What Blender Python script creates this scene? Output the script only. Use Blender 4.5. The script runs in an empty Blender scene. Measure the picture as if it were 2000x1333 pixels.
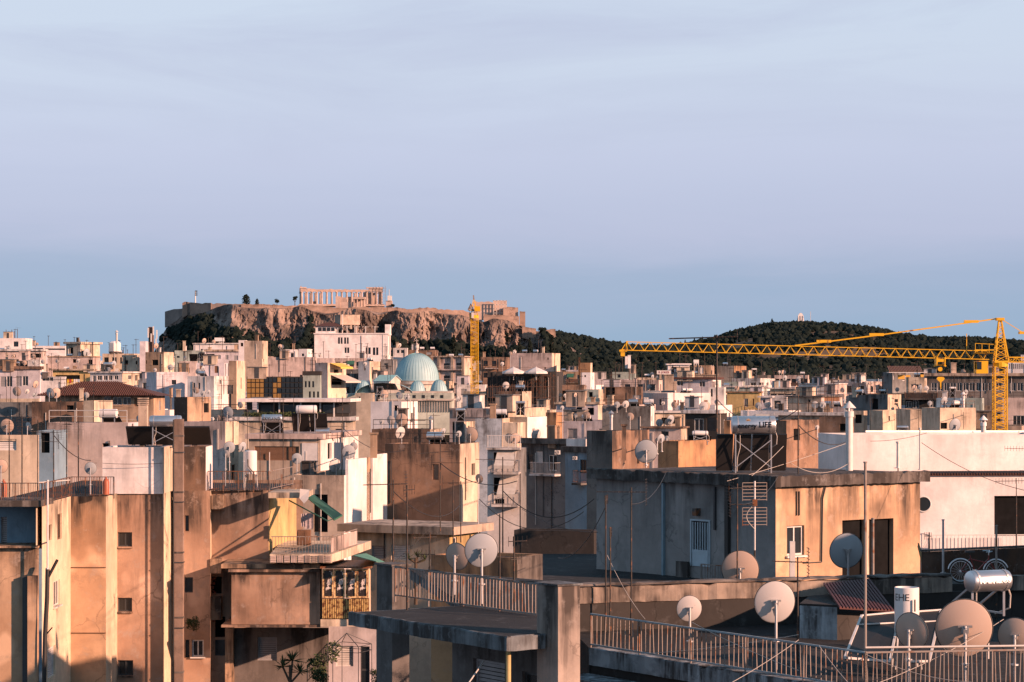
import bpy, bmesh, math, random
from mathutils import Vector, Matrix, noise, Euler
R = math.radians
scene = bpy.context.scene
COL = scene.collection
rnd = random.Random(7)

# ------------------------------------------------------------------ camera
F, CX, HY, CAMZ = 4722.2, 1000.0, 744.0, 30.0
cam_d = bpy.data.cameras.new('camera')
cam_d.lens = 85.0; cam_d.sensor_width = 36.0
cam_d.shift_y = (HY - 666.5) / 2000.0
cam_d.clip_start = 1.0; cam_d.clip_end = 20000.0
cam = bpy.data.objects.new('camera', cam_d); COL.objects.link(cam)
cam.location = (0, 0, CAMZ); cam.rotation_euler = (R(90), 0, 0)
scene.camera = cam

# ------------------------------------------------------------------ sky and sun
SUN_AZ = Vector((0.875, -0.485, 0)).normalized()      # horizontal direction towards the sun
SUN_EL = R(17.0)
world = bpy.data.worlds.new('World'); scene.world = world; world.use_nodes = True
wn = world.node_tree; wn.nodes.clear()
def WN(t, **k):
    n = wn.nodes.new(t)
    for a, b in k.items(): setattr(n, a, b)
    return n
wout = WN('ShaderNodeOutputWorld'); bg = WN('ShaderNodeBackground')
sky = WN('ShaderNodeTexSky'); sky.sky_type = 'NISHITA'; sky.sun_disc = False
sky.sun_elevation = SUN_EL; sky.sun_rotation = math.atan2(SUN_AZ.x, SUN_AZ.y)
sky.altitude = 100; sky.air_density = 1.0; sky.dust_density = 1.0; sky.ozone_density = 1.5
tc = WN('ShaderNodeTexCoord'); sp = WN('ShaderNodeSeparateXYZ')
wn.links.new(tc.outputs['Generated'], sp.inputs[0])
ramp = WN('ShaderNodeValToRGB'); cr = ramp.color_ramp
stops = [(0.0, (.285, .42, .60)), (.020, (.30, .43, .61)), (.044, (.355, .445, .63)), (.062, (.47, .515, .70)),
         (.095, (.555, .60, .775)), (.13, (.60, .67, .81)), (.17, (.61, .70, .835)), (.30, (.40, .56, .74)), (.55, (.20, .36, .52)), (1.0, (.10, .27, .41))]
while len(cr.elements) < len(stops): cr.elements.new(.5)
for e, (p, c) in zip(cr.elements, stops): e.position = p; e.color = (*c, 1)
# thin streaks of cloud
mp = WN('ShaderNodeMapping'); mp.inputs['Scale'].default_value = (2.2, 2.2, 15); mp.inputs['Rotation'].default_value = (0, R(2.2), 0)
wn.links.new(tc.outputs['Generated'], mp.inputs[0])
nz = WN('ShaderNodeTexNoise'); nz.inputs['Scale'].default_value = 2.2; nz.inputs['Detail'].default_value = 6; nz.inputs['Roughness'].default_value = .6; nz.inputs['Distortion'].default_value = .6
wn.links.new(mp.outputs[0], nz.inputs[0])
mr = WN('ShaderNodeMapRange'); mr.inputs[1].default_value = .45; mr.inputs[2].default_value = .70; mr.inputs[3].default_value = 0; mr.inputs[4].default_value = .55
wn.links.new(nz.outputs[0], mr.inputs[0])
add = WN('ShaderNodeMath', operation='MULTIPLY_ADD'); add.inputs[1].default_value = .030; 
wn.links.new(nz.outputs[0], add.inputs[0])
sub = WN('ShaderNodeMath', operation='SUBTRACT'); sub.inputs[1].default_value = .015
wn.links.new(sp.outputs[2], sub.inputs[0]); wn.links.new(sub.outputs[0], add.inputs[2])
wn.links.new(add.outputs[0], ramp.inputs[0])
mixc = WN('ShaderNodeMix', data_type='RGBA'); mixc.inputs[7].default_value = (.48, .51, .69, 1)
lowm = WN('ShaderNodeMapRange'); lowm.inputs[1].default_value = .015; lowm.inputs[2].default_value = .14; wn.links.new(sp.outputs[2], lowm.inputs[0])
mlt = WN('ShaderNodeMath', operation='MULTIPLY'); wn.links.new(mr.outputs[0], mlt.inputs[0]); wn.links.new(lowm.outputs[0], mlt.inputs[1])
wn.links.new(mlt.outputs[0], mixc.inputs[0]); wn.links.new(ramp.outputs[0], mixc.inputs[6])
scl = WN('ShaderNodeVectorMath', operation='SCALE'); scl.inputs[3].default_value = 4.75
wn.links.new(mixc.outputs[2], scl.inputs[0])
mixs = WN('ShaderNodeMix', data_type='RGBA'); mixs.inputs[0].default_value = .95
wn.links.new(sky.outputs[0], mixs.inputs[6]); wn.links.new(scl.outputs[0], mixs.inputs[7])
wn.links.new(mixs.outputs[2], bg.inputs[0]); bg.inputs[1].default_value = .1
wn.links.new(bg.outputs[0], wout.inputs[0])
sd = bpy.data.lights.new('sun', 'SUN'); sd.energy = 5.0; sd.angle = R(.6); sd.color = (1.0, .545, .365)
so = bpy.data.objects.new('sun', sd); COL.objects.link(so)
sdir = Vector((SUN_AZ.x * math.cos(SUN_EL), SUN_AZ.y * math.cos(SUN_EL), math.sin(SUN_EL)))
so.rotation_euler = sdir.to_track_quat('Z', 'Y').to_euler(); so.location = (60, -40, 90)
vs = scene.view_settings; vs.view_transform = 'Standard'; vs.look = 'None'; vs.exposure = 1.1; vs.gamma = 1.0; vs.use_curve_mapping = False
scene.cycles.max_bounces = 5; scene.cycles.diffuse_bounces = 3; scene.cycles.glossy_bounces = 2
scene.cycles.use_denoising = True

# ------------------------------------------------------------------ helpers
V = Vector
def P(px, py, Y): return V(((px - CX) / F * Y, Y, CAMZ - (py - HY) / F * Y))
def PX(px, Y): return (px - CX) / F * Y
def PZ(py, Y): return CAMZ - (py - HY) / F * Y
def ground(Y): return max(2.0, 2.0 + .018 * Y) if Y < 1900 else 36.2

class MB:
    def __init__(s): s.v = []; s.f = []
    def add(s, vs, fs):
        b = len(s.v); s.v += [V(p) for p in vs]; s.f += [[b + i for i in f] for f in fs]; return s
    def box(s, x0, x1, y0, y1, z0, z1):
        return s.add([(x0, y0, z0), (x1, y0, z0), (x1, y1, z0), (x0, y1, z0), (x0, y0, z1), (x1, y0, z1), (x1, y1, z1), (x0, y1, z1)],
                     [(0, 3, 2, 1), (4, 5, 6, 7), (0, 1, 5, 4), (1, 2, 6, 5), (2, 3, 7, 6), (3, 0, 4, 7)])
    def obox(s, c, ax, h):
        c = V(c); a, b, d = [V(x) * k for x, k in zip(ax, h)]
        return s.add([c - a - b - d, c + a - b - d, c + a + b - d, c - a + b - d, c - a - b + d, c + a - b + d, c + a + b + d, c - a + b + d],
                     [(0, 3, 2, 1), (4, 5, 6, 7), (0, 1, 5, 4), (1, 2, 6, 5), (2, 3, 7, 6), (3, 0, 4, 7)])
    def bar(s, p, q, w, d=None):
        p, q = V(p), V(q); t = (q - p); L = t.length
        if L < 1e-6: return s
        t /= L; up = V((0, 0, 1)) if abs(t.z) < .95 else V((0, 1, 0))
        a = t.cross(up).normalized(); b = a.cross(t)
        return s.obox((p + q) / 2, (t, a, b), (L / 2, w / 2, (d or w) / 2))
    def cyl(s, p, q, r0, r1=None, n=8, caps=True):
        r1 = r0 if r1 is None else r1
        p, q = V(p), V(q); t = (q - p).normalized(); up = V((0, 0, 1)) if abs(t.z) < .95 else V((1, 0, 0))
        a = t.cross(up).normalized(); b = t.cross(a)
        vs = []
        for i in range(n):
            an = 2 * math.pi * i / n; d = a * math.cos(an) + b * math.sin(an)
            vs.append(p + d * r0); vs.append(q + d * r1)
        fs = [(2 * i, 2 * ((i + 1) % n), 2 * ((i + 1) % n) + 1, 2 * i + 1) for i in range(n)]
        if caps: fs += [tuple(2 * i for i in range(n))[::-1], tuple(2 * i + 1 for i in range(n))]
        return s.add(vs, fs)
    def tube(s, pts, r, n=5):
        for i in range(len(pts) - 1): s.cyl(pts[i], pts[i + 1], r, r, n, False)
        return s
    def lathe(s, prof, n=24, c=(0, 0, 0), a0=0, a1=2 * math.pi):
        c = V(c); full = abs(a1 - a0 - 2 * math.pi) < 1e-6; m = n if full else n + 1
        vs = []
        for i in range(m):
            an = a0 + (a1 - a0) * i / n
            for r, z in prof: vs.append(c + V((r * math.cos(an), r * math.sin(an), z)))
        k = len(prof); fs = []
        for i in range(n):
            j = (i + 1) % m
            for q in range(k - 1): fs.append((i * k + q, j * k + q, j * k + q + 1, i * k + q + 1))
        return s.add(vs, fs)
    def prism(s, poly, d):           # poly: 3-D points of one face, d: extrusion vector
        d = V(d); n = len(poly); poly = [V(p) for p in poly]
        return s.add(poly + [p + d for p in poly], [tuple(range(n)), tuple(range(2 * n - 1, n - 1, -1))] + [(i, i + n, (i + 1) % n + n, (i + 1) % n) for i in range(n)])
    def mesh(s, name, mat, o=V((0, 0, 0)), smooth=False):
        me = bpy.data.meshes.new(name)
        me.from_pydata([tuple(p - o) for p in s.v], [], s.f); me.update()
        bm = bmesh.new(); bm.from_mesh(me); bmesh.ops.recalc_face_normals(bm, faces=bm.faces); bm.to_mesh(me); bm.free()
        if mat: me.materials.append(mat)
        if smooth:
            for p in me.polygons: p.use_smooth = True
            if smooth is not True: me.set_sharp_from_angle(angle=R(smooth))
        return me
    def build(s, name, mat, parent=None, o=None, smooth=False, fix=True):
        o = V(o) if o is not None else (V(s.v[0]) if s.v else V())
        me = s.mesh(name, mat, o, smooth)
        ob = bpy.data.objects.new(name, me); COL.objects.link(ob)
        if parent is not None:
            ob.parent = parent; ob.location = o - wpos(parent)
        else: ob.location = o
        return ob
def wpos(o):
    p = V(o.location)
    while o.parent: o = o.parent; p += V(o.location)
    return p
def empty(name, loc, label, cat, group=None):
    o = bpy.data.objects.new(name, None); COL.objects.link(o); o.location = loc; o.empty_display_size = .3
    return tag(o, label, cat, group)
def tag(o, label, cat, group=None):
    o['label'] = label; o['category'] = cat
    if group: o['group'] = group
    return o
def struct(o): o['kind'] = 'structure'; return o
def inst(name, me, parent, loc=(0, 0, 0), rot=(0, 0, 0), sc=(1, 1, 1)):
    o = bpy.data.objects.new(name, me); COL.objects.link(o); o.parent = parent
    o.location = loc; o.rotation_euler = rot; o.scale = sc; return o

# ------------------------------------------------------------------ materials
MATS = {}
def newmat(name):
    m = bpy.data.materials.new(name); m.use_nodes = True; nt = m.node_tree
    return m, nt, nt.nodes['Principled BSDF']
def wallmat(key, col, dirt=.6, top=.7, rough=.92, jit=.10, patch=.25, sc=1.0, bump=.25, alt=None):
    if key in MATS: return MATS[key]
    col = tuple(c * .76 for c in col); alt = tuple(c * .76 for c in alt) if alt else None
    m, nt, b = newmat(key); L = nt.links.new
    def N(t, **k):
        n = nt.nodes.new(t)
        for a, v in k.items(): setattr(n, a, v)
        return n
    t = N('ShaderNodeTexCoord'); oi = N('ShaderNodeObjectInfo')
    mul = N('ShaderNodeMath', operation='MULTIPLY'); mul.inputs[1].default_value = 137.0; L(oi.outputs['Random'], mul.inputs[0])
    cmb = N('ShaderNodeCombineXYZ'); L(mul.outputs[0], cmb.inputs[0]); L(mul.outputs[0], cmb.inputs[1])
    ad = N('ShaderNodeVectorMath', operation='ADD'); L(t.outputs['Object'], ad.inputs[0]); L(cmb.outputs[0], ad.inputs[1])
    def noise_(scale, vec, detail=4, rgh=.6):
        n = N('ShaderNodeTexNoise'); n.inputs['Scale'].default_value = scale; n.inputs['Detail'].default_value = detail; n.inputs['Roughness'].default_value = rgh
        L(vec, n.inputs['Vector']); return n.outputs[0]
    def rng(x, a, bb, c, d):
        n = N('ShaderNodeMapRange'); 
        for i, v in zip((1, 2, 3, 4), (a, bb, c, d)): n.inputs[i].default_value = v
        L(x, n.inputs[0]); return n.outputs[0]
    def mix(fac, a, bcol, mode='MIX'):
        n = N('ShaderNodeMix', data_type='RGBA', blend_type=mode)
        if isinstance(fac, float): n.inputs[0].default_value = fac
        else: L(fac, n.inputs[0])
        for i, c in ((6, a), (7, bcol)):
            if isinstance(c, tuple): n.inputs[i].default_value = (*c, 1)
            else: L(c, n.inputs[i])
        return n.outputs[2]
    def math_(op, a, bb):
        n = N('ShaderNodeMath', operation=op)
        for i, c in ((0, a), (1, bb)):
            if isinstance(c, (int, float)): n.inputs[i].default_value = c
            else: L(c, n.inputs[i])
        return n.outputs[0]
    v = ad.outputs[0]
    big = noise_(.33 * sc, v, 5, .62); fine = noise_(5.0 * sc, v, 4, .7)
    mps = N('ShaderNodeMapping'); mps.inputs['Scale'].default_value = (1.9 * sc, 1.9 * sc, .20 * sc); L(v, mps.inputs[0])
    streak = noise_(1.0, mps.outputs[0], 5, .65)
    lo = tuple(c * .72 for c in col); hi = tuple(min(.92, c * 1.16) for c in col)
    if alt: lo = alt
    c = mix(rng(big, .32, .68, 0, 1), lo, hi)
    c = mix(rng(fine, .3, .75, 0, .30), c, tuple(x * .6 for x in col))
    # pale mended patches
    pt = noise_(.55 * sc, v, 2, .4); c = mix(rng(pt, .60, .66, 0, patch), c, tuple(min(.9, x * 1.35 + .03) for x in col))
    # drips running down from the top edge, and loose streaks lower down
    sx = N('ShaderNodeSeparateXYZ'); L(t.outputs['Object'], sx.inputs[0])
    zt = rng(sx.outputs[2], -3.2, .1, 0, 1)
    st = math_('MULTIPLY', math_('MULTIPLY', rng(streak, .34, .66, 0, 1), rng(noise_(.5 * sc, v, 3, .5), .36, .58, .1, 1)), math_('POWER', zt, 1.2))
    c = mix(math_('MINIMUM', math_('MULTIPLY', st, top * 1.9), .9), c, (.03, .027, .026))
    low = math_('MULTIPLY', rng(streak, .56, .80, 0, 1), rng(big, .42, .62, 0, 1))
    c = mix(math_('MULTIPLY', low, dirt), c, (.06, .05, .045))
    gr = noise_(.85 * sc, v, 9, .74); c = mix(rng(gr, .50, .70, 0, min(.85, dirt * .95)), c, tuple(x * .30 + .012 for x in col))
    g2 = noise_(1.7 * sc, v, 8, .7); c = mix(rng(g2, .56, .66, 0, min(.5, patch * 1.1)), c, tuple(min(.8, x * .55 + .17) for x in col))
    vo = N('ShaderNodeTexVoronoi', feature='DISTANCE_TO_EDGE'); vo.inputs['Scale'].default_value = .32 * sc
    dv = N('ShaderNodeVectorMath', operation='MULTIPLY_ADD'); nv = N('ShaderNodeTexNoise'); nv.inputs['Scale'].default_value = 1.1 * sc; nv.inputs['Detail'].default_value = 5; L(v, nv.inputs['Vector'])
    L(nv.outputs['Color'], dv.inputs[0]); dv.inputs[1].default_value = (1.6 / sc,) * 3; L(v, dv.inputs[2]); L(dv.outputs[0], vo.inputs['Vector'])
    crk = math_('MULTIPLY', rng(vo.outputs[0], 0, .011, 1, 0), rng(big, .44, .56, 0, 1)); c = mix(math_('MULTIPLY', crk, min(.6, dirt)), c, tuple(x * .25 for x in col))
    hs = N('ShaderNodeHueSaturation'); L(c, hs.inputs['Color'])
    L(rng(oi.outputs['Random'], 0, 1, 1 - jit, 1 + jit), hs.inputs['Value'])
    L(hs.outputs[0], b.inputs['Base Color']); b.inputs['Roughness'].default_value = rough
    b.inputs['Specular IOR Level'].default_value = .2
    bp = N('ShaderNodeBump'); bp.inputs['Strength'].default_value = bump; bp.inputs['Distance'].default_value = .03
    L(math_('ADD', fine, streak), bp.inputs['Height']); L(bp.outputs[0], b.inputs['Normal'])
    MATS[key] = m; return m
def flat(key, col, rough=.7, metal=0.0, var=.15, sc=3.0, spec=.4, bump=0.0):
    if key in MATS: return MATS[key]
    col = tuple(c * (.78 if metal < .5 else .92) for c in col)
    m, nt, b = newmat(key); L = nt.links.new
    t = nt.nodes.new('ShaderNodeTexCoord'); n = nt.nodes.new('ShaderNodeTexNoise'); n.inputs['Scale'].default_value = sc; n.inputs['Detail'].default_value = 5
    L(t.outputs['Object'], n.inputs['Vector'])
    mx = nt.nodes.new('ShaderNodeMix'); mx.data_type = 'RGBA'
    mx.inputs[6].default_value = (*[c * (1 - 2 * var) for c in col], 1); mx.inputs[7].default_value = (*[min(.95, c * (1 + 2 * var)) for c in col], 1)
    L(n.outputs[0], mx.inputs[0]); L(mx.outputs[2], b.inputs['Base Color'])
    b.inputs['Roughness'].default_value = rough; b.inputs['Metallic'].default_value = metal; b.inputs['Specular IOR Level'].default_value = spec
    if bump:
        bp = nt.nodes.new('ShaderNodeBump'); bp.inputs['Strength'].default_value = bump; L(n.outputs[0], bp.inputs['Height']); L(bp.outputs[0], b.inputs['Normal'])
    MATS[key] = m; return m
def rust(key, paint, amt=.55, rough=.6, sc=6):
    if key in MATS: return MATS[key]
    m, nt, b = newmat(key); L = nt.links.new
    t = nt.nodes.new('ShaderNodeTexCoord'); oi = nt.nodes.new('ShaderNodeObjectInfo')
    mu = nt.nodes.new('ShaderNodeMath'); mu.operation = 'MULTIPLY'; mu.inputs[1].default_value = 91; L(oi.outputs['Random'], mu.inputs[0])
    av = nt.nodes.new('ShaderNodeVectorMath'); av.operation = 'ADD'; L(t.outputs['Object'], av.inputs[0]); L(mu.outputs[0], av.inputs[1])
    n = nt.nodes.new('ShaderNodeTexNoise'); n.inputs['Scale'].default_value = sc; n.inputs['Detail'].default_value = 6; L(av.outputs[0], n.inputs['Vector'])
    r = nt.nodes.new('ShaderNodeMapRange'); r.inputs[1].default_value = .62 - amt * .35; r.inputs[2].default_value = .74 - amt * .25; L(n.outputs[0], r.inputs[0])
    mx = nt.nodes.new('ShaderNodeMix'); mx.data_type = 'RGBA'; mx.inputs[6].default_value = (*paint, 1); mx.inputs[7].default_value = (.16, .065, .028, 1)
    L(r.outputs[0], mx.inputs[0]); L(mx.outputs[2], b.inputs['Base Color']); b.inputs['Roughness'].default_value = rough
    b.inputs['Specular IOR Level'].default_value = .3
    MATS[key] = m; return m
def glassmat(key, col, rough=.08):
    if key in MATS: return MATS[key]
    m, nt, b = newmat(key); b.inputs['Base Color'].default_value = (*col, 1); b.inputs['Roughness'].default_value = rough
    b.inputs['Specular IOR Level'].default_value = .55
    n = nt.nodes.new('ShaderNodeTexNoise'); n.inputs['Scale'].default_value = 1.7
    t = nt.nodes.new('ShaderNodeTexCoord'); nt.links.new(t.outputs['Object'], n.inputs['Vector'])
    r = nt.nodes.new('ShaderNodeMapRange'); r.inputs[3].default_value = rough * .5; r.inputs[4].default_value = rough * 3; nt.links.new(n.outputs[0], r.inputs[0]); nt.links.new(r.outputs[0], b.inputs['Roughness'])
    MATS[key] = m; return m
W_ = {
 'white': wallmat('white plaster', (.84, .81, .79), .35, .5),
 'clean': wallmat('clean white plaster', (.90, .86, .85), .12, .15, patch=.08, jit=.03),
 'cream': wallmat('cream plaster', (.74, .62, .48), .4, .5),
 'pink': wallmat('pink plaster', (.70, .57, .52), .45, .55),
 'beige': wallmat('beige plaster', (.60, .485, .385), .45, .55),
 'tan': wallmat('tan plaster', (.52, .37, .255), .45, .55),
 'brown': wallmat('brown stucco', (.27, .175, .125), .7, .9),
 'umber': wallmat('umber stucco', (.33, .215, .15), .8, 1.0, patch=.35),
 'ochre': wallmat('ochre stucco', (.50, .29, .155), .55, .7, patch=.2),
 'conc': wallmat('raw concrete', (.215, .195, .18), .7, .9, patch=.15),
 'grey': wallmat('grey plaster', (.22, .23, .235), .6, .8),
 'blue': wallmat('blue plaster', (.24, .38, .50), .3, .4),
 'green': wallmat('grey green plaster', (.42, .50, .46), .3, .4),
 'yellow': wallmat('yellow plaster', (.72, .53, .24), .4, .45),
 'lilac': wallmat('lilac plaster', (.70, .66, .70), .3, .35),
 'dark': wallmat('dark stained and shaded concrete', (.05, .048, .046), .5, .4, patch=.2),  # near-black base also stands in for deep courtyard shade
 'stain': wallmat('stained blue wash', (.46, .54, .62), .9, 1.3, patch=.1),
}
ROOF = wallmat('roof screed', (.20, .195, .19), .5, 0, patch=.3, sc=1.4)
ROOFD = wallmat('dark roof felt', (.03, .032, .034), .5, 0, patch=.2, sc=1.4)
GL = glassmat('dark window glass', (.012, .016, .019), .12)
HOLE = flat('painted room dark', (.012, .013, .014), .95, var=.3, spec=.05)  # near-black sheet, paints the darkness of a room behind an opening
FRW = flat('white window frame', (.66, .65, .63), .5)
FRB = flat('brown window frame', (.12, .065, .04), .6)
FRD = flat('dark metal frame', (.05, .055, .06), .5)
SHG = flat('grey roller shutter', (.33, .33, .34), .6)
SHW = flat('white roller shutter', (.68, .66, .64), .55)
SHB = flat('brown wooden shutter', (.22, .12, .07), .7)
METAL = flat('galvanised steel', (.45, .46, .47), .42, .75, var=.1)
STEEL = flat('brushed steel', (.60, .62, .64), .33, .9, var=.08)
DARKM = rust('dark rusty steel', (.05, .05, .05), .5)
RUSTP = rust('rusted pale paint', (.21, .185, .165), .28, sc=3)
MAST = rust('mast steel', (.022, .020, .019), .15)
PALE = flat('pale painted pipe', (.55, .53, .50), .55)
DISHW = rust('dish white', (.42, .41, .40), -.25, .5, 3)
DISHG = rust('dish grey', (.29, .32, .345), -.2, .45, 3)
DISHB = rust('dish warm', (.40, .31, .255), -.2, .5, 3)
PLAS = flat('dark plastic', (.04, .04, .042), .5)
BLACKP = glassmat('collector glass', (.008, .010, .013), .1)
PBACK = flat('collector back sheet', (.012, .012, .013), .6, .0, var=.15)
WTANK = flat('white enamel', (.76, .75, .74), .3, var=.04)
TILE = flat('clay tile', (.085, .036, .028), .85, var=.3, sc=2.5)
YEL = rust('crane yellow', (.56, .325, .012), .08, .5, 1.2)
CABLE = flat('black cable', (.03, .03, .03), .6)
CABLEW = flat('pale cable', (.45, .42, .38), .6)

# ------------------------------------------------------------------ walls with real openings
def ray_on(px, py, A, n):
    o = V((0, 0, CAMZ)); d = V(((px - CX) / F, 1, -(py - HY) / F)); nn = V((n[0], n[1], 0)); A3 = V((A[0], A[1], 0))
    t = (A3 - o).dot(nn) / d.dot(nn); return o + d * t
def slats(mb, O, du, n, u0, u1, z0, z1, dep, pitch=.09):
    k = max(3, min(40, int((z1 - z0) / pitch)))
    for i in range(k):
        z = z0 + (i + .5) * (z1 - z0) / k
        c = V((O[0], O[1], 0)) + du * (u0 + u1) / 2 + n * dep + V((0, 0, z))
        mb.obox(c, (du, n, V((0, 0, 1))), ((u1 - u0) / 2, .014, (z1 - z0) / k * .40))
def window(root, O, du, n, u0, u1, z0, z1, kind, rd):
    zz = V((0, 0, 1)); O3 = V((O[0], O[1], 0)); w = u1 - u0; h = z1 - z0
    def pt(u, z, d): return O3 + du * u + zz * z + n * d
    def pane(par, mat, a0, a1, b0, b1, d, nm='pane'):
        return MB().add([pt(a0, b0, d), pt(a1, b0, d), pt(a1, b1, d), pt(a0, b1, d)], [(0, 1, 2, 3)]).build(nm, mat, par)
    if kind in ('g', 'o'):
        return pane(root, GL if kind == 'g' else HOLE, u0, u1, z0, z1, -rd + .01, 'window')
    fm = {'f': FRW, 'F': FRW, 'b': FRB, 'd': FRD, 's': SHG, 'S': SHW, 'B': SHB, 'D': FRD, 'h': FRW, 'W': FRW}[kind]
    t = min(.07, w * .14); mb = MB(); dd = -rd * .6
    for (a0, a1, b0, b1) in ((u0, u0 + t, z0, z1), (u1 - t, u1, z0, z1), (u0 + t, u1 - t, z0, z0 + t), (u0 + t, u1 - t, z1 - t, z1)):
        mb.obox(pt((a0 + a1) / 2, (b0 + b1) / 2, dd), (du, n, zz), ((a1 - a0) / 2, .035, (b1 - b0) / 2))
    if kind in ('f', 'F', 'b', 'h', 'd', 'W') and w > .55:
        k = 1 if w < 1.6 else 2 if w < 2.6 else 3
        for i in range(1, k + 1):
            um = u0 + w * i / (k + 1); mb.obox(pt(um, (z0 + z1) / 2, dd), (du, n, zz), (.03, .033, h / 2 - t))
    if kind == 'D': mb.obox(pt((u0 + u1) / 2, z0 + h * .4, dd - .005), (du, n, zz), (w / 2 - t, .02, .05))
    nm = 'door' if kind == 'D' or h > 1.95 else 'window'
    wo = mb.build(nm, fm, root)
    if kind == 'W':                       # sill standing proud
        MB().obox(pt((u0 + u1) / 2, z0 - .04, .03), (du, n, zz), (w / 2 + .08, .09, .035)).build('sill', FRW, wo)
    if kind in ('s', 'S', 'B'):
        sm = MB(); slats(sm, O, du, n, u0 + t, u1 - t, z0 + t, z1 - t, dd - .01); so_ = sm.build('shutter', fm, wo)
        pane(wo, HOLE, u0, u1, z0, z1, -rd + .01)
    elif kind == 'h':
        sm = MB(); slats(sm, O, du, n, u0 + t, u1 - t, z0 + h * .45, z1 - t, dd - .01); sm.build('shutter', SHW, wo)
        pane(wo, GL, u0, u1, z0, z1, -rd + .01)
    else: pane(wo, GL, u0 + t, u1 - t, z0 + t, z1 - t, dd)
    return wo
def seg(root, mat, A, B, zt, zb, wins=(), rd=.2, name='wall', ztB=None):
    """one wall from A to B (left to right seen from outside); wins are pixel boxes or local ('uv', ...)"""
    A, B = V((A[0], A[1], 0)), V((B[0], B[1], 0)); du = (B - A).normalized(); Lw = (B - A).length; n = V((du.y, -du.x, 0))
    holes = []
    for w in wins:
        if w[0] == 'uv': _, u0, u1, z0, z1, kind = w
        else:
            p, q = ray_on(w[0], w[1], A, n), ray_on(w[2], w[3], A, n)
            u0, u1 = sorted(((p - A).dot(du), (q - A).dot(du))); z0, z1 = sorted((p.z, q.z)); kind = w[4]
        u0, u1 = max(.02, u0), min(Lw - .02, u1); z0, z1 = max(zb + .01, z0), min(zt - .02, z1)
        if u1 - u0 < .05 or z1 - z0 < .05: continue
        if any(u0 < h[1] and u1 > h[0] and z0 < h[3] and z1 > h[2] for h in holes): continue
        holes.append((u0, u1, z0, z1, kind))
    us = sorted({0, Lw} | {h[0] for h in holes} | {h[1] for h in holes}); zs = sorted({zb, zt} | {h[2] for h in holes} | {h[3] for h in holes})
    mb = MB()
    def pt(u, z, d=0): return A + du * u + V((0, 0, z)) + n * d
    for i in range(len(us) - 1):
        um = (us[i] + us[i + 1]) / 2; j = 0
        while j < len(zs) - 1:
            inside = lambda jj: any(h[0] < um < h[1] and h[2] < (zs[jj] + zs[jj + 1]) / 2 < h[3] for h in holes)
            if inside(j): j += 1; continue
            k = j
            while k + 1 < len(zs) - 1 and not inside(k + 1): k += 1
            mb.add([pt(us[i], zs[j]), pt(us[i + 1], zs[j]), pt(us[i + 1], zs[k + 1]), pt(us[i], zs[k + 1])], [(0, 1, 2, 3)]); j = k + 1
    for (u0, u1, z0, z1, kind) in holes:
        d = -rd
        mb.add([pt(u0, z0), pt(u0, z1), pt(u0, z1, d), pt(u0, z0, d)], [(0, 1, 2, 3)]); mb.add([pt(u1, z0), pt(u1, z1), pt(u1, z1, d), pt(u1, z0, d)], [(0, 1, 2, 3)])
        mb.add([pt(u0, z0), pt(u1, z0), pt(u1, z0, d), pt(u0, z0, d)], [(0, 1, 2, 3)]); mb.add([pt(u0, z1), pt(u1, z1), pt(u1, z1, d), pt(u0, z1, d)], [(0, 1, 2, 3)])
    ob = mb.build(name, mat, root, o=(A.x, A.y, zt))
    for h in holes: window(root, A, du, n, *h, rd)
    return ob

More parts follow.
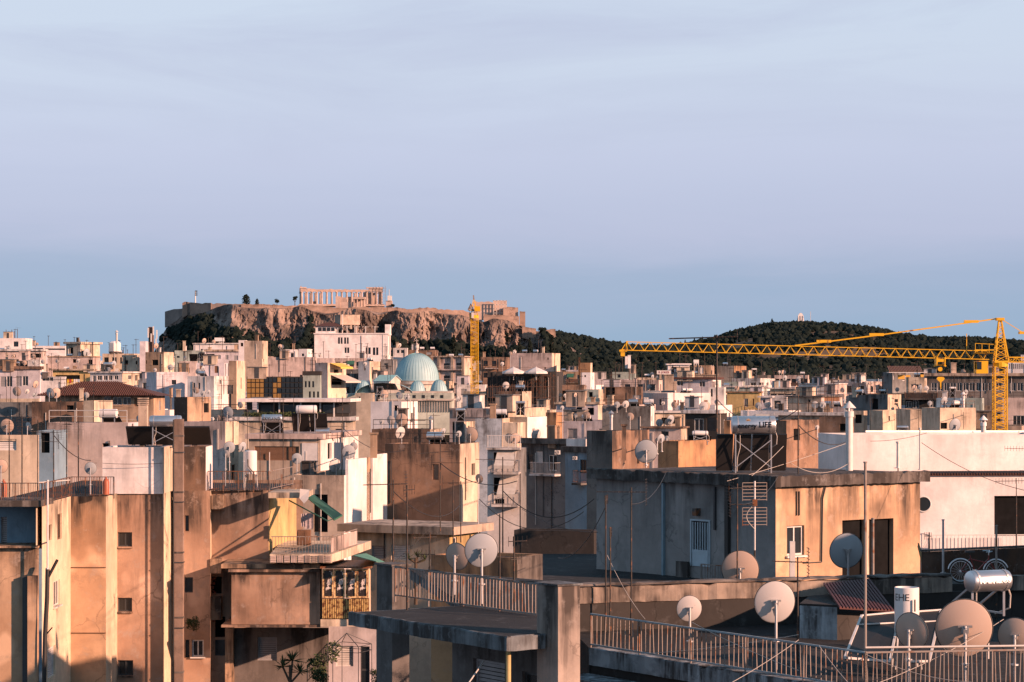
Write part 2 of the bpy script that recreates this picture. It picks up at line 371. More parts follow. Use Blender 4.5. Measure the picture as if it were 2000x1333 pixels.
class Bld:
    """box building: the near vertical edge stands at pixel column xc, depth Y; a is its turn in degrees.
    a >= 0: front spans xl..xc, right side xc..xr.  a < 0: left side xl..xc, front xc..xr."""
    def __init__(s, name, label, xl, xc, xr, yt, Y, a, mat, cat='building', par=.35, zb=None, depth=None, group=None, matR=None, roof=ROOF,
                 F=(), R=(), L=(), cornice=None, short=None, rd=.2, auto=None):
        al = math.radians(a); ca, sa = math.cos(al), math.sin(al); s.ex, s.ey = V((ca, -sa, 0)), V((sa, ca, 0))
        C = V((PX(xc, Y), Y, 0)); kl, kr = (xl - CX) / Fpx, (xr - CX) / Fpx
        if a >= 0:
            s.W = (C.x - kl * Y) / (ca + kl * sa); den = sa - kr * ca
            s.D = depth if depth else ((kr * Y - C.x) / den if xr > xc and den > .01 else 10.0)
            s.FL = C - s.ex * s.W
        else:
            s.W = (kr * Y - C.x) / (ca + kr * sa); den = sa - kl * ca
            s.D = depth if depth else ((kl * Y - C.x) / den if xl < xc and den < -.01 else 10.0)
            s.FL = C
        s.D = min(s.D, 40)
        s.FR = s.FL + s.ex * s.W; s.BL = s.FL + s.ey * s.D; s.BR = s.FR + s.ey * s.D
        s.Y = Y; s.zt = PZ(yt, Y); s.zb = ground(Y) - 1.0 if zb is None else zb; s.par = par; s.label = label
        s.short = short or label
        root = s.root = empty(name, (s.FL.x, s.FL.y, s.zb), label, cat, group)
        m = W_.get(mat, mat) if isinstance(mat, str) else mat; mR = W_[matR] if matR else m  # right sides mostly paler than the front, sun put into the colour
        Fw, Rw, Lw = list(F), list(R), list(L)
        if auto:
            for (face, nc, w, h, kind) in auto:
                ln = s.W if face == 'F' else s.D; z = s.zt - par - .6
                while z - h > s.zb + 1.5:
                    for i in range(nc):
                        u = ln * (i + .5) / nc; (Fw if face == 'F' else Rw if face == 'R' else Lw).append(('uv', u - w / 2, u + w / 2, z - h, z, kind))
                    z -= 3.1
                    if z < s.zt - 13: break
        if not Rw and not auto and 140 < Y < 700 and s.D > 2.5:
            q = random.Random(int(xr * 5 + Y))
            for _ in range(q.choice((0, 1, 2, 3))):
                u = q.uniform(.5, s.D - 1.2); z = s.zt - q.choice((.7, 1.2, 3.6, 4.2)); w = q.choice((.5, .7, .9)); Rw.append(('uv', u, u + w, z - q.choice((.6, 1.0, 1.3)), z, q.choice('ggbWs')))
        if not Fw and not auto and 140 < Y < 700 and s.W > 3:
            q = random.Random(int(xl * 5 + Y))
            for _ in range(q.choice((0, 0, 1, 2))):
                u = q.uniform(.5, s.W - 1.2); z = s.zt - q.choice((.9, 1.4, 3.8)); w = q.choice((.45, .6, .8)); Fw.append(('uv', u, u + w, z - q.choice((.5, .8, 1.1)), z, q.choice('ggbd')))
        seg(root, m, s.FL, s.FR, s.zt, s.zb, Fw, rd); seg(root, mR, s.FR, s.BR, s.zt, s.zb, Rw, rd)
        seg(root, m, s.BL, s.FL, s.zt, s.zb, Lw, rd); seg(root, m, s.BR, s.BL, s.zt, s.zb)
        t = min(.2, s.W * .2, s.D * .2)
        def cn(u, v, z): return s.FL + s.ex * u + s.ey * v + V((0, 0, z))
        o4 = [(0, 0), (s.W, 0), (s.W, s.D), (0, s.D)]; i4 = [(t, t), (s.W - t, t), (s.W - t, s.D - t), (t, s.D - t)]
        mb = MB()
        for k in range(4):
            j = (k + 1) % 4
            mb.add([cn(*o4[k], s.zt), cn(*o4[j], s.zt), cn(*i4[j], s.zt), cn(*i4[k], s.zt)], [(0, 1, 2, 3)])
            mb.add([cn(*i4[k], s.zt), cn(*i4[j], s.zt), cn(*i4[j], s.zt - par), cn(*i4[k], s.zt - par)], [(0, 1, 2, 3)])
        mb.build('parapet', m, root, o=(s.FL.x, s.FL.y, s.zt))
        MB().add([cn(*p, s.zt - par) for p in i4], [(0, 1, 2, 3)]).build('roof', roof, root)
        if cornice: s.slab('cornice', -cornice[0], s.W + cornice[0], -cornice[0], s.D + cornice[0], s.zt + .003, s.zt + cornice[1], W_[cornice[2]] if len(cornice) > 2 else m)
        if s.W > 3 and Y > 125:
            q = random.Random(int(xl * 7 + yt)); pm = [FRD, PALE, MAST, SHW]
            for face in ('F', 'R'):
                ln = s.W if face == 'F' else s.D; O, du = (s.FL, s.ex) if face == 'F' else (s.FR, s.ey); nn = V((du.y, -du.x, 0))
                for _ in range(q.choice((0, 1, 1, 2, 3))):
                    c = O + du * q.uniform(.3, ln - .3) + nn * .06; r = max(.035, Y * .00011); tp = s.zt - q.uniform(-.3, 1.2)
                    MB().cyl(c + V((0, 0, tp - q.choice((3, 6, 9)))), c + V((0, 0, tp)), r, n=5).build('drain_pipe', q.choice(pm), root)
        if auto and Y < 900 and s.W > 4:
            q = random.Random(int(xl * 3 + Y)); k = 0; z = s.zt - par - .6 - auto[0][3] - .55
            while k < 3 and z > s.zb + 2:
                if q.random() < .6:
                    a0 = q.uniform(0, s.W * .35); b0 = q.uniform(s.W * .6, s.W); s.balcony(a0, b0, z, q.uniform(.8, 1.3), W_[q.choice(('white', 'beige', 'conc', 'pink'))], q.choice((FRD, FRW, DARKM)), solid=q.random() < .35, pitch=.3)
                    if q.random() < .4: s.awning(a0 + .3, min(b0, a0 + q.uniform(2, 4)), z + 2.4, 1.2, .8, q.choice((AWN, AWN, AWNY, AWNG)))
                z -= 3.1; k += 1
        if 140 < Y < 520 and s.W > 3 and par > .1 and not cornice:
            q = random.Random(int(xr * 3 + Y))
            if q.random() < .5:
                mb = MB(); p0, p1 = cn(.1, .1, s.zt), cn(s.W - .1, .1, s.zt); kk = max(2, int(s.W / 1.4)); up = V((0, 0, .75))
                mb.bar(p0 + up, p1 + up, .05); mb.bar(p0 + up * .5, p1 + up * .5, .035)
                for j in range(kk + 1): c = p0.lerp(p1, j / kk); mb.bar(c, c + up, .04)
                mb.build('roof_railing', q.choice((DARKM, MAST, PALE)), root)
        ALLB.append(s)
    def pt(s, u, v, z): return s.FL + s.ex * u + s.ey * v + V((0, 0, z))
    def slab(s, nm, u0, u1, v0, v1, z0, z1, mat, parent=None):
        return MB().obox(s.pt((u0 + u1) / 2, (v0 + v1) / 2, (z0 + z1) / 2), (s.ex, s.ey, V((0, 0, 1))), ((u1 - u0) / 2, (v1 - v0) / 2, (z1 - z0) / 2)).build(nm, mat, parent or s.root)
    def uf(s, px, py):                     # pixel to (u, z) on the front plane
        n = V((s.ex.y, -s.ex.x, 0)); p = ray_on(px, py, s.FL, n); return (p - s.FL).dot(s.ex), p.z
    def vr(s, px, py):                     # pixel to (v, z) on the right side plane
        n = V((s.ey.y, -s.ey.x, 0)); p = ray_on(px, py, s.FR, n); return (p - s.FR).dot(s.ey), p.z
    def balcony(s, u0, u1, z, dep=1.1, mat=None, rmat=None, h=.95, solid=False, pitch=.14):
        b = s.slab('balcony', u0, u1, -dep, -.002, z - .16, z, mat or W_['white']); mb = MB(); zz = V((0, 0, 1)); rm = rmat or FRD
        cs = [s.pt(u0 + .04, -.03, z), s.pt(u0 + .04, -dep + .04, z), s.pt(u1 - .04, -dep + .04, z), s.pt(u1 - .04, -.03, z)]
        for i in range(3):
            p, q = cs[i], cs[i + 1]; mb.bar(p + zz * h, q + zz * h, .045); mb.bar(p + zz * .08, q + zz * .08, .03)
            if solid: mb.bar(p + zz * .5, q + zz * .5, .03, .8)
            else:
                k = max(1, int((q - p).length / pitch))
                for j in range(k + 1): c = p.lerp(q, j / k); mb.bar(c + zz * .08, c + zz * h, .018)
        mb.build('railing', rm, b); return b
    def awning(s, u0, u1, z, dep=1.5, drop=1.1, mat=None):
        a, b, c, d = s.pt(u0, -.01, z), s.pt(u1, -.01, z), s.pt(u1, -dep, z - drop), s.pt(u0, -dep, z - drop)
        mb = MB(); mb.prism([a, b, c, d], (0, 0, .03)); mb.prism([c, d, d - V((0, 0, .22)), c - V((0, 0, .22))], s.ey * .02)
        o = mb.build('awning', mat or AWN, s.root); fr = MB()
        fr.bar(a - V((0, 0, .9)), d, .03); fr.bar(b - V((0, 0, .9)), c, .03); fr.build('awning_arm', FRD, o); return o
    def roofz(s): return s.zt - s.par
Fpx = F
ALLB = []
AWN = flat('cream awning cloth', (.55, .52, .47), .9)
AWNY = flat('yellow awning cloth', (.80, .50, .10), .9)
AWNG = flat('green awning cloth', (.03, .13, .09), .85)
# ------------------------------------------------------------------ roof things (built once, copied with shared meshes)
def dish_meshes():
    mb = MB(); n = 40; prof = [(r, .09 * (r / .5) ** 2 - .09) for r in (0.001, .1, .2, .3, .4, .46, .5)]
    # opening looks along +y; back bulges towards -y
    pr = prof + [(.505, .004), (.5, .012)] + [(r, z + .012) for r, z in prof[::-1]][1:]
    mb.lathe(pr, n); M = Matrix.Rotation(R(-90), 4, 'X'); mb.v = [M @ p for p in mb.v]
    refl = mb.mesh('reflector', None, smooth=50)
    rg = MB(); rg.tube([V((math.cos(i / 40 * 6.2832) * .503, .004, math.sin(i / 40 * 6.2832) * .503)) for i in range(41)], .011, 6); rim = rg.mesh('rim', None, smooth=True)
    br = MB(); br.box(-.06, .06, -.17, -.08, -.05, .05); br.box(-.12, .12, -.15, -.10, .045, .08); br.box(-.035, .035, -.21, -.15, -.16, .03)
    br.cyl((0, -.18, -.2), (0, -.18, .06), .024); bracket = br.mesh('bracket', None)
    ar = MB(); ar.bar((0, -.10, -.12), (0, .02, -.50), .03); ar.bar((0, .02, -.50), (0, .50, -.42), .028); arm = ar.mesh('arm', None)
    ln = MB(); ln.cyl((0, .50, -.42), (0, .42, -.34), .035, .045, 10); ln.cyl((0, .53, -.45), (0, .50, -.42), .028, .035, 10); ln.box(-.025, .025, .48, .56, -.50, -.43); lnb = ln.mesh('lnb', None)
    return refl, bracket, arm, lnb, rim
DM = {}
def dish(px, py, d, Y, yaw, label, mat='w', pole=1.0, tilt=14, group='satellite dishes on the roofs', asp=.93):
    c = P(px, py, Y); D = d / F * Y; key = mat
    if not DM:
        DM['base'] = dish_meshes()
    if key not in DM:
        mm = {'w': DISHW, 'g': DISHG, 'b': DISHB}[mat]; out = []
        for me, m in zip(DM['base'], (mm, METAL, METAL, PLAS, FRD)):
            me = me.copy(); me.materials.clear(); me.materials.append(m); out.append(me)
        DM[key] = out
    refl, bracket, arm, lnb, rim = DM[key]
    yr = R(yaw); back = V((math.sin(yr), -math.cos(yr), 0))      # direction of the bulge side
    base = c + back * (.18 * D) - V((0, 0, pole))
    t = empty('satellite_dish', base, label, 'satellite dish', group)
    rot = Euler((R(tilt), 0, yr)); loc = c - base
    t.rotation_euler = (0, 0, 0)
    rf_ = inst('reflector', refl, t, loc, rot, (D * asp, D, D)); inst('rim', rim, rf_); inst('bracket', bracket, t, loc, rot, (D, D, D))
    inst('arm', arm, t, loc, rot, (D, D, D)); inst('lnb', lnb, t, loc, rot, (D, D, D))
    if pole > .05:
        mb = MB(); mb.cyl(base, base + V((0, 0, pole + .05 * D)), .03); mb.cyl(base - V((0, 0, .01)), base + V((0, 0, .02)), .09, n=8); mb.build('pole', METAL, t)
    return t
def antenna(px, yt, yb, Y, label, kind='yagi', az=0, blen=1.2, r=.022, thick=1.0, mat=None, group='television antennas', tiltm=0, extra=0, cat='antenna', seed=0):
    q = random.Random(int(px * 13 + yt * 7 + seed)); top, bot = P(px + tiltm, yt, Y), P(px, yb, Y)
    t = empty('tv_antenna', bot, label, cat, group); m = mat or MAST
    MB().cyl(bot, top, r, r * .8, 6).build('mast', m, t)
    a = R(az); d = V((math.cos(a), math.sin(a), 0)); s = V((-d.y, d.x, 0)); zz = V((0, 0, 1))
    booms = [(top - zz * .12, blen, d, s)]
    for e in range(extra):
        a2 = a + q.uniform(-.8, .8) + math.pi * (e % 2); d2 = V((math.cos(a2), math.sin(a2), 0)); booms.append((top - zz * (.55 + .5 * e), blen * q.uniform(.5, .9), d2, V((-d2.y, d2.x, 0))))
    if kind == 'none': return t
    for (c, bl, dd, ss) in booms:
        tz = q.uniform(-.05, .05); dv = (dd + zz * tz).normalized()
        p0, p1 = c - dv * bl * .3, c + dv * bl * .7
        b = MB().bar(p0, p1, .022 * thick).build('boom', m, t); el = MB(); k = max(4, int(bl / .13))
        for i in range(k + 1):
            cc = p0.lerp(p1, i / k); h = (.30 - .18 * i / k) if kind == 'yagi' else .12
            ax = ss if kind != 'vert' else zz
            el.bar(cc - ax * h, cc + ax * h, .011 * thick)
        if kind == 'yagi':
            for sg in (-1, 1):
                for j in range(4):
                    z = sg * (.08 + .08 * j); el.bar(p0 + zz * z - ss * .28, p0 + zz * z + ss * .28, .010)
            el.bar(p0 - zz * .34, p0 + zz * .34, .014)
        el.build('element', m, b)
    return t
def grid_antenna(px, yt, yb, Y, label, w=.75, h=1.35):
    top, bot = P(px, yt, Y), P(px, yb, Y); t = empty('grid_antenna', bot, label, 'antenna'); zz = V((0, 0, 1)); s = V((1, .2, 0)).normalized()
    MB().cyl(bot, top, .03, n=8).build('mast', METAL, t)
    for k in (0, 1):
        z0 = top.z - .05 - k * (h * .55); mb = MB(); c = V((top.x, top.y, 0))
        for i in range(6): z = z0 - i * h * .075; mb.bar(c - s * w / 2 + zz * z, c + s * w / 2 + zz * z, .018)
        for u in (-.5, .5): mb.bar(c + s * w * u + zz * z0, c + s * w * u + zz * (z0 - h * .4), .018)
        mb.build('reflector_grid', RUSTP, t)
    bx = MB(); bx.bar((top.x, top.y - .02, top.z - h * .55), (top.x, top.y - .02, top.z - h * .40), .14); bx.build('junction_box', DARKM, t)
    cb = MB(); pts = [V((top.x, top.y - .05, top.z - h * .5)) + V((-.25 * math.sin(i / 8 * math.pi), 0, -i * h * .07)) for i in range(9)]; cb.tube(pts, .012); cb.build('cable', CABLEW, t)
    return t
def pole(px, yt, yb, Y, label, r=.03, mat=None, name='pole', px2=None, cat='pole', group=None):
    a, b = P(px, yb, Y), P(px2 if px2 is not None else px, yt, Y); mb = MB(); mb.cyl(a, b, r, r * .9, 8); mb.cyl(b, b + V((0, 0, r)), r * 1.3, n=8); mb.cyl(a, a + V((0, 0, .03)), r * 2.2, n=8)
    return tag(mb.build(name, mat or PALE, None, o=a, smooth=40), label, cat, group)
def wire(pts, label, r=.008, sag=.0, mat=None, name='cable', n=14, group=None):
    out = []
    for i in range(len(pts) - 1):
        for k in range(n + (i == len(pts) - 2)):
            t = k / n; p = V(pts[i]).lerp(V(pts[i + 1]), t); p.z -= sag * 4 * t * (1 - t); out.append(p)
    return tag(MB().tube(out, r, 5).build(name, mat or CABLE, None, o=out[0], smooth=True), label, 'cable', group)
def text_mesh(txt, size, mat, ext=.002, sx=1.0, bold=0.0):
    cu = bpy.data.curves.new('t', 'FONT'); cu.body = txt; cu.size = size; cu.extrude = ext; cu.align_x = 'CENTER'; cu.align_y = 'CENTER'; cu.resolution_u = 3; cu.offset = bold
    ob = bpy.data.objects.new('t', cu); COL.objects.link(ob); dg = bpy.context.evaluated_depsgraph_get()
    me = bpy.data.meshes.new_from_object(ob.evaluated_get(dg)); bpy.data.objects.remove(ob)
    me.materials.clear(); me.materials.append(mat)
    for v in me.vertices: v.co.x *= sx
    return me
def heater(x0, x1, y0, y1, ybase, Y, label, tank='steel', panels=1, txt=None, panel_w=None, pshift=0, pdrop=None, cap=True, name='solar_water_heater', short=False, cross=True, yaw=0, slope=.85):
    """tank lying across the view on a frame, collector sloping away behind it"""
    c = P((x0 + x1) / 2, (y0 + y1) / 2, Y); r = (y1 - y0) / 2 / F * Y; L = (x1 - x0) / F * Y; zb = PZ(ybase, Y)
    t = empty(name, (c.x, c.y, zb), label, 'water heater', 'solar water heaters on the roofs')
    ya = R(yaw); ax = V((math.cos(ya), math.sin(ya), 0)); nb = V((-ax.y, ax.x, 0)); zz = V((0, 0, 1)); mb = MB()
    prof = [(0, -L / 2), (r * .55, -L / 2), (r * .93, -L / 2 + .03), (r, -L / 2 + .07), (r, L / 2 - .07), (r * .93, L / 2 - .03), (r * .55, L / 2), (0, L / 2)]
    mb.lathe(prof, 28); M = Matrix((( ax.x, nb.x, 0, 0), (ax.y, nb.y, 0, 0), (0, 0, 1, 0), (0, 0, 0, 1))) @ Matrix.Rotation(R(90), 4, 'Y')
    mb.v = [c + (M @ p) for p in mb.v]
    tk = mb.build('tank', {'steel': STEEL, 'white': WTANK, 'dark': FRD}[tank], t, o=c, smooth=40)
    for s in (-.36, .36): 
        bd = MB()
        for i in range(20):
            a0, a1 = 2 * math.pi * i / 20, 2 * math.pi * (i + 1) / 20
            f = lambda a: c + ax * L * s + nb * (r + .006) * math.cos(a) + zz * (r + .006) * math.sin(a)
            bd.bar(f(a0), f(a1), .05, .012)
        bd.build('strap', METAL, tk)
    fr = MB()
    for s in (-.40, .40):
        q = c + ax * L * s; fr.bar(q - zz * r * .8, V((q.x, q.y, zb)), .05); fr.bar(q - zz * r * .8 + nb * .2, V((q.x, q.y, zb)) + nb * 1.3, .045)
        fr.bar(V((q.x, q.y, zb + .06)), V((q.x, q.y, zb + .06)) + nb * 1.3, .04)
    if cross:
        a, b = c - ax * L * .4, c + ax * L * .4; h = c.z - r - zb
        fr.bar(V((a.x, a.y, zb + h * .85)), V((b.x, b.y, zb + h * .15)), .03); fr.bar(V((a.x, a.y - .02, zb + h * .15)), V((b.x, b.y - .02, zb + h * .85)), .03)
    fr.build('frame', METAL, t)
    pw = panel_w / F * Y if panel_w else L * .95; pd = pdrop if pdrop else (c.z - r - zb)
    for i in range(panels):
        w = pw / panels; u0 = -pw / 2 + i * w + pshift / F * Y; top = c + ax * u0 + nb * .12 - zz * (r + .03)
        a, b = top + ax * .03, top + ax * (w - .03); e = nb * (pd * slope) - zz * (pd - .05)
        nrm = (b - a).cross(e).normalized()
        if nrm.z < 0: nrm = -nrm
        pb = MB(); pb.prism([a, b, b + e, a + e], nrm * .09); po = pb.build('collector', PBACK, t)
        g = MB(); k = nrm * .094; g.add([a + k + ax * .05, b + k - ax * .05, b + e + k - ax * .05, a + e + k + ax * .05], [(0, 1, 2, 3)]); g.build('glass', BLACKP, po)
    pp = MB(); q = c + ax * L * .46; pts = [q - zz * r * .2, q - zz * (r + .1) + ax * .12, q - zz * (r + .4) + ax * .1, q - zz * (r + .55) - ax * .1 + nb * .3]; pp.tube(pts, .02, 6)
    q = c - ax * L * .3; h = c.z - r - zb; pp.tube([q - zz * r, q - zz * (r + h * .35), q - zz * (r + h * .6) - ax * .1, q - zz * (r + h * .95) - ax * .12], .018, 6); pp.build('pipe', CABLEW, t)
    if txt:
        for (s_, sz, col, off, dz) in txt:
            me = text_mesh(s_, sz, col, bold=sz * .018)
            for v in me.vertices:
                u, h_ = v.co.x + off, v.co.y + dz; an = h_ / r; rr = r + .019 + v.co.z
                w = c + ax * u - nb * rr * math.cos(an) + zz * rr * math.sin(an); v.co = w - c
            o = bpy.data.objects.new('lettering', me); COL.objects.link(o); o.parent = tk
    return t
def ac_unit(px, py, w, Y, label, yaw=0):
    c = P(px, py, Y); k = w / F * Y; h = k * .72; ya = R(yaw); ax = V((math.cos(ya), math.sin(ya), 0)); nb = V((-ax.y, ax.x, 0)); zz = V((0, 0, 1))
    t = empty('air_conditioner', c - zz * h / 2, label, 'air conditioner', 'air conditioners on walls and roofs')
    MB().obox(c, (ax, nb, zz), (k / 2, k * .18, h / 2)).build('case', FRW, t)
    g = MB(); 
    for r in (.10, .18, .26, .33): 
        pts = [c - nb * k * .19 + ax * (r * k * math.cos(i / 14 * 6.2832) - k * .1) + zz * r * k * math.sin(i / 14 * 6.2832) for i in range(15)]; g.tube(pts, .008, 4)
    g.build('fan_grille', PLAS, t); return t
def chimney(x0, x1, yt, yb, Y, label, mat='conc', kind='cowl', group=None):
    a, b = PX(x0, Y), PX(x1, Y); w = b - a; z1, z0 = PZ(yt, Y), PZ(yb, Y); t = empty('chimney', ((a + b) / 2, Y, z0), label, 'chimney', group); m = W_.get(mat, mat) if isinstance(mat, str) else mat
    capm = m
    if kind == 'louvre':
        MB().box(a, b, Y, Y + w, z0, z1 - w * .9).build('shaft', m, t, o=(a, Y, z1))
        for i in range(4):
            z = z1 - w * .9 + w * .9 * (i + .35) / 4; MB().box(a - .04, b + .04, Y - .04, Y + w + .04, z, z + w * .12).build('louvre', m, t)
        MB().box(a + w * .2, b - w * .2, Y + w * .2, Y + w * .8, z1 - w * .9, z1 - .02).build('core', FRD, t)
    elif kind == 'flue':
        r = w / 2; c = ((a + b) / 2, Y + r, 0); q = V(c)
        MB().cyl(q + V((0, 0, z0)), q + V((0, 0, z1 - w * 1.1)), r * .8, n=14).build('shaft', m, t, smooth=40)
        k = MB(); k.cyl(q + V((0, 0, z1 - w * .75)), q + V((0, 0, z1)), r * 1.5, .02, 14); k.cyl(q + V((0, 0, z1 - w * 1.7)), q + V((0, 0, z1 - w * 1.1)), r, r, 14); k.build('cowl', m, t, smooth=40)
        s = MB()
        for i in range(4): an = i * math.pi / 2 + .4; d = V((math.cos(an), math.sin(an), 0)) * r * .8; s.bar(q + d + V((0, 0, z1 - w * 1.15)), q + d + V((0, 0, z1 - w * .7)), .05)
        s.build('cowl_post', m, t)
    else:
        MB().box(a, b, Y, Y + w, z0, z1).build('shaft', m, t, o=(a, Y, z1)); MB().box(a - .07, b + .07, Y - .07, Y + w + .07, z1 + .002, z1 + .12).build('cap', m, t)
    return t
def fence(p0, p1, h, label, n, mat, posts=4, group=None, name='railing', pr=.022, br=.010, post_over=.0, individual=True, lift=.06, rail_mat=None):
    """railing from p0 to p1 (points on the floor): rails, posts and every baluster a piece of its own"""
    p0, p1 = V(p0), V(p1); zz = V((0, 0, 1)); t = empty(name, p0, label, 'railing', group); L = (p1 - p0).length; rm = rail_mat or mat
    MB().bar(p0 + zz * h, p1 + zz * h, .05, .035).build('top_rail', rm, t); MB().bar(p0 + zz * lift, p1 + zz * lift, .035, .03).build('bottom_rail', rm, t)
    q = random.Random(int(L * 100))
    if individual:
        me = MB().bar((0, 0, lift), (0, 0, h - .01), br * 2, br * 2).mesh('baluster', mat)
        for i in range(n):
            c = p0.lerp(p1, (i + .5) / n) - p0; inst('baluster', me, t, c, (R(q.gauss(0, .9)), R(q.gauss(0, 1.1)), math.atan2((p1 - p0).y, (p1 - p0).x)))
    else:
        mb = MB()
        for i in range(n): c = p0.lerp(p1, (i + .5) / n); mb.bar(c + zz * lift, c + zz * (h - .01), br * 2)
        mb.build('baluster', mat, t)
    for i in range(posts):
        c = p0.lerp(p1, i / max(1, posts - 1)); MB().cyl(c - zz * .12, c + zz * (h + post_over), pr, n=8).build('post', mat, t)
    return t
def leafball(mb, c, r, n, q, size, squash=1.0):
    for _ in range(n):
        d = V((q.gauss(0, 1), q.gauss(0, 1), q.gauss(0, 1))).normalized() * r * (.45 + .6 * q.random()); d.z *= squash; p = V(c) + d
        a = V((q.gauss(0, 1), q.gauss(0, 1), q.gauss(0, 1))).normalized(); b = a.orthogonal().normalized(); s = size * q.uniform(.6, 1.3)
        mb.add([p - a * s - b * s * .4, p + a * s - b * s * .4, p + a * s * .8 + b * s * .6, p - a * s * .8 + b * s * .6], [(0, 1, 2, 3)])
LEAF = flat('dark foliage', (.012, .020, .017), .9, var=.15, sc=.4, spec=.1)
LEAFN = flat('near foliage', (.06, .085, .035), .8, var=.35, sc=3, spec=.2)
BARK = flat('bark', (.09, .065, .045), .9)
def tree(px, yt, yb, wpx, Y, label, kind='round', group='trees on the hills', mat=None, n=420):
    q = random.Random(int(px * 31 + yt)); base = P(px, yb, Y); top = PZ(yt, Y); H = top - base.z; rw = wpx / 2 / F * Y
    t = empty('tree', base, label, 'tree', group); mb = MB(); mb.cyl(base - V((0, 0, H * .1)), base + V((0, 0, H * .6)), H * .05, H * .02, 7)
    for i in range(4): an = i * 1.7; mb.cyl(base + V((0, 0, H * .3)), base + V((math.cos(an) * rw * .6, math.sin(an) * rw * .6, H * .6)), H * .02, H * .008, 5)
    mb.build('trunk', BARK, t); cm = MB()
    if kind == 'cypress':
        for i in range(10):
            f = i / 9; r = rw * (.55 + .6 * math.sin(math.pi * min(1, f * .75 + .2))) * (1 - f ** 3 * .9); leafball(cm, base + V((q.gauss(0, rw * .1), q.gauss(0, rw * .1), H * (.08 + .88 * f))), max(r, rw * .15), n // 9, q, max(H * .05, rw * .2))
    else:
        for i in range(9):
            an = q.uniform(0, 6.28); rr = q.uniform(0, .62) * rw; leafball(cm, base + V((math.cos(an) * rr, math.sin(an) * rr, H * q.uniform(.45, .85))), rw * q.uniform(.35, .55), n // 8, q, rw * .15, .7)
    cm.build('crown', mat or LEAF, t); return t

def rough_box(par, nm, p, q, z0, z1, th, mat, step=.22, jz=.02, jo=.015, seed=1):
    """a long ledge from p to q with worn, uneven edges; th is the depth away from the viewer"""
    p, q = V((p[0], p[1], 0)), V((q[0], q[1], 0)); d = (q - p).normalized(); n_ = V((-d.y, d.x, 0)); L = (q - p).length; k = max(2, int(L / step)); rr = random.Random(seed + int(L * 10)); vs = []; fs = []
    for i in range(k + 1):
        c = p + d * (L * i / k); chip = rr.random() < .10; a = jo * rr.uniform(-1, 1); tz = jz * rr.uniform(-1, .6) - (.05 if chip else 0); bz_ = jz * rr.uniform(-.6, .6)
        o = c + n_ * (a + (.03 if chip else 0)); e = .025
        for (off, z) in ((0, z0 + bz_), (0, z1 + tz - e), (e, z1 + tz), (th, z1 + jz * rr.uniform(-1, .6)), (th, z0)): vs.append(o + n_ * off + V((0, 0, z)))
    for i in range(k):
        for j in range(5): fs.append((i * 5 + j, (i + 1) * 5 + j, (i + 1) * 5 + (j + 1) % 5, i * 5 + (j + 1) % 5))
    fs += [tuple(range(5)), tuple(k * 5 + j for j in range(5))[::-1]]
    return MB().add(vs, fs).build(nm, mat, par, o=V((p.x, p.y, z1)))
# ------------------------------------------------------------------ ground and hills
def grid_mesh(name, fn, nu, nv, mat, smooth=True):
    vs = [fn(i / nu, j / nv) for j in range(nv + 1) for i in range(nu + 1)]
    fs = [(j * (nu + 1) + i, j * (nu + 1) + i + 1, (j + 1) * (nu + 1) + i + 1, (j + 1) * (nu + 1) + i) for j in range(nv) for i in range(nu)]
    me = bpy.data.meshes.new(name); me.from_pydata([tuple(v) for v in vs], [], fs); me.update(); me.materials.append(mat)
    if smooth:
        for p in me.polygons: p.use_smooth = True
    ob = bpy.data.objects.new(name, me); COL.objects.link(ob); return ob
GROUND = wallmat('city ground', (.06, .058, .055), .3, 0, sc=.1)
def gfn(u, v):
    Y = -300 + 12000 * v ** 2.2; x = (u - .5) * (700 + Y * 1.8); z = 2.0 + .018 * Y if Y < 1900 else 36.2 - (Y - 1900) * .012
    return V((x, Y, max(0, z) - 1.0))
struct(grid_mesh('ground', gfn, 40, 70, GROUND))
def lerpl(pts, x):
    if x <= pts[0][0]: return pts[0][1]
    for (a, b), (c, d) in zip(pts, pts[1:]):
        if x <= c: return b + (d - b) * (x - a) / (c - a)
    return pts[-1][1]
# -- far wooded hill on the right and the saddle that links it to the rock
EARTH = flat('dry hill earth', (.16, .12, .085), .95, var=.35, sc=.02, spec=.05)
ridge = [(980, 690), (1040, 668), (1090, 656), (1130, 664), (1180, 673), (1225, 681), (1300, 684), (1350, 676), (1400, 664), (1440, 651), (1500, 640), (1560, 636), (1640, 640), (1700, 648), (1740, 660), (1800, 668), (1860, 667), (1920, 668), (2000, 676), (2120, 690), (2300, 715)]
HYD = 2650.0
def hill_pt(px, t):
    yr = lerpl(ridge, px); ztop = PZ(yr, HYD); zb = 38.0
    if t <= 1: Y = HYD - 520 * (1 - t); z = zb + (ztop - zb) * (1 - (1 - t) ** 1.55)
    else: Y = HYD + 600 * (t - 1); z = ztop - (ztop - 20) * (t - 1) ** 1.3
    x = PX(px, HYD); z += 5 * noise.noise((x * .012, Y * .012, 3)) * min(1, abs(t - 1) * 3)
    return V((x, Y, z))
struct(grid_mesh('wooded_hill', lambda u, v: hill_pt(950 + 1400 * u, 2 * v), 120, 40, EARTH))
def crown_proto(q, r):
    bm = bmesh.new(); bmesh.ops.create_icosphere(bm, subdivisions=1, radius=r)
    for v in bm.verts:
        k = noise.noise(v.co * (1.6 / r) + V((q.random() * 40, 0, 0))); v.co *= 1 + .7 * k; v.co.z *= .8
    vs = [v.co.copy() for v in bm.verts]; fs = [[v.index for v in f.verts] for f in bm.faces]; bm.free(); return vs, fs
qw = random.Random(3); protos = [crown_proto(qw, 1.0) for _ in range(7)]
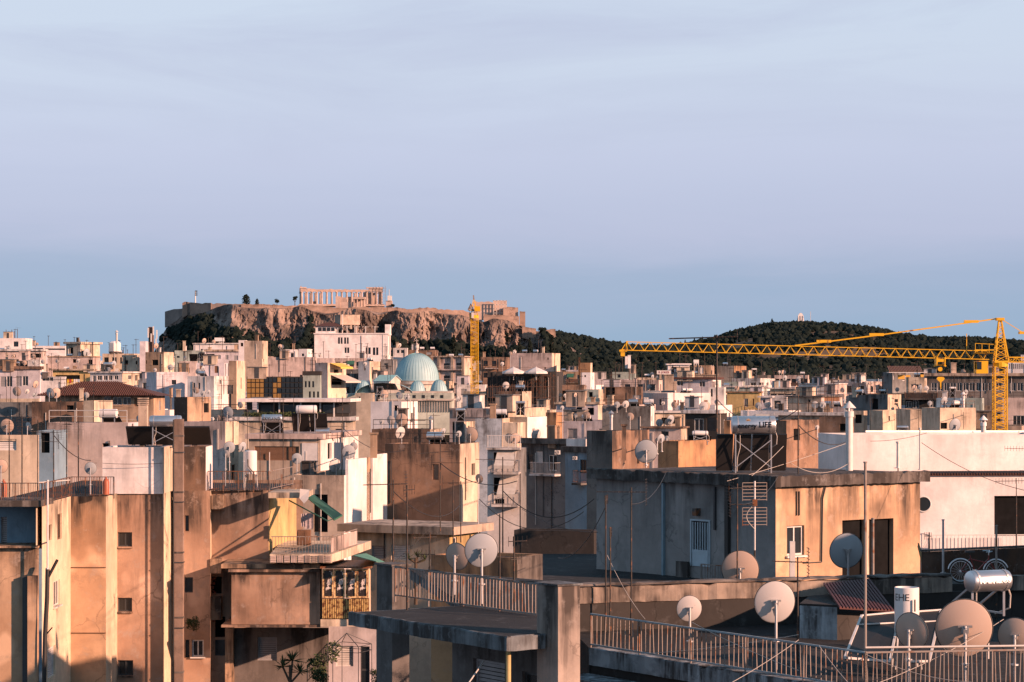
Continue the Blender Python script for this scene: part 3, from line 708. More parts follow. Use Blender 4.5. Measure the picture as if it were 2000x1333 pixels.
def wood(name, label, pts):
    vs, fs = [], []
    for p, r, hz in pts:
        pv, pf = qw.choice(protos); b = len(vs); an = qw.uniform(0, 6.28); c, s = math.cos(an), math.sin(an)
        vs += [(p.x + r * (c * v.x - s * v.y), p.y + r * (s * v.x + c * v.y), p.z + r * hz * v.z) for v in pv]; fs += [[b + i for i in f] for f in pf]
    me = bpy.data.meshes.new(name); me.from_pydata(vs, [], fs); me.update(); me.materials.append(LEAF)
    o = bpy.data.objects.new(name, me); COL.objects.link(o); tag(o, label, 'woodland'); o['kind'] = 'stuff'; return o
pts = []
while len(pts) < 9500:
    px = qw.uniform(985, 2080); t = 1.04 - qw.random() ** 1.2 * 1.04; p = hill_pt(px, t)
    bare = noise.noise((p.x * .012 + 5, p.y * .010, 0)) > .28 and 1380 < px < 1620 and .1 < t < .8
    if bare and qw.random() < .9: continue
    r = qw.uniform(1.4, 4.2); pts.append((p + V((0, 0, r * .5)), r, qw.uniform(.75, 1.25)))
for i in range(3500):
    Yq = qw.uniform(1350, 2180); pts.append((V((PX(qw.uniform(1090, 2080), Yq), Yq, min(36.2, 2 + .018 * Yq) + 1)), qw.uniform(1.6, 4.0), qw.uniform(.8, 1.3)))
wood('woodland', 'dark pine wood covering the long hill behind the yellow crane', pts)
# -- the rock
def rockmat():
    m, nt, b = newmat('limestone rock'); L = nt.links.new
    t = nt.nodes.new('ShaderNodeTexCoord'); n1 = nt.nodes.new('ShaderNodeTexNoise'); n1.inputs['Scale'].default_value = .035; n1.inputs['Detail'].default_value = 8; n1.inputs['Roughness'].default_value = .7
    L(t.outputs['Object'], n1.inputs['Vector']); r = nt.nodes.new('ShaderNodeValToRGB'); e = r.color_ramp.elements
    e[0].position = .34; e[0].color = (.035, .032, .032, 1); e[1].position = .62; e[1].color = (.30, .235, .20, 1); x = r.color_ramp.elements.new(.48); x.color = (.135, .108, .095, 1)
    L(n1.outputs[0], r.inputs[0]); L(r.outputs[0], b.inputs['Base Color']); b.inputs['Roughness'].default_value = .95; b.inputs['Specular IOR Level'].default_value = .1
    n2 = nt.nodes.new('ShaderNodeTexNoise'); n2.inputs['Scale'].default_value = .18; n2.inputs['Detail'].default_value = 8; L(t.outputs['Object'], n2.inputs['Vector'])
    bp = nt.nodes.new('ShaderNodeBump'); bp.inputs['Strength'].default_value = .8; bp.inputs['Distance'].default_value = 3.0; L(n2.outputs[0], bp.inputs['Height']); L(bp.outputs[0], b.inputs['Normal'])
    return m
ROCK = rockmat()
YR = 1990.0
rtop = [(285, 690), (300, 666), (312, 648), (322, 634), (345, 619), (360, 612), (380, 603), (400, 599), (440, 599), (470, 601), (520, 601), (580, 602), (600, 606), (640, 611), (700, 606), (760, 608), (800, 611), (840, 611), (880, 613), (920, 620), (945, 629), (1000, 629), (1025, 638), (1055, 650), (1085, 660), (1110, 674), (1130, 690)]
def roff(px): return max(0, 470 - px) * .34
def rock_pt(u, v):
    px = 284 + 850 * u;  yt = lerpl(rtop, px); zt = PZ(yt, YR); zb = 34.0; x = PX(px, YR)
    if v < .8:
        t = v / .8; z = zb + (zt - zb) * t; out = 62 * (1 - t) ** 2.2 + 6 * (1 - t)
        w = V((x * .02, z * .018, 0)); cr = noise.ridged_multi_fractal(w + V((3, 1, 0)), 1.0, 2.1, 6, 1.0, 2.0, noise_basis='PERLIN_ORIGINAL') if False else 0
        cr = noise.turbulence(V((x * .030, z * .016, 1.3)), 6, True, noise_basis='PERLIN_ORIGINAL', amplitude_scale=.6, frequency_scale=2.1)
        cr2 = noise.noise(V((x * .011, z * .008, 7))) * 16
        y = YR - 22 + roff(px) - out + (cr * 30 - 20 + cr2) * min(1, 2.6 * (1 - t) + .22); z2 = z + noise.noise(V((x * .09, z * .09, 4))) * 2.0 + noise.noise(V((x * .05, 0, 9))) * 5 * t * t
        return V((x, y, z2))
    t = (v - .8) / .2; return V((x, YR + 2 + roff(px) + 190 * t, zt + 1.5 * t))
struct(grid_mesh('rock_hill', rock_pt, 420, 110, ROCK, smooth=False))
pts = []
for i in range(7500):
    u = qw.random(); px = 284 + 850 * u; k = qw.random() ** 1.4; v = k * .70; p = rock_pt(u, v)
    nn_ = noise.noise((p.x * .018, p.z * .03, 2)); dens = .95 if v < .22 else (.9 * (nn_ > (-.2 if 380 < px < 580 else -.02)) if px < 620 else .9 if px > 1060 else .8 * (nn_ > .10 and v < .42))
    if qw.random() < dens: r = qw.uniform(1.1, 3.4); pts.append((p + V((0, -1.0, r * .3)), r, qw.uniform(.8, 1.4)))
wood('hillside_bushes', 'dark trees and bushes around the foot of the rock', pts)
# -- fortress walls on the rock
MASON = wallmat('old masonry', (.48, .345, .27), .95, .6, sc=.2, bump=.6, patch=.3)
MARB = wallmat('weathered marble', (.60, .47, .40), .25, .1, sc=.3, jit=.06)
MASG = wallmat('grey masonry', (.30, .26, .24), .5, .2, sc=.16, bump=.6)
def fort(label, pts, Yf, thick=6, mat=MASON, slope=0):
    """pts: (px, ytop, ybottom) along the wall, depth Yf at the first point growing by slope per pixel"""
    mb = MB(); n = len(pts); q = random.Random(int(pts[0][0])); rows = []
    fine = []
    for (a, b) in zip(pts, pts[1:]):
        k = max(1, int(abs(b[0] - a[0]) / 5))
        for i in range(k): t = i / k; fine.append((a[0] + (b[0] - a[0]) * t, a[1] + (b[1] - a[1]) * t + q.choice((-.9, -.3, 0, .3, .5, 1.2)), a[2] + (b[2] - a[2]) * t))
    fine.append(pts[-1])
    for px, yt, yb in fine:
        Yq = Yf + slope * (px - pts[0][0]); rows.append((P(px, yt, Yq), P(px, yb, Yq)))
    for (t0, b0), (t1, b1) in zip(rows, rows[1:]):
        d = V((0, thick, 0)); mb.add([b0, b1, t1, t0, b0 + d, b1 + d, t1 + d, t0 + d], [(0, 1, 2, 3), (3, 2, 6, 7), (4, 7, 6, 5)])
    for t0, b0 in (rows[0], rows[-1]): d = V((0, thick, 0)); mb.add([b0, t0, t0 + d, b0 + d], [(0, 1, 2, 3)])
    t = tag(mb.build('fortress_wall', mat, None, o=rows[0][0]), label, 'wall', 'fortress walls on the rock'); return t
fort('low grey fortress wall at the left end of the rock', [(322, 608, 640), (340, 605, 632), (357, 603, 624)], 2026, mat=MASG, slope=-.3)
fort('taller square-cornered fortress wall rising above the left cliff', [(356, 591, 622), (366, 590, 616)], 1999, thick=10)
fort('narrow buttress of the fortress wall below the white mast', [(366, 591, 618), (371, 591, 616)], 2000, mat=MASG)
fort('sunlit fortress wall section right of the buttress', [(371, 591, 616), (379, 591, 614), (395, 593, 612), (412, 592, 606)], 1995, slope=-.3)
fort('long grey curtain wall left of the cypress trees', [(412, 593, 612), (444, 594, 612), (470, 594, 613)], 1985, mat=MASG)
fort('warm curtain wall under the two cypress trees', [(471, 594, 607), (505, 594, 605), (530, 595, 608), (560, 597, 610), (583, 597, 612)], 1982)
fort('broken terrace wall directly below the temple', [(583, 597, 622), (610, 596, 614), (640, 598, 622), (668, 602, 618), (700, 600, 614), (748, 600, 620)], 1984)
fort('curtain wall right of the temple ruins', [(748, 601, 622), (775, 601, 618), (800, 604, 622), (835, 600, 622), (862, 605, 624), (900, 606, 626), (925, 612, 632)], 1986)
fort('wall between tower crane and gatehouse ruins', [(925, 590, 635), (950, 589, 622), (966, 592, 620)], 1984, mat=MARB)
fort('massive bastion wall on the right end of the rock', [(945, 614, 633), (985, 616, 630), (1014, 618, 638)], 1972)
fort('square gatehouse tower at the right end of the rock', [(983, 600, 620), (992, 599, 620), (1012, 601, 620)], 1976, thick=14)
fort('slim corner bastion at the right end of the rock', [(1015, 609, 636), (1026, 609, 638)], 1974, thick=10)
fort('lower ruined wall on the slope right of the bastion', [(1020, 640, 660), (1034, 640, 664), (1047, 642, 666)], 1965)
fort('last small ruined gate wall beside the round tree', [(1062, 648, 666), (1076, 643, 664), (1085, 643, 664)], 1960, thick=8)
sc_ = MB(); 
for k in range(5):
    x = PX(964 + k * 6.2, 1982); sc_.bar((x, 1979, PZ(622, 1982)), (x, 1979, PZ(587, 1982)), .5); 
for k in range(4): z = PZ(588 + k * 8, 1982); sc_.bar((PX(963, 1982), 1979, z), (PX(990, 1982), 1979, z), .5)
tag(sc_.build('scaffolding', PALE), 'pale scaffolding around the gatehouse ruins on the rock', 'scaffolding')
fort('marble gatehouse block behind the scaffolding', [(963, 588, 616), (975, 587, 616), (990, 588, 616)], 1990, thick=12, mat=MARB)
# -- the temple
def temple():
    Yt = 2040.0; al = R(-7); ex, ey = V((math.cos(al), -math.sin(al), 0)), V((math.sin(al), math.cos(al), 0)); A = P(587, 594, Yt); zz = V((0, 0, 1)); W = 69.5; D = 31.0; zb = A.z
    t = empty('temple', A - zz * 3, 'ruined marble temple with a long row of columns on the rock', 'temple')
    def pt(u, v, z): return V((A.x, A.y, 0)) + ex * u + ey * v + zz * (zb + z)
    def bx(nm, u0, u1, v0, v1, z0, z1, m=MARB): return MB().obox(pt((u0 + u1) / 2, (v0 + v1) / 2, (z0 + z1) / 2), (ex, ey, zz), ((u1 - u0) / 2, (v1 - v0) / 2, (z1 - z0) / 2)).build(nm, m, t)
    for i in range(3): bx('step', -.7 * (2 - i) - .8, W + .7 * (2 - i) + .8, -.7 * (2 - i) - .8, D + .7 * (2 - i) + .8, -1.65 + .55 * i, -1.1 + .55 * i)
    c = MB(); prof = [(.95, 0), (.93, 2), (.88, 5), (.80, 8), (.75, 9.4), (1.0, 9.9), (1.08, 10.05)]; c.lathe(prof, 14); c.box(-1.1, 1.1, -1.1, 1.1, 10.05, 10.4); cm = c.mesh('column', MARB, smooth=50)
    spots = [(1 + i * (W - 2) / 16, 1) for i in range(17)] + [(1, 1 + j * (D - 2) / 7) for j in range(1, 8)] + [(W - 1, 1 + j * (D - 2) / 7) for j in range(1, 8)] + [(1 + i * (W - 2) / 16, D - 1) for i in (1, 2, 3, 4, 11, 12, 13, 14, 15)]
    for u, v in spots: inst('column', cm, t, pt(u, v, 0) - V(t.location), (0, 0, -al + rnd.random()))
    bx('architrave', 0, W, .1, 1.9, 10.4, 11.75); bx('architrave', .1, 1.9, 1.9, D, 10.4, 11.75); bx('architrave', W - 1.9, W - .1, 1.9, D, 10.4, 11.75)
    q = random.Random(5); u = 0; 
    while u < W - 1:
        w = q.uniform(1.6, 3.4); h = 2.9 if (u < 6 or u > W - 13) else q.choice((0.5, 1.2, 1.3, 1.3, 2.2))
        bx('frieze_block', u + .05, min(W, u + w) - .05, .2, 1.8, 11.752, 11.75 + h * .48); u += w
    for (u0, u1, h) in ((-.4, 5, 1.0), (W - 14, W + .4, 1.2)): bx('cornice', u0, u1, -.3, 2.3, 11.75 + 1.45, 11.75 + 1.45 + h)
    for (u0, v0, v1, h) in ((0, 2, 8, 3.6), (0, 8, 13, 2.2), (0, 20, 29, 2.8)): MB().prism([pt(u0, v0, 11.75), pt(u0, v1, 11.75), pt(u0, v1, 11.75 + h), pt(u0, v0, 13.2)], ex * 1.2).build('pediment', MARB, t)
    bx('cella_wall', W - 30, W - 6, 8, 9.4, 0, 6.5); bx('cella_wall', W - 16, W - 6, 7.9, 9.5, 6.51, 10.3); bx('cella_wall', W - 7.5, W - 6, 9.41, 24, 0, 10.2); bx('cella_wall', 9, 14, 8, 9.2, 0, 2.5)
    s = MB()
    for k in range(6): s.bar(pt(W - 12 + k * 2.8, -1.6, -1), pt(W - 12 + k * 2.8, -1.6, 15.5 if k > 1 else 12), .22)
    for k in range(6): s.bar(pt(W - 2, -1.6, k * 2.6), pt(W + 3, -1.6, k * 2.6), .2)
    for k in range(2): s.bar(pt(W - 12, -1.6, 11.5 + k * 2.2), pt(W + 2.5, -1.6, 11.5 + k * 2.2), .2)
    s.build('scaffold', RUSTP, t)
temple()
def small_temple():
    Yt = 2002.0; t = empty('small_temple', P(700, 600, Yt), 'small ruined temple with four columns in front of the large one', 'temple'); zz = V((0, 0, 1))
    def bx(nm, x0, x1, y0, y1, d0=0, d1=9, m=MARB): MB().box(PX(x0, Yt), PX(x1, Yt), Yt + d0, Yt + d1, PZ(y1, Yt), PZ(y0, Yt)).build(nm, m, t)
    bx('plinth', 688, 714, 599.5, 604, -1, 10); bx('entablature', 689, 713.5, 580.5, 584.5); bx('back_wall', 690, 713, 584.6, 599.4, 6, 8); bx('side_wall', 664, 688.9, 590, 602, 3, 6); bx('ruin_block', 655, 664, 579, 603, 2, 6); bx('side_wall', 664.1, 676, 581, 589.9, 3, 6)
    c = MB(); c.lathe([(.62, 0), (.58, 4), (.52, 6.1), (.75, 6.4)], 10); cm = c.mesh('column', MARB, smooth=50)
    for px in (691, 697.5, 705, 711.5): o = P(px, 599.5, Yt + 1); inst('column', cm, t, o - V(t.location))
small_temple()
# -- mast with flag, hut on the rock, monument and trees
tm = empty('flag_mast', P(381.5, 593, 1995), 'white mast with floodlights above the left fortress wall', 'mast'); a, b = P(381.5, 593, 1995), P(381.5, 568, 1995)
MB().cyl(a, b, .55, .4, 8).build('mast', FRW, tm); mb = MB()
for dz in (0, 1.6, 3.2): mb.box(b.x - .2, b.x + 1.7, b.y - .5, b.y + .5, b.z - dz - .9, b.z - dz)
mb.build('floodlight', FRD, tm)
tm = empty('site_hut', P(760, 600, 2010), 'pale works hut with hoist right of the large temple', 'hut')
MB().box(PX(754, 2010), PX(766, 2010), 2010, 2016, PZ(602, 2010), PZ(588, 2010)).build('hut_wall', MARB, tm); MB().box(PX(757, 2010), PX(765, 2010), 2009, 2014, PZ(587.8, 2010), PZ(578, 2010)).build('hut_tower', FRW, tm)
MB().cyl(P(760, 578, 2010), P(760, 566, 2010), .25, n=6).build('hoist_mast', PALE, tm)
tm = empty('monument', P(1564, 634, HYD - 8), 'tall ruined marble monument on top of the wooded hill', 'monument'); Ym = HYD - 8
poly = [(1557, 636), (1570.5, 636), (1570, 624), (1569, 617), (1567, 613), (1564, 611.5), (1561, 613), (1559, 617), (1557.5, 624)]
MB().prism([P(x, y, Ym) for x, y in poly], (0, 5, 0)).build('monument_wall', WTANK, tm); mb = MB()
for x in (1559.5, 1564, 1568.5): mb.box(PX(x - .7, Ym), PX(x + .7, Ym), Ym - .7, Ym - .01, PZ(632, Ym), PZ(617, Ym))
mb.build('pilaster', W_['clean'], tm); MB().box(PX(1554, Ym), PX(1573, Ym), Ym - 2, Ym + 8, PZ(640, Ym), PZ(633, Ym)).build('plinth', MARB, tm)
tag(MB().cyl(P(1583, 636, HYD), P(1583, 609, HYD), .25, n=6).build('radio_mast', PALE), 'hair-thin mast right of the hilltop monument', 'mast')
for (px, yt, yb, w, Y, k, lb) in [
    (480, 576, 595, 15, 1996, 'cypress', 'broad dark cypress standing on the curtain wall'), (502, 584, 595, 8, 1996, 'cypress', 'small cypress right of the broad one on the wall'),
    (541, 584, 596, 13, 1996, 'round', 'flat-topped pine alone on the wall left of the temple'), (576, 577, 597, 13, 2030, 'round', 'dark tree touching the left corner of the temple'),
    (767, 594, 602, 10, 2008, 'round', 'small bush at the foot of the works hut'), (1058, 637, 662, 20, 1958, 'round', 'round dark tree between the two lowest ruined walls'),
    (992, 644, 690, 18, 1930, 'round', 'dark tree in the cleft of the right cliff'), (1078, 655, 690, 9, 1925, 'cypress', 'pointed cypress below the ruined gate wall'),
    (1035, 660, 690, 9, 1925, 'cypress', 'pointed cypress at the foot of the right cliff'), (1015, 664, 692, 8, 1925, 'cypress', 'short cypress left of the pointed one at the cliff foot'),
    (886, 655, 690, 12, 1925, 'cypress', 'cypress on the slope left of the tower crane'), (1134, 654, 668, 4, HYD, 'cypress', 'lone cypress on the saddle right of the rock'),
    (1178, 659, 674, 9, HYD, 'round', 'tufted pine on the saddle midway to the crane tip'), (1212, 666, 682, 4, HYD, 'cypress', 'thin cypress on the ridge left of the crane tip'),
    (1356, 660, 678, 5, HYD, 'cypress', 'cypress pair member on the ridge under the long antenna'), (1372, 658, 674, 6, HYD, 'cypress', 'cypress on the ridge right of the pair'),
    (1338, 664, 682, 4, HYD, 'cypress', 'thin cypress on the ridge above the jib'), (1435, 645, 662, 6, HYD, 'cypress', 'cypress where the hill steepens'),
    (1508, 623, 642, 9, HYD, 'cypress', 'tall cypress clump on the hilltop left of the monument'), (1462, 638, 652, 4, HYD, 'cypress', 'thin cypress on the hill shoulder'),
    (1648, 630, 642, 14, HYD, 'round', 'flat pine on the hilltop right of the monument'), (1622, 633, 644, 12, HYD, 'round', 'rounded pine on the hilltop near the monument'),
    (1800, 658, 672, 10, HYD, 'round', 'pine on the low far ridge left of the crane mast'), (1892, 655, 674, 5, HYD, 'cypress', 'thin cypress on the low ridge behind the jib')]:
    tree(px, yt, yb, w, Y, lb, k)
# ------------------------------------------------------------------ the city, far to near
B = {}
def bd(key, label, xl, xc, xr, yt, Y, a, mat, **k):
    B[key] = Bld(k.pop('name', 'building'), label, xl, xc, xr, yt, Y, a, mat, short=k.pop('short', None), **k); return B[key]
# ---- left, back rows
bd('l1', 'white block with corner mast at the far left skyline', -25, 50, 50, 661, 700, 0, 'clean', auto=[('F', 2, 1.4, 1.5, 'g')])
bd('l2', 'long low white modern building with dark strip windows at left', 50, 128, 128, 676, 900, 0, 'clean', F=[(50, 680, 84, 683.5, 'g'), (88, 681, 127, 684, 'g')])
bd('l3', 'pink terrace building with a dark gallery at the left edge', -25, 82, 90, 686, 640, 3, 'pink', F=[(40, 691, 80, 699, 'o')], cornice=(.5, .5, 'white'))
bd('l4', 'dark low roof building with dishes at the left edge', -25, 54, 54, 702, 560, 0, 'dark', depth=6)
bd('l4b', 'small white roof hut beside the dark left roof', 54, 78, 82, 703, 556, 3, 'white', depth=4)
bd('l6u', 'yellow penthouse block with wide eaves at left', 129, 157, 195, 672, 600, 24, 'cream', matR='cream', cornice=(.5, .5), F=[(137, 679, 143, 694, 'o')])
bd('l6', 'brown flat-roofed storey with two doors below the yellow penthouse', 93, 182, 196, 698, 560, 6, 'pink', F=[(142, 702, 148.5, 709, 'o'), (172.5, 703, 180.5, 720, 'o')], R=[], cornice=(.15, .25, 'tan'))
bd('l7', 'yellow apartment storey with laundry balcony at left', 103, 179, 182, 724, 535, 3, 'yellow', F=[(108, 733, 156, 747, 'o')], cornice=(.7, .35, 'beige'))
bd('l5', 'white house with dark shutters and tiled eyebrow at the left edge', -25, 78, 82, 722, 450, 2, 'lilac', F=[(1, 736, 12, 756, 's'), (13, 735, 24, 756, 'f'), (31, 735, 42, 755, 's'), (44, 735, 55, 754, 'f')], cornice=(.3, .6, 'brown'))
bd('l5b', 'low white house with a lattice window left of the tiled roof', 80, 128, 130, 736, 400, 2, 'white', F=[(82, 737, 104, 745, 'f')])
bd('l8', 'white glazed veranda house behind the tiled roof', 176, 239, 272, 729, 470, 14, 'white', matR='cream', F=[(181, 734, 187, 748, 'f'), (190, 734, 199, 743, 'f'), (202, 734, 210, 743, 'f'), (212, 734, 219, 743, 'f'), (223, 734, 231, 742, 'f')], R=[(250, 733, 257, 742, 'f'), (264, 733, 268, 744, 'g')], cornice=(.3, .3, 'white'))
bd('l9', 'cream roof block cluttered with pipes left of the lilac slab', 238, 268, 273, 694, 580, 4, 'cream', F=[(243, 704, 250, 713, 'o'), (265, 705, 271, 712, 'o')])
bd('l9b', 'plain cream block under the octagonal roof tank', 200, 262, 274, 691, 612, 4, 'cream', auto=[('F', 4, 1.2, 1.6, 'g')])
bd('l10', 'tall lilac gable slab rising above the left roofs', 273, 284, 284, 667, 590, 0, 'lilac', depth=5)
bd('l11', 'beige rooftop house with a dark doorway beside the lilac slab', 284, 319, 339, 688, 575, 17, 'tan', matR='cream', F=[(297, 703, 309, 714, 'o'), (285, 704, 287, 711, 'o')])
bd('l12', 'grey green flank of a block below the rock', 341, 395, 400, 685, 625, 3, 'green')
bd('l13', 'white office block with a low annex below the rock', 378, 466, 468, 673, 700, 2, 'clean', F=[(392, 682, 396, 690, 'g')], cornice=(.3, .4, 'white'))
bd('l13b', 'white roof house with a dark opening beside the tan tower', 466, 480, 483, 665, 560, 3, 'clean', F=[(470, 670, 475, 677, 'o')])
bd('l14', 'low roof building with three dark shutters left of the tan tower', 402, 478, 478, 687, 600, 0, 'lilac', F=[(424, 694, 431, 702, 's'), (440, 694, 446, 703, 's'), (457, 695, 465, 704, 's')], cornice=(.4, .5, 'beige'))
bd('l15', 'pink stained block with shutters in front of the grey green flank', 350, 382, 386, 706, 520, 3, 'pink')
bd('l15b', 'lilac block with two brown shutters behind the white corner building', 384, 438, 446, 709, 470, 3, 'lilac', F=[(390, 715, 400, 734, 'B'), (419, 715, 426, 729, 'B')])
bd('l16', 'plain lilac wall building right of the tiled roof', 286, 306, 368, 727, 430, -15, 'lilac')
bd('l17', 'bright white corner building with narrow slit windows', 366, 418, 446, 735, 400, 16, 'white', F=[(377, 748, 381, 760, 'b'), (387, 748, 391, 760, 'b')])
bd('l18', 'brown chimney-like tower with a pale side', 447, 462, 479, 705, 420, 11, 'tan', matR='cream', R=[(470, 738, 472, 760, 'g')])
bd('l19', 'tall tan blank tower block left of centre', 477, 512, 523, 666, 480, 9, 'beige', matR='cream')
bd('l20', 'long pink blank wall with pipes behind the glass building', 522, 615, 618, 698, 520, 3, 'pink')
bd('l21', 'small white stair house at the left below the hotel', 548, 581, 582, 683, 610, 2, 'clean')
bd('l22', 'small white stair house with one window below the hotel', 583, 600, 610, 682, 600, 12, 'clean', F=[(589, 691, 594, 696, 'g')])
bd('l22b', 'low pale parapet wall block under the hotel', 612, 650, 653, 700, 545, 3, 'pink')
# glass building
gb = bd('glass', 'dark glass office building with bronze panes', 482, 592, 594, 736, 380, 1, 'dark', short='glass')
u0, zt0 = gb.uf(482, 737); u1, zb0 = gb.uf(592, 779); nx, ny = 13, 4
BRZ = glassmat('bronze mirror glass', (.42, .23, .07), .25); bpy.data.materials['bronze mirror glass'].node_tree.nodes['Principled BSDF'].inputs['Metallic'].default_value = .6
for i in range(nx):
    for j in range(ny):
        w = (u1 - u0) / nx; h = (zt0 - zb0) / ny; br = (i < 4) or (i in (6, 7) and (i * 7 + j) % 5 != 0)
        gb.slab('pane', u0 + i * w + .07, u0 + (i + 1) * w - .07, -.12, -.004, zb0 + j * h + .07, zb0 + (j + 1) * h - .07, BRZ if br else GL)
bd('l23', 'white house with three tall windows right of the glass building', 592, 625, 628, 733, 368, 2, 'green', F=[(595, 745, 599, 757, 'g'), (602, 745, 606, 757, 'g'), (609.5, 745, 613.5, 757, 'g'), (603, 765, 607, 777, 'g'), (611, 765, 615, 777, 'g'), (619, 765, 623, 777, 'g')], cornice=(.1, .6, 'dark'))
x = bd('l24', 'stepped cream apartment house with yellow and white awnings', 616, 640, 676, 709, 420, 26, 'pink', matR='cream', R=[(652, 722, 662, 729, 'o'), (648, 741, 668, 752, 'o')])
def side_awning(b, px0, px1, py, dep, drop, mat):
    v0, z = b.vr(px0, py); v1, _ = b.vr(px1, py); ex, ey = b.ex, b.ey
    p = lambda v, d, z_: b.FR + ey * v + ex * d + V((0, 0, z_)); mb = MB(); a, c, d, e = p(v0, .01, z), p(v1, .01, z), p(v1, dep, z - drop), p(v0, dep, z - drop)
    mb.prism([a, c, d, e], (0, 0, .04)); mb.prism([d, e, e - V((0, 0, .25)), d - V((0, 0, .25))], ex * .03); o = mb.build('awning', mat, b.root); f = MB(); f.bar(a - V((0, 0, 1)), e, .05); f.bar(c - V((0, 0, 1)), d, .05); f.build('awning_arm', FRD, o)
side_awning(x, 644, 668, 710, 2.2, .7, AWNY); side_awning(x, 646, 676, 733, 3.0, 1.1, AWN)
# hotel
h = bd('hotel', 'large white hotel block in front of the rock', 614, 758, 763, 653, 780, 1, 'clean', cornice=(.25, .35, 'clean'),
       F=[(660, 659.5, 664, 672, 'g'), (665.5, 659.5, 669, 672, 'g'), (672, 659.5, 676, 672, 'g'), (677.5, 659.5, 681, 672, 'g'), (673, 679, 677, 690, 'g'), (678, 679, 682, 690, 'g'), (714, 679, 718, 692, 'g'), (719, 679, 724, 692, 'g'), (728, 679, 733, 694, 'g'), (734.5, 679, 739, 694, 'g')])
u0, z0 = h.uf(616, 651); u1, z1 = h.uf(654, 638)
h.slab('penthouse', u0, u1, .5, 8, h.zt + .36, z1, W_['clean'])
for i in range(4): a = u0 + .9 + i * 1.4; h.slab('window', a, a + 1.1, .42, .49, z1 - 1.5, z1 - .35, GL)
pr = MB(); c0, c1, c2, c3 = h.pt(u0 - .4, 0, z1), h.pt(u1 + 2.5, 0, z1), h.pt(u1 + 2.5, 8.5, z1), h.pt(u0 - .4, 8.5, z1); r0, r1 = h.pt(u0 + 2.6, 4, z1 + 1.3), h.pt(u1 - .2, 4, z1 + 1.3)
pr.add([c0, c1, c2, c3, r0, r1], [(0, 1, 5, 4), (1, 2, 5), (2, 3, 4, 5), (3, 0, 4), (0, 3, 2, 1)]).build('roof', TILE, h.root)
for i in range(5): a = u1 + .8 + i * 3.0; h.slab('terrace_post', a, a + .2, .6, .8, h.zt + .36, h.zt + 2.6, FRW); h.slab('parasol', a - .9, a + 1.1, 1.0, 3.0, h.zt + 2.3, h.zt + 2.45, AWN)
ua, za = h.uf(652, 634); ub, zb_ = h.uf(703, 615); 
bd('hotel_tank', 'beige panelled plant room above the hotel roof', 652, 665, 703, 615, 783, -22, 'beige', depth=6, zb=PZ(634.5, 783))
pp = MB(); pp.cyl(P(684, 643, 785), P(684, 634, 785), .6, n=8); tag(pp.build('column', W_['beige']), 'short column carrying the plant room over the hotel roof', 'column')
bd('hotel_r', 'narrow white lift tower at the right end of the hotel', 752, 762, 763, 634, 781, 1, 'clean', depth=5, zb=PZ(655, 781))
# behind the dome
bd('d1', 'low cluttered terrace building left of the dome', 654, 720, 722, 700, 640, 2, 'pink', auto=[('F', 5, 1.2, 1.6, 'g')])
bd('d2', 'dark balcony house behind the small church domes', 672, 702, 704, 722, 560, 3, 'grey', auto=[('F', 3, 1.3, 2.0, 'g')])
bd('d3', 'white narrow house with cream side left of the big dome', 700, 722, 744, 706, 540, 22, 'white', matR='cream', F=[(711, 716, 714, 724, 'g')])
bd('d3b', 'grey blank house in the shade left of the big dome', 744, 772, 772, 702, 545, 0, 'grey')
bd('d4', 'white and green roof kiosk just left of the dome finial', 768, 795, 797, 680, 640, 3, 'white', F=[(775, 684, 780, 690, 'g'), (783, 684, 790, 690, 'g')])
bd('d5', 'brown shed with a corrugated front behind the dome', 797, 850, 856, 684, 630, 5, 'umber', F=[(833, 688, 843, 693, 's')])
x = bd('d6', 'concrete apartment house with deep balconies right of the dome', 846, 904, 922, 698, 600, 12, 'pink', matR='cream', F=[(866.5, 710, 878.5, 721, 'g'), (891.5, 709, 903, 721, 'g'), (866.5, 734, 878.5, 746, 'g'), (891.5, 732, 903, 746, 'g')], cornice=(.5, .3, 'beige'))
for py in (722.5, 747.5, 768): u0, z0 = x.uf(848, py); u1, _ = x.uf(903, py); x.balcony(u0, u1, z0, 1.0, W_['pink'], FRW, solid=False, pitch=.25)
for px in (858, 884, 905): u0, _ = x.uf(px, 730); x.slab('pier', u0 - .35, u0 + .25, -.5, -.003, x.zt - 12, x.zt - .05, W_['beige'])
bd('d7', 'brown clutter of sheds right of the tower crane top', 940, 990, 998, 698, 640, 6, 'umber', auto=[('F', 3, 1.2, 1.4, 'g')])
bd('d8', 'blank pink party wall building above the scaffold', 996, 1078, 1094, 690, 560, 14, 'pink', matR='cream', F=[(1069, 699, 1071.5, 703, 'o'), (1063, 718, 1066, 721, 'o')])
bd('d9', 'sunlit tan stair tower with a vent block', 1094, 1134, 1134, 698, 555, -2, 'ochre', depth=7)
bd('d10', 'small tan roof room beside the stair tower', 1133, 1153, 1157, 709, 540, 15, 'ochre', matR='cream')
bd('d10b', 'white roof cabin with a tiny window under the tan stair tower', 1134, 1153, 1156, 728, 460, 13, 'clean', F=[(1141, 733, 1144.5, 737, 'g')], depth=4)
bd('d11', 'far low roofs with a pale wall left of the white twin stacks', 1152, 1226, 1230, 741, 560, 4, 'lilac')
bd('d11b', 'green grey roof house under the white twin stacks', 1196, 1240, 1244, 727, 590, 4, 'green', F=[(1206, 731, 1212, 738, 'g')])
bd('d12', 'pillared cream stack building left of the printed sign', 1240, 1300, 1304, 738, 545, 4, 'cream', auto=[('F', 4, 1.2, 1.5, 'g')])
x = bd('joker', 'tan roof building carrying a red lettered sign', 1298, 1402, 1404, 733, 520, 1, 'beige', cornice=(.2, .15, 'beige'))
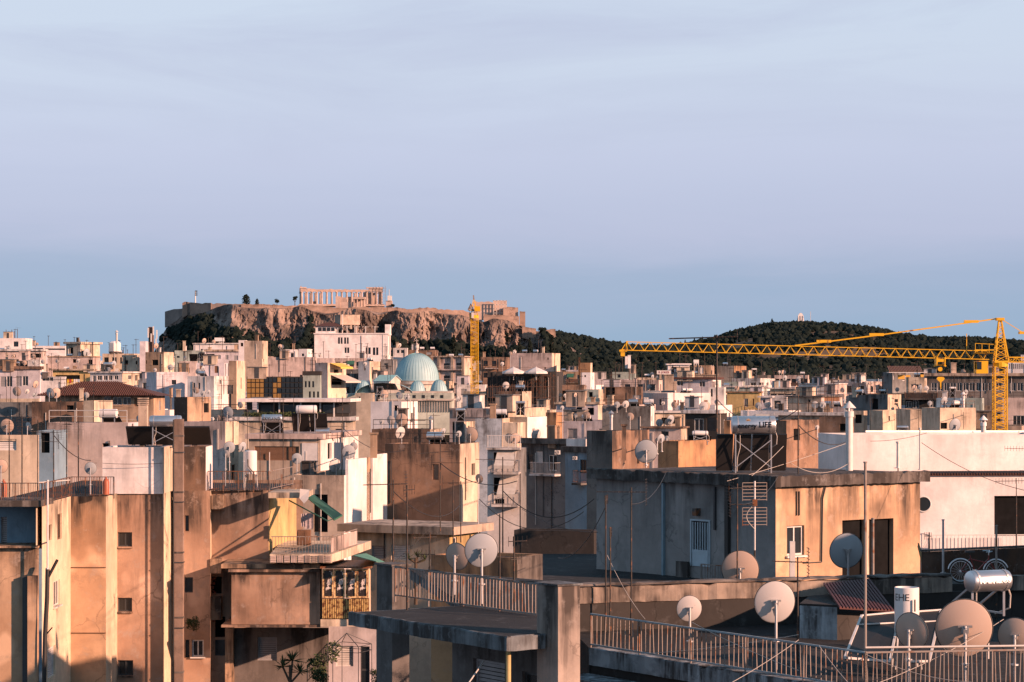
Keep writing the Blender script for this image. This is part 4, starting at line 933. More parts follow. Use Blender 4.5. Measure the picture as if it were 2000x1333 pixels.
bd('joker_pav', 'white open roof pavilion beside the red lettered sign', 1305, 1347, 1349, 713, 525, 1, 'clean', depth=5, zb=PZ(731, 525), F=[(1311, 717, 1325, 728, 'o'), (1327, 717, 1342, 728, 'o')], cornice=(.4, .3, 'clean'))
bd('joker_b', 'small roof house with water tank right of the pavilion', 1355, 1388, 1396, 714, 560, 6, 'tan', F=[(1357, 717, 1363, 730, 'f'), (1366, 718, 1374, 730, 'S')])
bd('d14', 'tan blank wall block with a brighter right half', 1401, 1434, 1458, 715, 560, 24, 'beige', matR='ochre')
bd('d14b', 'low tan annex right of the tan blank wall block', 1450, 1464, 1466, 733, 550, 17, 'tan', depth=5)
x = bd('villa_u', 'upper storey of the white villa under dark red eaves', 1322, 1392, 1400, 741, 452, 15, 'lilac', F=[(1322, 744, 1334.5, 754, 'f'), (1366, 745, 1377, 756, 'f')], matR='clean', depth=9)
x.slab('eaves', -.5, x.W + .5, -.6, x.D + .3, x.zt + .003, x.zt + .35, TILE)
bd('villa', 'bright white villa with shuttered windows at right of centre', 1250, 1304, 1388, 768, 432, -22, 'blue', F=[(1316, 782, 1321, 795, 'B'), (1323, 782, 1326, 795, 'B'), (1337, 782, 1345, 792, 'B'), (1356.5, 782, 1363, 792, 'B'), (1375, 782, 1382, 790, 'B')], L=[(1287, 780, 1292, 792, 'g')])
for o in B['villa'].root.children:
    if o.name.startswith(('wall', 'parapet')): o.data.materials[0] = W_['clean']
bd('d16', 'white small house between the villa and the yellow house', 1384, 1414, 1418, 757, 440, 12, 'white', F=[(1388, 760, 1392, 775, 'g')])
x = bd('d17', 'low white industrial roof with a row of cooling fans', 1402, 1492, 1498, 757, 480, 12, 'green', cornice=(.3, .3, 'white'), F=[(1424, 748, 1427, 757, 'g')])
bd('d17b', 'grey green low annex with white columns behind the cooling fans', 1415, 1450, 1455, 746, 520, 12, 'green')
x = bd('d18', 'glowing yellow house with open balcony doors', 1420, 1484, 1488, 768, 400, 13, 'yellow', F=[(1453, 779, 1461, 795, 'f'), (1470, 779, 1473, 793, 'B')], cornice=(.2, .25, 'ochre'))
x.balcony(x.uf(1455, 797)[0], x.W, PZ(803, 400), 1.2, W_['yellow'], DARKM)
bd('d19', 'lilac little house right of the yellow house', 1485, 1505, 1508, 777, 395, 14, 'lilac', F=[(1489, 780, 1495, 788, 'f')], cornice=(.4, .25, 'white'))
bd('d20', 'long pink block with dishes on the skyline right of centre', 1512, 1578, 1580, 733, 620, 13, 'pink', auto=[('F', 6, 1.2, 1.4, 'g')])
bd('d20b', 'grey stained silo-like block left of the long pink block', 1479, 1499, 1506, 733, 600, 17, 'conc')
bd('d21', 'white block with one wide dark window on the right skyline', 1560, 1637, 1654, 751, 520, 20, 'clean', matR='pink', F=[(1617, 755, 1631, 764, 'g')], cornice=(.2, .25, 'white'))
bd('d21b', 'square lilac roof tank house on the white block', 1590, 1603, 1604, 736, 540, 13, 'lilac', depth=3)
bd('d21c', 'far pink roof strip below the wooded hill', 1600, 1662, 1666, 742, 640, 14, 'pink', auto=[('F', 5, 1.0, 1.2, 'g')])
bd('d22', 'brown dishes building with a weathered long front', 1539, 1604, 1645, 776, 380, 24, 'beige', matR='pink', F=[(1578, 781, 1583, 787, 'g')], R=[(1610, 776, 1640, 800, 'B')], cornice=(.3, .2, 'conc'))
bd('d22b', 'low mid roofs with white beams left of the brown dishes building', 1504, 1560, 1566, 760, 470, 15, 'cream', auto=[('F', 4, 1.2, 1.5, 'g')], cornice=(.4, .25, 'white'))
bd('d22c', 'blue painted stair hut on the mid right roofs', 1508, 1517, 1526, 744, 500, 24, 'blue', depth=3)
bd('d23', 'blue roof huts with two dishes on the right skyline', 1658, 1718, 1722, 741, 560, 15, 'blue', F=[(1667, 746, 1671, 758, 'g'), (1686, 746, 1690, 758, 'g')])
bd('d24', 'teal grey rooftop house under a rusty corrugated canopy', 1722, 1743, 1775, 727, 480, 35, 'grey', matR='grey', depth=12)
x = bd('d25', 'pink lattice balcony house with yellow windows at right', 1768, 1806, 1810, 737, 450, 13, 'cream', F=[(1779, 751, 1794, 760, 'f')])
x = bd('long', 'long low office building with a row of wide windows at right', 1810, 2040, 2040, 735, 430, 12, 'conc', F=[(1819 + i * 12.4, 748, 1829.4 + i * 12.4, 764, 'f') for i in range(10)] + [(1945 + i * 14, 748, 1956 + i * 14, 764, 'f') for i in range(5)], cornice=(.5, .55, 'beige'))
bd('slit', 'white office tower with vertical slit windows behind the crane', 1964, 2050, 2050, 708, 560, 13, 'clean', F=[(1967 + i * 4, 711, 1969 + i * 4, 721, 'g') for i in range(10)])
bd('d26', 'grey wedge roofed workshop in the right middle distance', 1658, 1690, 1692, 772, 345, 38, 'grey')
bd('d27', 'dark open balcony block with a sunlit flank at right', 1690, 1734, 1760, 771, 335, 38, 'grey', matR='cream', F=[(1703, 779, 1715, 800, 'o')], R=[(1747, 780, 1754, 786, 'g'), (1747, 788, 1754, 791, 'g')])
bd('d28', 'cream roof room with a dark shutter near the white flue', 1662, 1687, 1694, 803, 300, 24, 'cream', F=[(1670, 810, 1683, 827, 'o')])
bd('d29', 'sunlit cream parapet block with rusty antennas', 1698, 1724, 1762, 802, 295, 30, 'cream', matR='cream')
bd('d30', 'pale peach blank block behind the white roof', 1772, 1778, 1815, 800, 285, -3, 'cream', depth=8)
x = bd('d31', 'dark iron balcony building under the long office', 1768, 1832, 1840, 768, 370, 15, 'dark', F=[(1770, 784, 1780, 797, 'f'), (1783, 782, 1795, 798, 'f'), (1815, 782, 1828, 796, 'f')])
x.balcony(0, x.W, PZ(779, 370), 1.2, W_['conc'], DARKM)
bd('d32', 'blue washed wall block beside the cream bright block', 1829, 1876, 1880, 778, 330, 15, 'blue')
bd('d32b', 'pale green blank block left of the crane mast', 1874, 1918, 1922, 778, 335, 15, 'green', F=[(1915, 816, 1921, 828, 'g')])
bd('d33', 'bright cream box house with a rusty canopy behind the white roof', 1800, 1836, 1906, 797, 270, -18, 'cream', F=[(1837, 826, 1850, 838, 'o')])
bd('d34', 'pink house with a white window right of the crane mast', 1958, 2040, 2040, 778, 340, 13, 'pink', F=[(1978, 812, 2001, 834, 'f')])
# ---- scaffolded dark block
x = bd('scaf', 'burnt dark block wrapped in scaffolding left of centre right', 952, 1086, 1100, 726, 430, 5, 'dark', F=[(993, 738, 997, 748, 'g'), (1008, 736, 1014, 750, 'f'), (1018, 736, 1023, 750, 'f'), (1050, 735, 1055, 758, 'o'), (1062, 735, 1068, 760, 'o')])
s = MB(); q = random.Random(4)
for i in range(26):
    u = x.W * (i + q.uniform(.1, .9)) / 26; s.bar(x.pt(u, -1.2, x.zt - 14), x.pt(u, -1.2, x.zt + q.uniform(-2, .9)), .10)
for k in range(7): z = x.zt - .8 - k * 1.9; s.bar(x.pt(0, -1.25, z), x.pt(x.W, -1.25, z), .10); 
for k in range(10): u = q.uniform(0, x.W - 3); z = x.zt - q.uniform(1, 10); s.bar(x.pt(u, -1.3, z), x.pt(u + 2.6, -1.3, z + 1.9), .06)
s.build('scaffold', DARKM, x.root); nt_ = MB()
for k in range(5): u = q.uniform(0, x.W * .8); z = x.zt - q.uniform(2, 8); nt_.obox(x.pt(u + 1.5, -1.15, z), (x.ex, x.ey, V((0, 0, 1))), (1.8, .02, .9))
nt_.build('debris_net', PLAS, x.root)
for px in (1003, 1047):
    c = P(px, 728, 428); t = empty('parasol', P(px, 740, 428), 'large white parasol on the dark scaffolded block, %s one' % ('left' if px < 1020 else 'right'), 'parasol', 'parasols on the scaffolded block'); m = MB()
    m.lathe([(2.05, .0), (1.9, .18), (.1, .95), (0, 1.0)], 8, c); m.lathe([(2.05, 0), (2.05, -.22)], 8, c); m.build('canopy', SHW, t); MB().cyl(c - V((0, 0, 1.3)), c + V((0, 0, 1.1)), .05).build('pole', METAL, t)
# ---- middle rows
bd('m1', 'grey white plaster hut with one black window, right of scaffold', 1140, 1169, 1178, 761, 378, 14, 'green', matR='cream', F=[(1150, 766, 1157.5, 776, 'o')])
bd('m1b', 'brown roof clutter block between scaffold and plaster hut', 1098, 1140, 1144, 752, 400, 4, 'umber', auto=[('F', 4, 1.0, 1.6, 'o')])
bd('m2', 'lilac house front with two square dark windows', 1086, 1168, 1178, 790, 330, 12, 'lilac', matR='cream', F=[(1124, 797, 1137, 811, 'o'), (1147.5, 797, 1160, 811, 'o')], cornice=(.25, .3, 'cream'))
bd('m3', 'brown rendered building with conduits beside the villa', 1180, 1252, 1256, 756, 430, 6, 'brown', F=[(1183, 757, 1201, 778, 'o'), (1236, 772, 1252, 780, 's')])
bd('m4', 'dark stained grey wall building below the villa', 1176, 1271, 1278, 794, 285, 10, 'grey', matR='clean', F=[])
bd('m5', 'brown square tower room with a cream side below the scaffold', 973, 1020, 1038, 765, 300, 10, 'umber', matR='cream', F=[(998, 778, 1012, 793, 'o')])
x = bd('m6', 'long panelled concrete parapet building below the crane', 878, 993, 1068, 798, 270, 20, 'pink', matR='cream')
u0, z0 = x.uf(884, 800); u1, z1 = x.uf(993, 816)
for i in range(9): w = (u1 - u0) / 9; x.slab('panel', u0 + i * w + .03, u0 + (i + 1) * w - .03, -.07, -.003, z1, z0, W_['pink'])
bd('m7', 'pale blue streaked wall right of the big brown block', 928, 981, 996, 818, 222, 8, 'stain', matR='cream', R=[(983, 838, 987, 843, 'g')])
bd('m7b', 'small grey lean-to wall with a dark door behind the upturned dish', 884, 906, 929, 824, 228, 20, 'grey', matR='cream', F=[(881, 826, 887, 841, 'o')], R=[(914, 832, 917, 838, 'g')])
bd('m8', 'white rooftop house with peach side behind the dark apartment', 994, 1030, 1068, 815, 226, 24, 'cream', matR='clean', R=[(1040, 837, 1044, 846, 'f')])
bd('m8b', 'slim cream stair tower beside the awning balconies', 982, 1010, 1026, 826, 206, 14, 'cream', matR='cream', R=[(1014, 853, 1020, 867, 'f')])
bd('m9', 'tan roof room with a small dish above the dark apartment', 1066, 1086, 1100, 806, 240, 20, 'ochre')
x = bd('m10', 'narrow grey apartment block with two tilted grey awnings', 952, 1018, 1028, 876, 188, 10, 'white', F=[(964, 884, 985, 912, 'o'), (964, 933, 985, 968, 'o'), (966, 975, 985, 985, 'o')], matR='grey')
for (py, e) in ((922, 8), (985, 6)): u0, z0 = x.uf(964, py); u1, _ = x.uf(1017, py); x.balcony(u0, u1, z0, 1.0, W_['white'], METAL)
for (a, b_, py) in ((972, 1010, 880), (977, 1012, 935)): u0, z0 = x.uf(a, py); u1, _ = x.uf(b_, py); x.awning(u0, u1, z0, 1.6, 1.15, AWN)
u0, z0 = x.uf(953, 870); x.balcony(0, x.W, x.zt + .05, .5, W_['white'], FRW)
x = bd('m11', 'shaded grey apartment front with a small balcony at centre', 1018, 1106, 1112, 868, 200, 38, 'grey', F=[(1030, 888, 1042, 918, 'D'), (1071, 889, 1088, 920, 'f'), (1046, 882, 1060, 905, 'S')], cornice=(.35, .45, 'conc'))
u0, z0 = x.uf(1046, 925); u1, _ = x.uf(1096, 925); x.balcony(u0, u1, z0, .9, W_['white'], METAL)
x = bd('m12', 'narrow blue painted house in the shade at centre', 1104, 1146, 1150, 884, 190, 38, 'blue', F=[(1133, 898, 1146, 925, 'd')], cornice=(.25, .45, 'conc'))
u0, z0 = x.uf(1128, 943); x.balcony(u0, x.W, z0, .8, W_['conc'], DARKM)
bd('m12r', 'streaked white roof parapet above the narrow blue house', 1106, 1144, 1148, 858, 192, 30, 'white', zb=PZ(878, 192), depth=1.2, par=.1)
bd('m13', 'grey brown blank wall block left of the grey dish', 1146, 1196, 1232, 842, 150, 34, 'conc', matR='umber')
bd('m13b', 'weathered buttressed brown wall behind the grey dish', 1186, 1228, 1268, 842, 158, 22, 'umber', matR='umber', F=[], roof=ROOFD)
x = bd('m14', 'peach house with grilled window and cream ends behind the grey dish', 1255, 1330, 1342, 837, 220, 17, 'pink', matR='cream', F=[(1291, 843, 1306, 855, 'd')], cornice=(.2, .15, 'umber'))
x = bd('m15', 'orange sunlit wall left of the solar panels', 1285, 1325, 1404, 862, 165, 32, 'ochre', matR='ochre')
bd('m16', 'white terrace roof with a sloping glazed canopy below the villa', 1272, 1280, 1345, 807, 300, -2, 'cream', cornice=(.3, .25, 'white'), F=[(1292, 816, 1330, 828, 'o')])
bd('m17', 'dark glazed workshop below the white beam roof', 1338, 1400, 1420, 808, 262, 18, 'dark', F=[(1356, 818, 1374, 842, 'f'), (1380, 816, 1398, 842, 'g')], cornice=(.4, .35, 'white'))
bd('m18', 'small orange chimney room left of the lettered tank', 1414, 1426, 1430, 822, 190, 16, 'ochre', depth=2)
bd('m19', 'brown gabled wall cluster right of the lettered tank', 1500, 1536, 1600, 822, 200, 30, 'umber', matR='umber', F=[(1512, 848, 1522, 870, 'o')], R=[(1550, 838, 1562, 860, 'o')], roof=ROOFD)
bd('m20', 'long roof with white beam in the right middle ground', 1520, 1650, 1662, 812, 300, 18, 'beige', F=[(1545, 818, 1560, 842, 'o'), (1590, 822, 1600, 840, 'o'), (1622, 826, 1640, 840, 'o')], cornice=(.5, .35, 'white'))
bd('m21', 'brick brown low block between the white flue and brown dishes', 1600, 1660, 1668, 815, 240, 20, 'umber', F=[(1640, 828, 1654, 842, 'o')])
# ---- left middle
bd('k0', 'dark grey shaded wall building at the left edge', -25, 62, 64, 786, 215, 3, 'grey')  # the shade on this wall is put into its grey plaster
bd('k1', 'brown stained wall with a small yellow-lit window', 62, 160, 164, 785, 212, 3, 'brown', F=[(130, 792, 144, 805, 'o')])
bd('k1b', 'pair of plain cream stair boxes beside the brown stained wall', 163, 183, 204, 783, 206, 14, 'cream', matR='cream', depth=4)
bd('k1c', 'white slab roof carrying dishes at the left edge', -25, 76, 78, 779, 235, 2, 'cream', par=.02, zb=PZ(786, 235))
x = bd('tile', 'house with a dark red tiled roof and a glowing veranda', 88, 300, 322, 774, 330, 10, 'tan', par=.02, F=[(203, 775, 217, 791, 'f'), (221, 776, 238, 791, 'f'), (240, 776, 256, 791, 'f'), (262, 778, 270, 794, 'B')])
u0 = -1.0; u1 = x.W + 1; z0 = x.zt + .02; a, b_, c, d = x.pt(u0, -1.2, z0), x.pt(u1, -1.2, z0), x.pt(u1, x.D + .8, z0), x.pt(u0, x.D + .8, z0); e, f = x.pt(4.5, x.D * .45, z0 + 1.9), x.pt(x.W * .62, x.D * .45, z0 + 1.9)
m = MB(); m.add([a, b_, c, d, e, f], [(0, 1, 5, 4), (1, 2, 5), (2, 3, 4, 5), (3, 0, 4), (3, 2, 1, 0)]); rf = m.build('roof', TILE, x.root)
rows = MB(); K = 60
for i in range(K):
    u = u0 + (u1 - u0) * (i + .5) / K; lo = x.pt(u, -1.2, z0 + .05)
    if u < 4.5: s_ = (u - u0) / (4.5 - u0)
    elif u > x.W * .62: s_ = (u1 - u) / (u1 - x.W * .62)
    else: s_ = 1
    hi = x.pt(u, -1.2 + (x.D * .45 + 1.2) * s_, z0 + .05 + 1.9 * s_); rows.cyl(lo, hi, .11, n=5, caps=False)
rt = rows.build('roof_tiles', TILE, rf); rt['kind'] = 'stuff'
bd('k2', 'pinkish rendered wall behind the left terrace', 92, 250, 272, 826, 150, 10, 'pink', matR='lilac', F=[(200, 866, 215, 876, 'o'), (77, 842, 100, 895, 'o')])
bd('k2b', 'cream wall with dark double door at the left edge', -25, 75, 76, 850, 138, 0, 'cream', F=[(-4, 858, 32, 880, 'S')])
bd('k2c', 'dark stair recess wall left of the pinkish wall', 72, 104, 104, 842, 146, 0, 'blue', F=[(80, 846, 97, 885, 'o')])
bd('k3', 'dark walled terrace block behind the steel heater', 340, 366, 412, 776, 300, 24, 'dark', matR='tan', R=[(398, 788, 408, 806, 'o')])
bd('k3b', 'cream side wall with long parapet right of the dark terrace', 360, 440, 466, 824, 200, 18, 'pink', matR='cream')
x = bd('k4', 'terrace building with a white canopy roof and dark glazing', 448, 690, 694, 822, 262, 3, 'cream', par=.02, F=[(600, 834, 620, 850, 'o'), (655, 838, 668, 862, 'g')], cornice=(.35, .4, 'white'))
m = x.slab('penthouse', x.uf(500, 800)[0], x.W - .6, 1.0, 8, x.zt + .41, PZ(787, 262), W_['dark'])
for i, px in enumerate((506, 548, 590, 628, 655)): u = x.uf(px, 800)[0]; x.slab('window', u, u + 1.5, .93, .995, x.zt + .8, PZ(791, 262), GL if i % 2 else FRD); x.slab('terrace_post', u - .25, u - .1, .2, .35, x.zt + .41, PZ(786, 262), FRW)
x.slab('canopy_roof', x.uf(468, 785)[0], x.W - .2, -1.0, 9, PZ(785.5, 262), PZ(779, 262), W_['clean'])
m = MB(); q = random.Random(2)
for i in range(60): leafball(m, x.pt(x.uf(480, 800)[0] + (x.W - 5) * i / 60, -.1, x.zt + .6), .35, 26, q, .09)
hg = m.build('roof_hedge', LEAFN); tag(hg, 'clipped dark hedge along the canopy terrace edge', 'hedge')
bd('k5', 'white rooftop house with two dishes below the church', 724, 784, 816, 785, 250, 16, 'clean', matR='clean', F=[(770, 792, 778, 803, 'o')])
bd('k6', 'cream stair house beside the small church domes', 694, 728, 732, 768, 330, 12, 'cream', F=[(700, 775, 704, 782, 'g')])
x = bd('k7', 'flat-roofed house carrying two water heaters', 486, 626, 700, 858, 190, 8, 'beige', matR='clean', F=[(497, 872, 584, 900, 'B')], R=[(640, 866, 648, 896, 'o')], cornice=(.25, .4, 'pink'))
x.slab('door', x.uf(590, 880)[0], x.uf(622, 880)[0], -.06, -.004, PZ(930, 190), PZ(866, 190), SHW)
bd('k8', 'low brown box with a cream end behind the big brown block', 726, 840, 863, 839, 192, 14, 'brown', matR='cream', R=[(852, 848, 856, 860, 'f')])
bd('k9', 'big brown stained party wall block in the middle', 752, 898, 936, 868, 168, 14, 'umber', matR='cream', R=[(921, 906, 928, 928, 'o')], roof=ROOFD)
bd('k10', 'beige house with tall white fins in the middle', 566, 672, 752, 929, 158, 12, 'beige', matR='clean', par=.5, F=[(612, 966, 640, 1040, 'o')])
x = B['k10']
for (p0, p1, py, mt) in ((676, 712, 897, 'clean'), (724, 752, 893, 'clean'), (712.5, 723.5, 897, 'tan')):
    v0, _ = x.vr(p0, 930); v1, _ = x.vr(p1, 930); MB().obox(x.FR + x.ey * (v0 + v1) / 2 + x.ex * (.05 if mt == 'clean' else -.1) + V((0, 0, (PZ(py, 160) + x.zb) / 2)), (x.ex, x.ey, V((0, 0, 1))), (.10, (v1 - v0) / 2, (PZ(py, 160) - x.zb) / 2)).build('fin', W_[mt], x.root, o=x.FR + x.ey * v0 + V((0, 0, PZ(py, 160))))
x = bd('k11', 'low beige house with a wide flat roof slab', 686, 878, 938, 1044, 128, 26, 'cream', matR='yellow', par=.02, F=[(726, 1066, 754, 1092, 's'), (764, 1064, 800, 1095, 'S')], R=[(886, 1050, 893, 1062, 'f')], cornice=(.55, .42, 'beige'))
bd('k12', 'dark rust-streaked wall behind the near terrace', 1004, 1160, 1172, 1038, 105, 14, 'dark', par=.3)
bd('k12b', 'half-lit plaster wall block behind the near railing', 842, 1010, 1060, 1090, 78, 26, 'ochre', matR='conc', par=.1, roof=ROOFD)  # lit front and dull side put into two plaster colours
# ---- filler rows so that no street shows between the roofs
qf = random.Random(11); FILL = [('white', 'white'), ('clean', 'bright white'), ('white', 'white'), ('cream', 'cream'), ('pink', 'pink'), ('clean', 'bright white'), ('beige', 'beige'), ('cream', 'cream'), ('lilac', 'pale lilac'), ('tan', 'tan')]
ORD = ['first', 'second', 'third', 'fourth', 'fifth', 'sixth', 'seventh', 'eighth', 'ninth', 'tenth', 'eleventh', 'twelfth', 'thirteenth', 'fourteenth', 'fifteenth', 'sixteenth', 'seventeenth', 'eighteenth', 'nineteenth', 'twentieth', 'twenty-first', 'twenty-second', 'twenty-third', 'twenty-fourth']
ROWN = {1050: 'farthest row', 820: 'row below the rock', 660: 'row behind the dome', 540: 'row level with the dome', 455: 'row below the dome', 375: 'back middle row', 310: 'front middle row'}
sky_l = [(-50, 684), (300, 690), (620, 694), (1090, 702), (1150, 742), (1300, 738), (1480, 742), (1800, 746), (2100, 742)]
for (Y, yt, n) in ((1050, 694, 24), (820, 706, 24), (660, 722, 22), (540, 742, 20), (455, 762, 18), (375, 792, 14), (310, 822, 11)):
    for i in range(n):
        x0 = -40 + 2080 * (i + qf.uniform(-.1, .2)) / n; w = 2080 / n * qf.uniform(.55, .95); m, nm = qf.choice(FILL); y = max(yt, lerpl(sky_l, x0 + w / 2)) + qf.uniform(-4, 12)
        if Y < 525 and x0 < 892 and x0 + w > 636: continue
        if Y < 420 and x0 < 945 and x0 + w > 900: continue
        a = qf.choice((4, 8, 14, 18, 22)) if x0 < 1200 else qf.choice((15, 18, 22, 36))
        bd('f%d_%d' % (Y, i), '%s block, %s from left, %s' % (nm, ORD[i], ROWN[Y]), x0, x0 + w * .75, x0 + w, y, Y, a, m,
           group='apartment blocks packed into the roofscape', depth=12, auto=[('F', max(2, int(w / F * Y / 3.6)), 1.3, 1.5, qf.choice('ggfs')), ('R', 3, 1.2, 1.4, 'g')])
# ------------------------------------------------------------------ church
COPPER = flat('green copper', (.33, .52, .57), .55, .0, var=.10, sc=.5)
COPR = flat('copper seam', (.22, .45, .48), .5)
CHW = wallmat('church stone', (.66, .60, .54), .2, .2, patch=.1)
CHG = wallmat('church pale green', (.52, .58, .52), .25, .25, patch=.1)
def dome(par, px, ybase, ytop, rpx, Y, seams, name='dome', pointed=False):
    c = P(px, ybase, Y); r = rpx / F * Y; h = (ybase - ytop) / F * Y; n = 12
    prof = [(r * math.cos(math.pi / 2 * i / n) * (1 - .10 * math.sin(math.pi * i / n) if pointed else 1), h * math.sin(math.pi / 2 * i / n)) for i in range(n + 1)]
    d = MB().lathe([(r * 1.06, -.25), (r * 1.06, -.02), (r, 0)] + prof, 48, c).build(name, COPPER, par, o=c, smooth=40); s = MB()
    for k in range(seams):
        an = 2 * math.pi * k / seams; pts = [c + V((math.cos(an) * (q + .03), math.sin(an) * (q + .03), z + .02)) for q, z in prof]; s.tube(pts, .022, 4)
    s.build('seam', COPR, d); return d
Yc = 530.0; ch = empty('church', P(814, 840, Yc), 'domed church with a large green copper dome', 'church'); r_ = 44 / F * Yc; c = P(814, 742, Yc)
dome(ch, 814, 742, 690, 43, Yc, 44)
MB().lathe([(r_ * .98, -8), (r_ * .98, -1.2), (r_ * 1.08, -1.0), (r_ * 1.08, -.5), (r_ * 1.0, -.4), (r_ * 1.0, -.02)], 40, c).build('drum', CHW, ch, smooth=40)
for k in range(16):
    an = 2 * math.pi * k / 16; p = c + V((math.cos(an), math.sin(an), 0)) * (r_ * .985) - V((0, 0, 2.6)); MB().obox(p, (V((-math.sin(an), math.cos(an), 0)), V((math.cos(an), math.sin(an), 0)), V((0, 0, 1))), (.28, .05, .8)).build('window', GL, ch)
f = MB(); t0 = P(814, 690, Yc); f.lathe([(.5, -.1), (.25, .5), (.15, .8), (.4, 1.1), (.42, 1.4), (.1, 1.8), (.25, 2.0), (.1, 2.2)], 10, t0); f.bar(t0 + V((0, 0, 2.1)), t0 + V((0, 0, 3.1)), .14); f.bar(t0 + V((-.35, 0, 2.7)), t0 + V((.35, 0, 2.7)), .14); f.build('finial_cross', CHW, ch)
for (px, yb, yt, r) in ((815, 765, 744, 16), (857, 763, 742, 16.5), (660, 768, 744, 17), (709, 767, 743.5, 15.5)):
    dome(ch, px, yb, yt, r, Yc - 9, 18, 'small_dome', True); cc = P(px, yb, Yc - 9); rr = r / F * Yc
    MB().lathe([(rr * .95, -5), (rr * .95, -.3)], 20, cc).build('turret', CHW, ch, smooth=40)
    for k in range(8): an = 2 * math.pi * (k + .5) / 8; p = cc + V((math.cos(an), math.sin(an), 0)) * rr * .96 - V((0, 0, 1.6)); MB().obox(p, (V((-math.sin(an), math.cos(an), 0)), V((math.cos(an), math.sin(an), 0)), V((0, 0, 1))), (.3, .05, .9)).build('window', GL, ch)
# gabled arm
def gable(x0, x1, ye, yr, Y, D, par):
    a, b = P(x0, ye, Y), P(x1, ye, Y); rz = PZ(yr, Y); zb = a.z - 8
    ex = V((.86, -.5, 0)); L = (b - a).length * .8; dpt = V((.5, .86, 0)) * D
    p0 = V((a.x, a.y, 0)); p1 = p0 + ex * L; q0 = p0 + dpt; q1 = p1 + dpt; z = lambda p, h: V((p.x, p.y, h)); mid = lambda p, q: (p + q) / 2
    MB().add([z(p0, zb), z(p1, zb), z(q1, zb), z(q0, zb), z(p0, a.z), z(p1, a.z), z(q1, a.z), z(q0, a.z), z(mid(p1, q1), rz), z(mid(p0, q0), rz)], [(0, 1, 5, 4), (1, 2, 6, 8, 5), (2, 3, 7, 6), (3, 0, 4, 9, 7)]).build('arm_wall', CHW, par)
    o = .3; r = MB(); e = V((0, 0, .12))
    for (s0, s1) in ((p0, p1), (q0, q1)):
        r.prism([z(s0 - ex * o, a.z - .1), z(s1 + ex * o, a.z - .1), z(mid(p1, q1) + ex * o, rz), z(mid(p0, q0) - ex * o, rz)], e)
    ro = r.build('arm_roof', COPPER, par); s = MB()
    for i in range(12): t = i / 11; s.bar(z(p0.lerp(p1, t), a.z + .05), z(mid(p0, q0).lerp(mid(p1, q1), t), rz + .16), .07)
    s.build('seam', COPR, ro)
gable(730, 775, 745, 734, Yc - 6, 5.2, ch)
def cbox(nm, x0, x1, y0, y1, Y, D, m): return MB().box(PX(x0, Y), PX(x1, Y), Y, Y + D, PZ(y1, Y), PZ(y0, Y)).build(nm, m, ch, o=(PX(x0, Y), Y, PZ(y0, Y)))
cbox('nave_wall', 742, 882, 768, 850, Yc - 14, 24, CHG); cbox('ledge', 738, 886, 780, 783, Yc - 14.6, 25, CHW); cbox('ledge', 790, 880, 764.5, 767.9, Yc - 13.8, 23, CHW); cbox('nave_wall', 640, 735, 770, 850, Yc - 13, 22, CHG)
cbox('vault_wall', 742, 790, 762, 767.9, Yc - 13, 10, CHW)
for i in range(13):
    px = 818 + i * 5; cbox('pilaster', px, px + 1.2, 785, 805, Yc - 14.25, .2, CHW)
for i in range(4): cbox('window', 806 + i * 18, 812 + i * 18, 772, 778, Yc - 14.06, .05, GL)
v = MB(); a = P(750, 772, Yc - 14)
for i in range(10):
    t0, t1 = math.pi * i / 10, math.pi * (i + 1) / 10; R_ = 2.6
    v.add([a + V((0, 0, 0)) + V((-math.cos(t0) * R_ * 2.4, 0, math.sin(t0) * R_)), a + V((-math.cos(t1) * R_ * 2.4, 0, math.sin(t1) * R_)), a + V((-math.cos(t1) * R_ * 2.4, 8, math.sin(t1) * R_)), a + V((-math.cos(t0) * R_ * 2.4, 8, math.sin(t0) * R_))], [(0, 1, 2, 3)])
v.build('vault_roof', COPPER, ch)
# ------------------------------------------------------------------ cranes
def lattice(mb, a, b, w, h, n, r, ud, sd, tri=False, top_off=None):
    """lattice girder from a to b: sd sideways, ud up"""
    a, b = V(a), V(b); ud, sd = V(ud), V(sd)
    if tri: ch_ = [sd * -w / 2, sd * w / 2, ud * h]
    else: ch_ = [sd * -w / 2 + ud * -h / 2, sd * w / 2 + ud * -h / 2, sd * w / 2 + ud * h / 2, sd * -w / 2 + ud * h / 2]
    for c in ch_: mb.bar(a + c, b + c, r * 2.2)
    m = len(ch_)
    for i in range(n):
        p, q = a.lerp(b, i / n), a.lerp(b, (i + 1) / n); md = (p + q) / 2
        for k in range(m):
            c, d = ch_[k], ch_[(k + 1) % m]
            if tri and k == 0: mb.bar(p + c, q + d, r); continue
            mb.bar(p + c, md + d, r * 1.2) if k % 2 == 0 or not tri else mb.bar(p + d, md + c, r * 1.2)
            mb.bar(md + d, q + c, r * 1.2) if k % 2 == 0 or not tri else mb.bar(md + c, q + d, r * 1.2)
            if not tri: mb.bar(p + c, p + d, r)
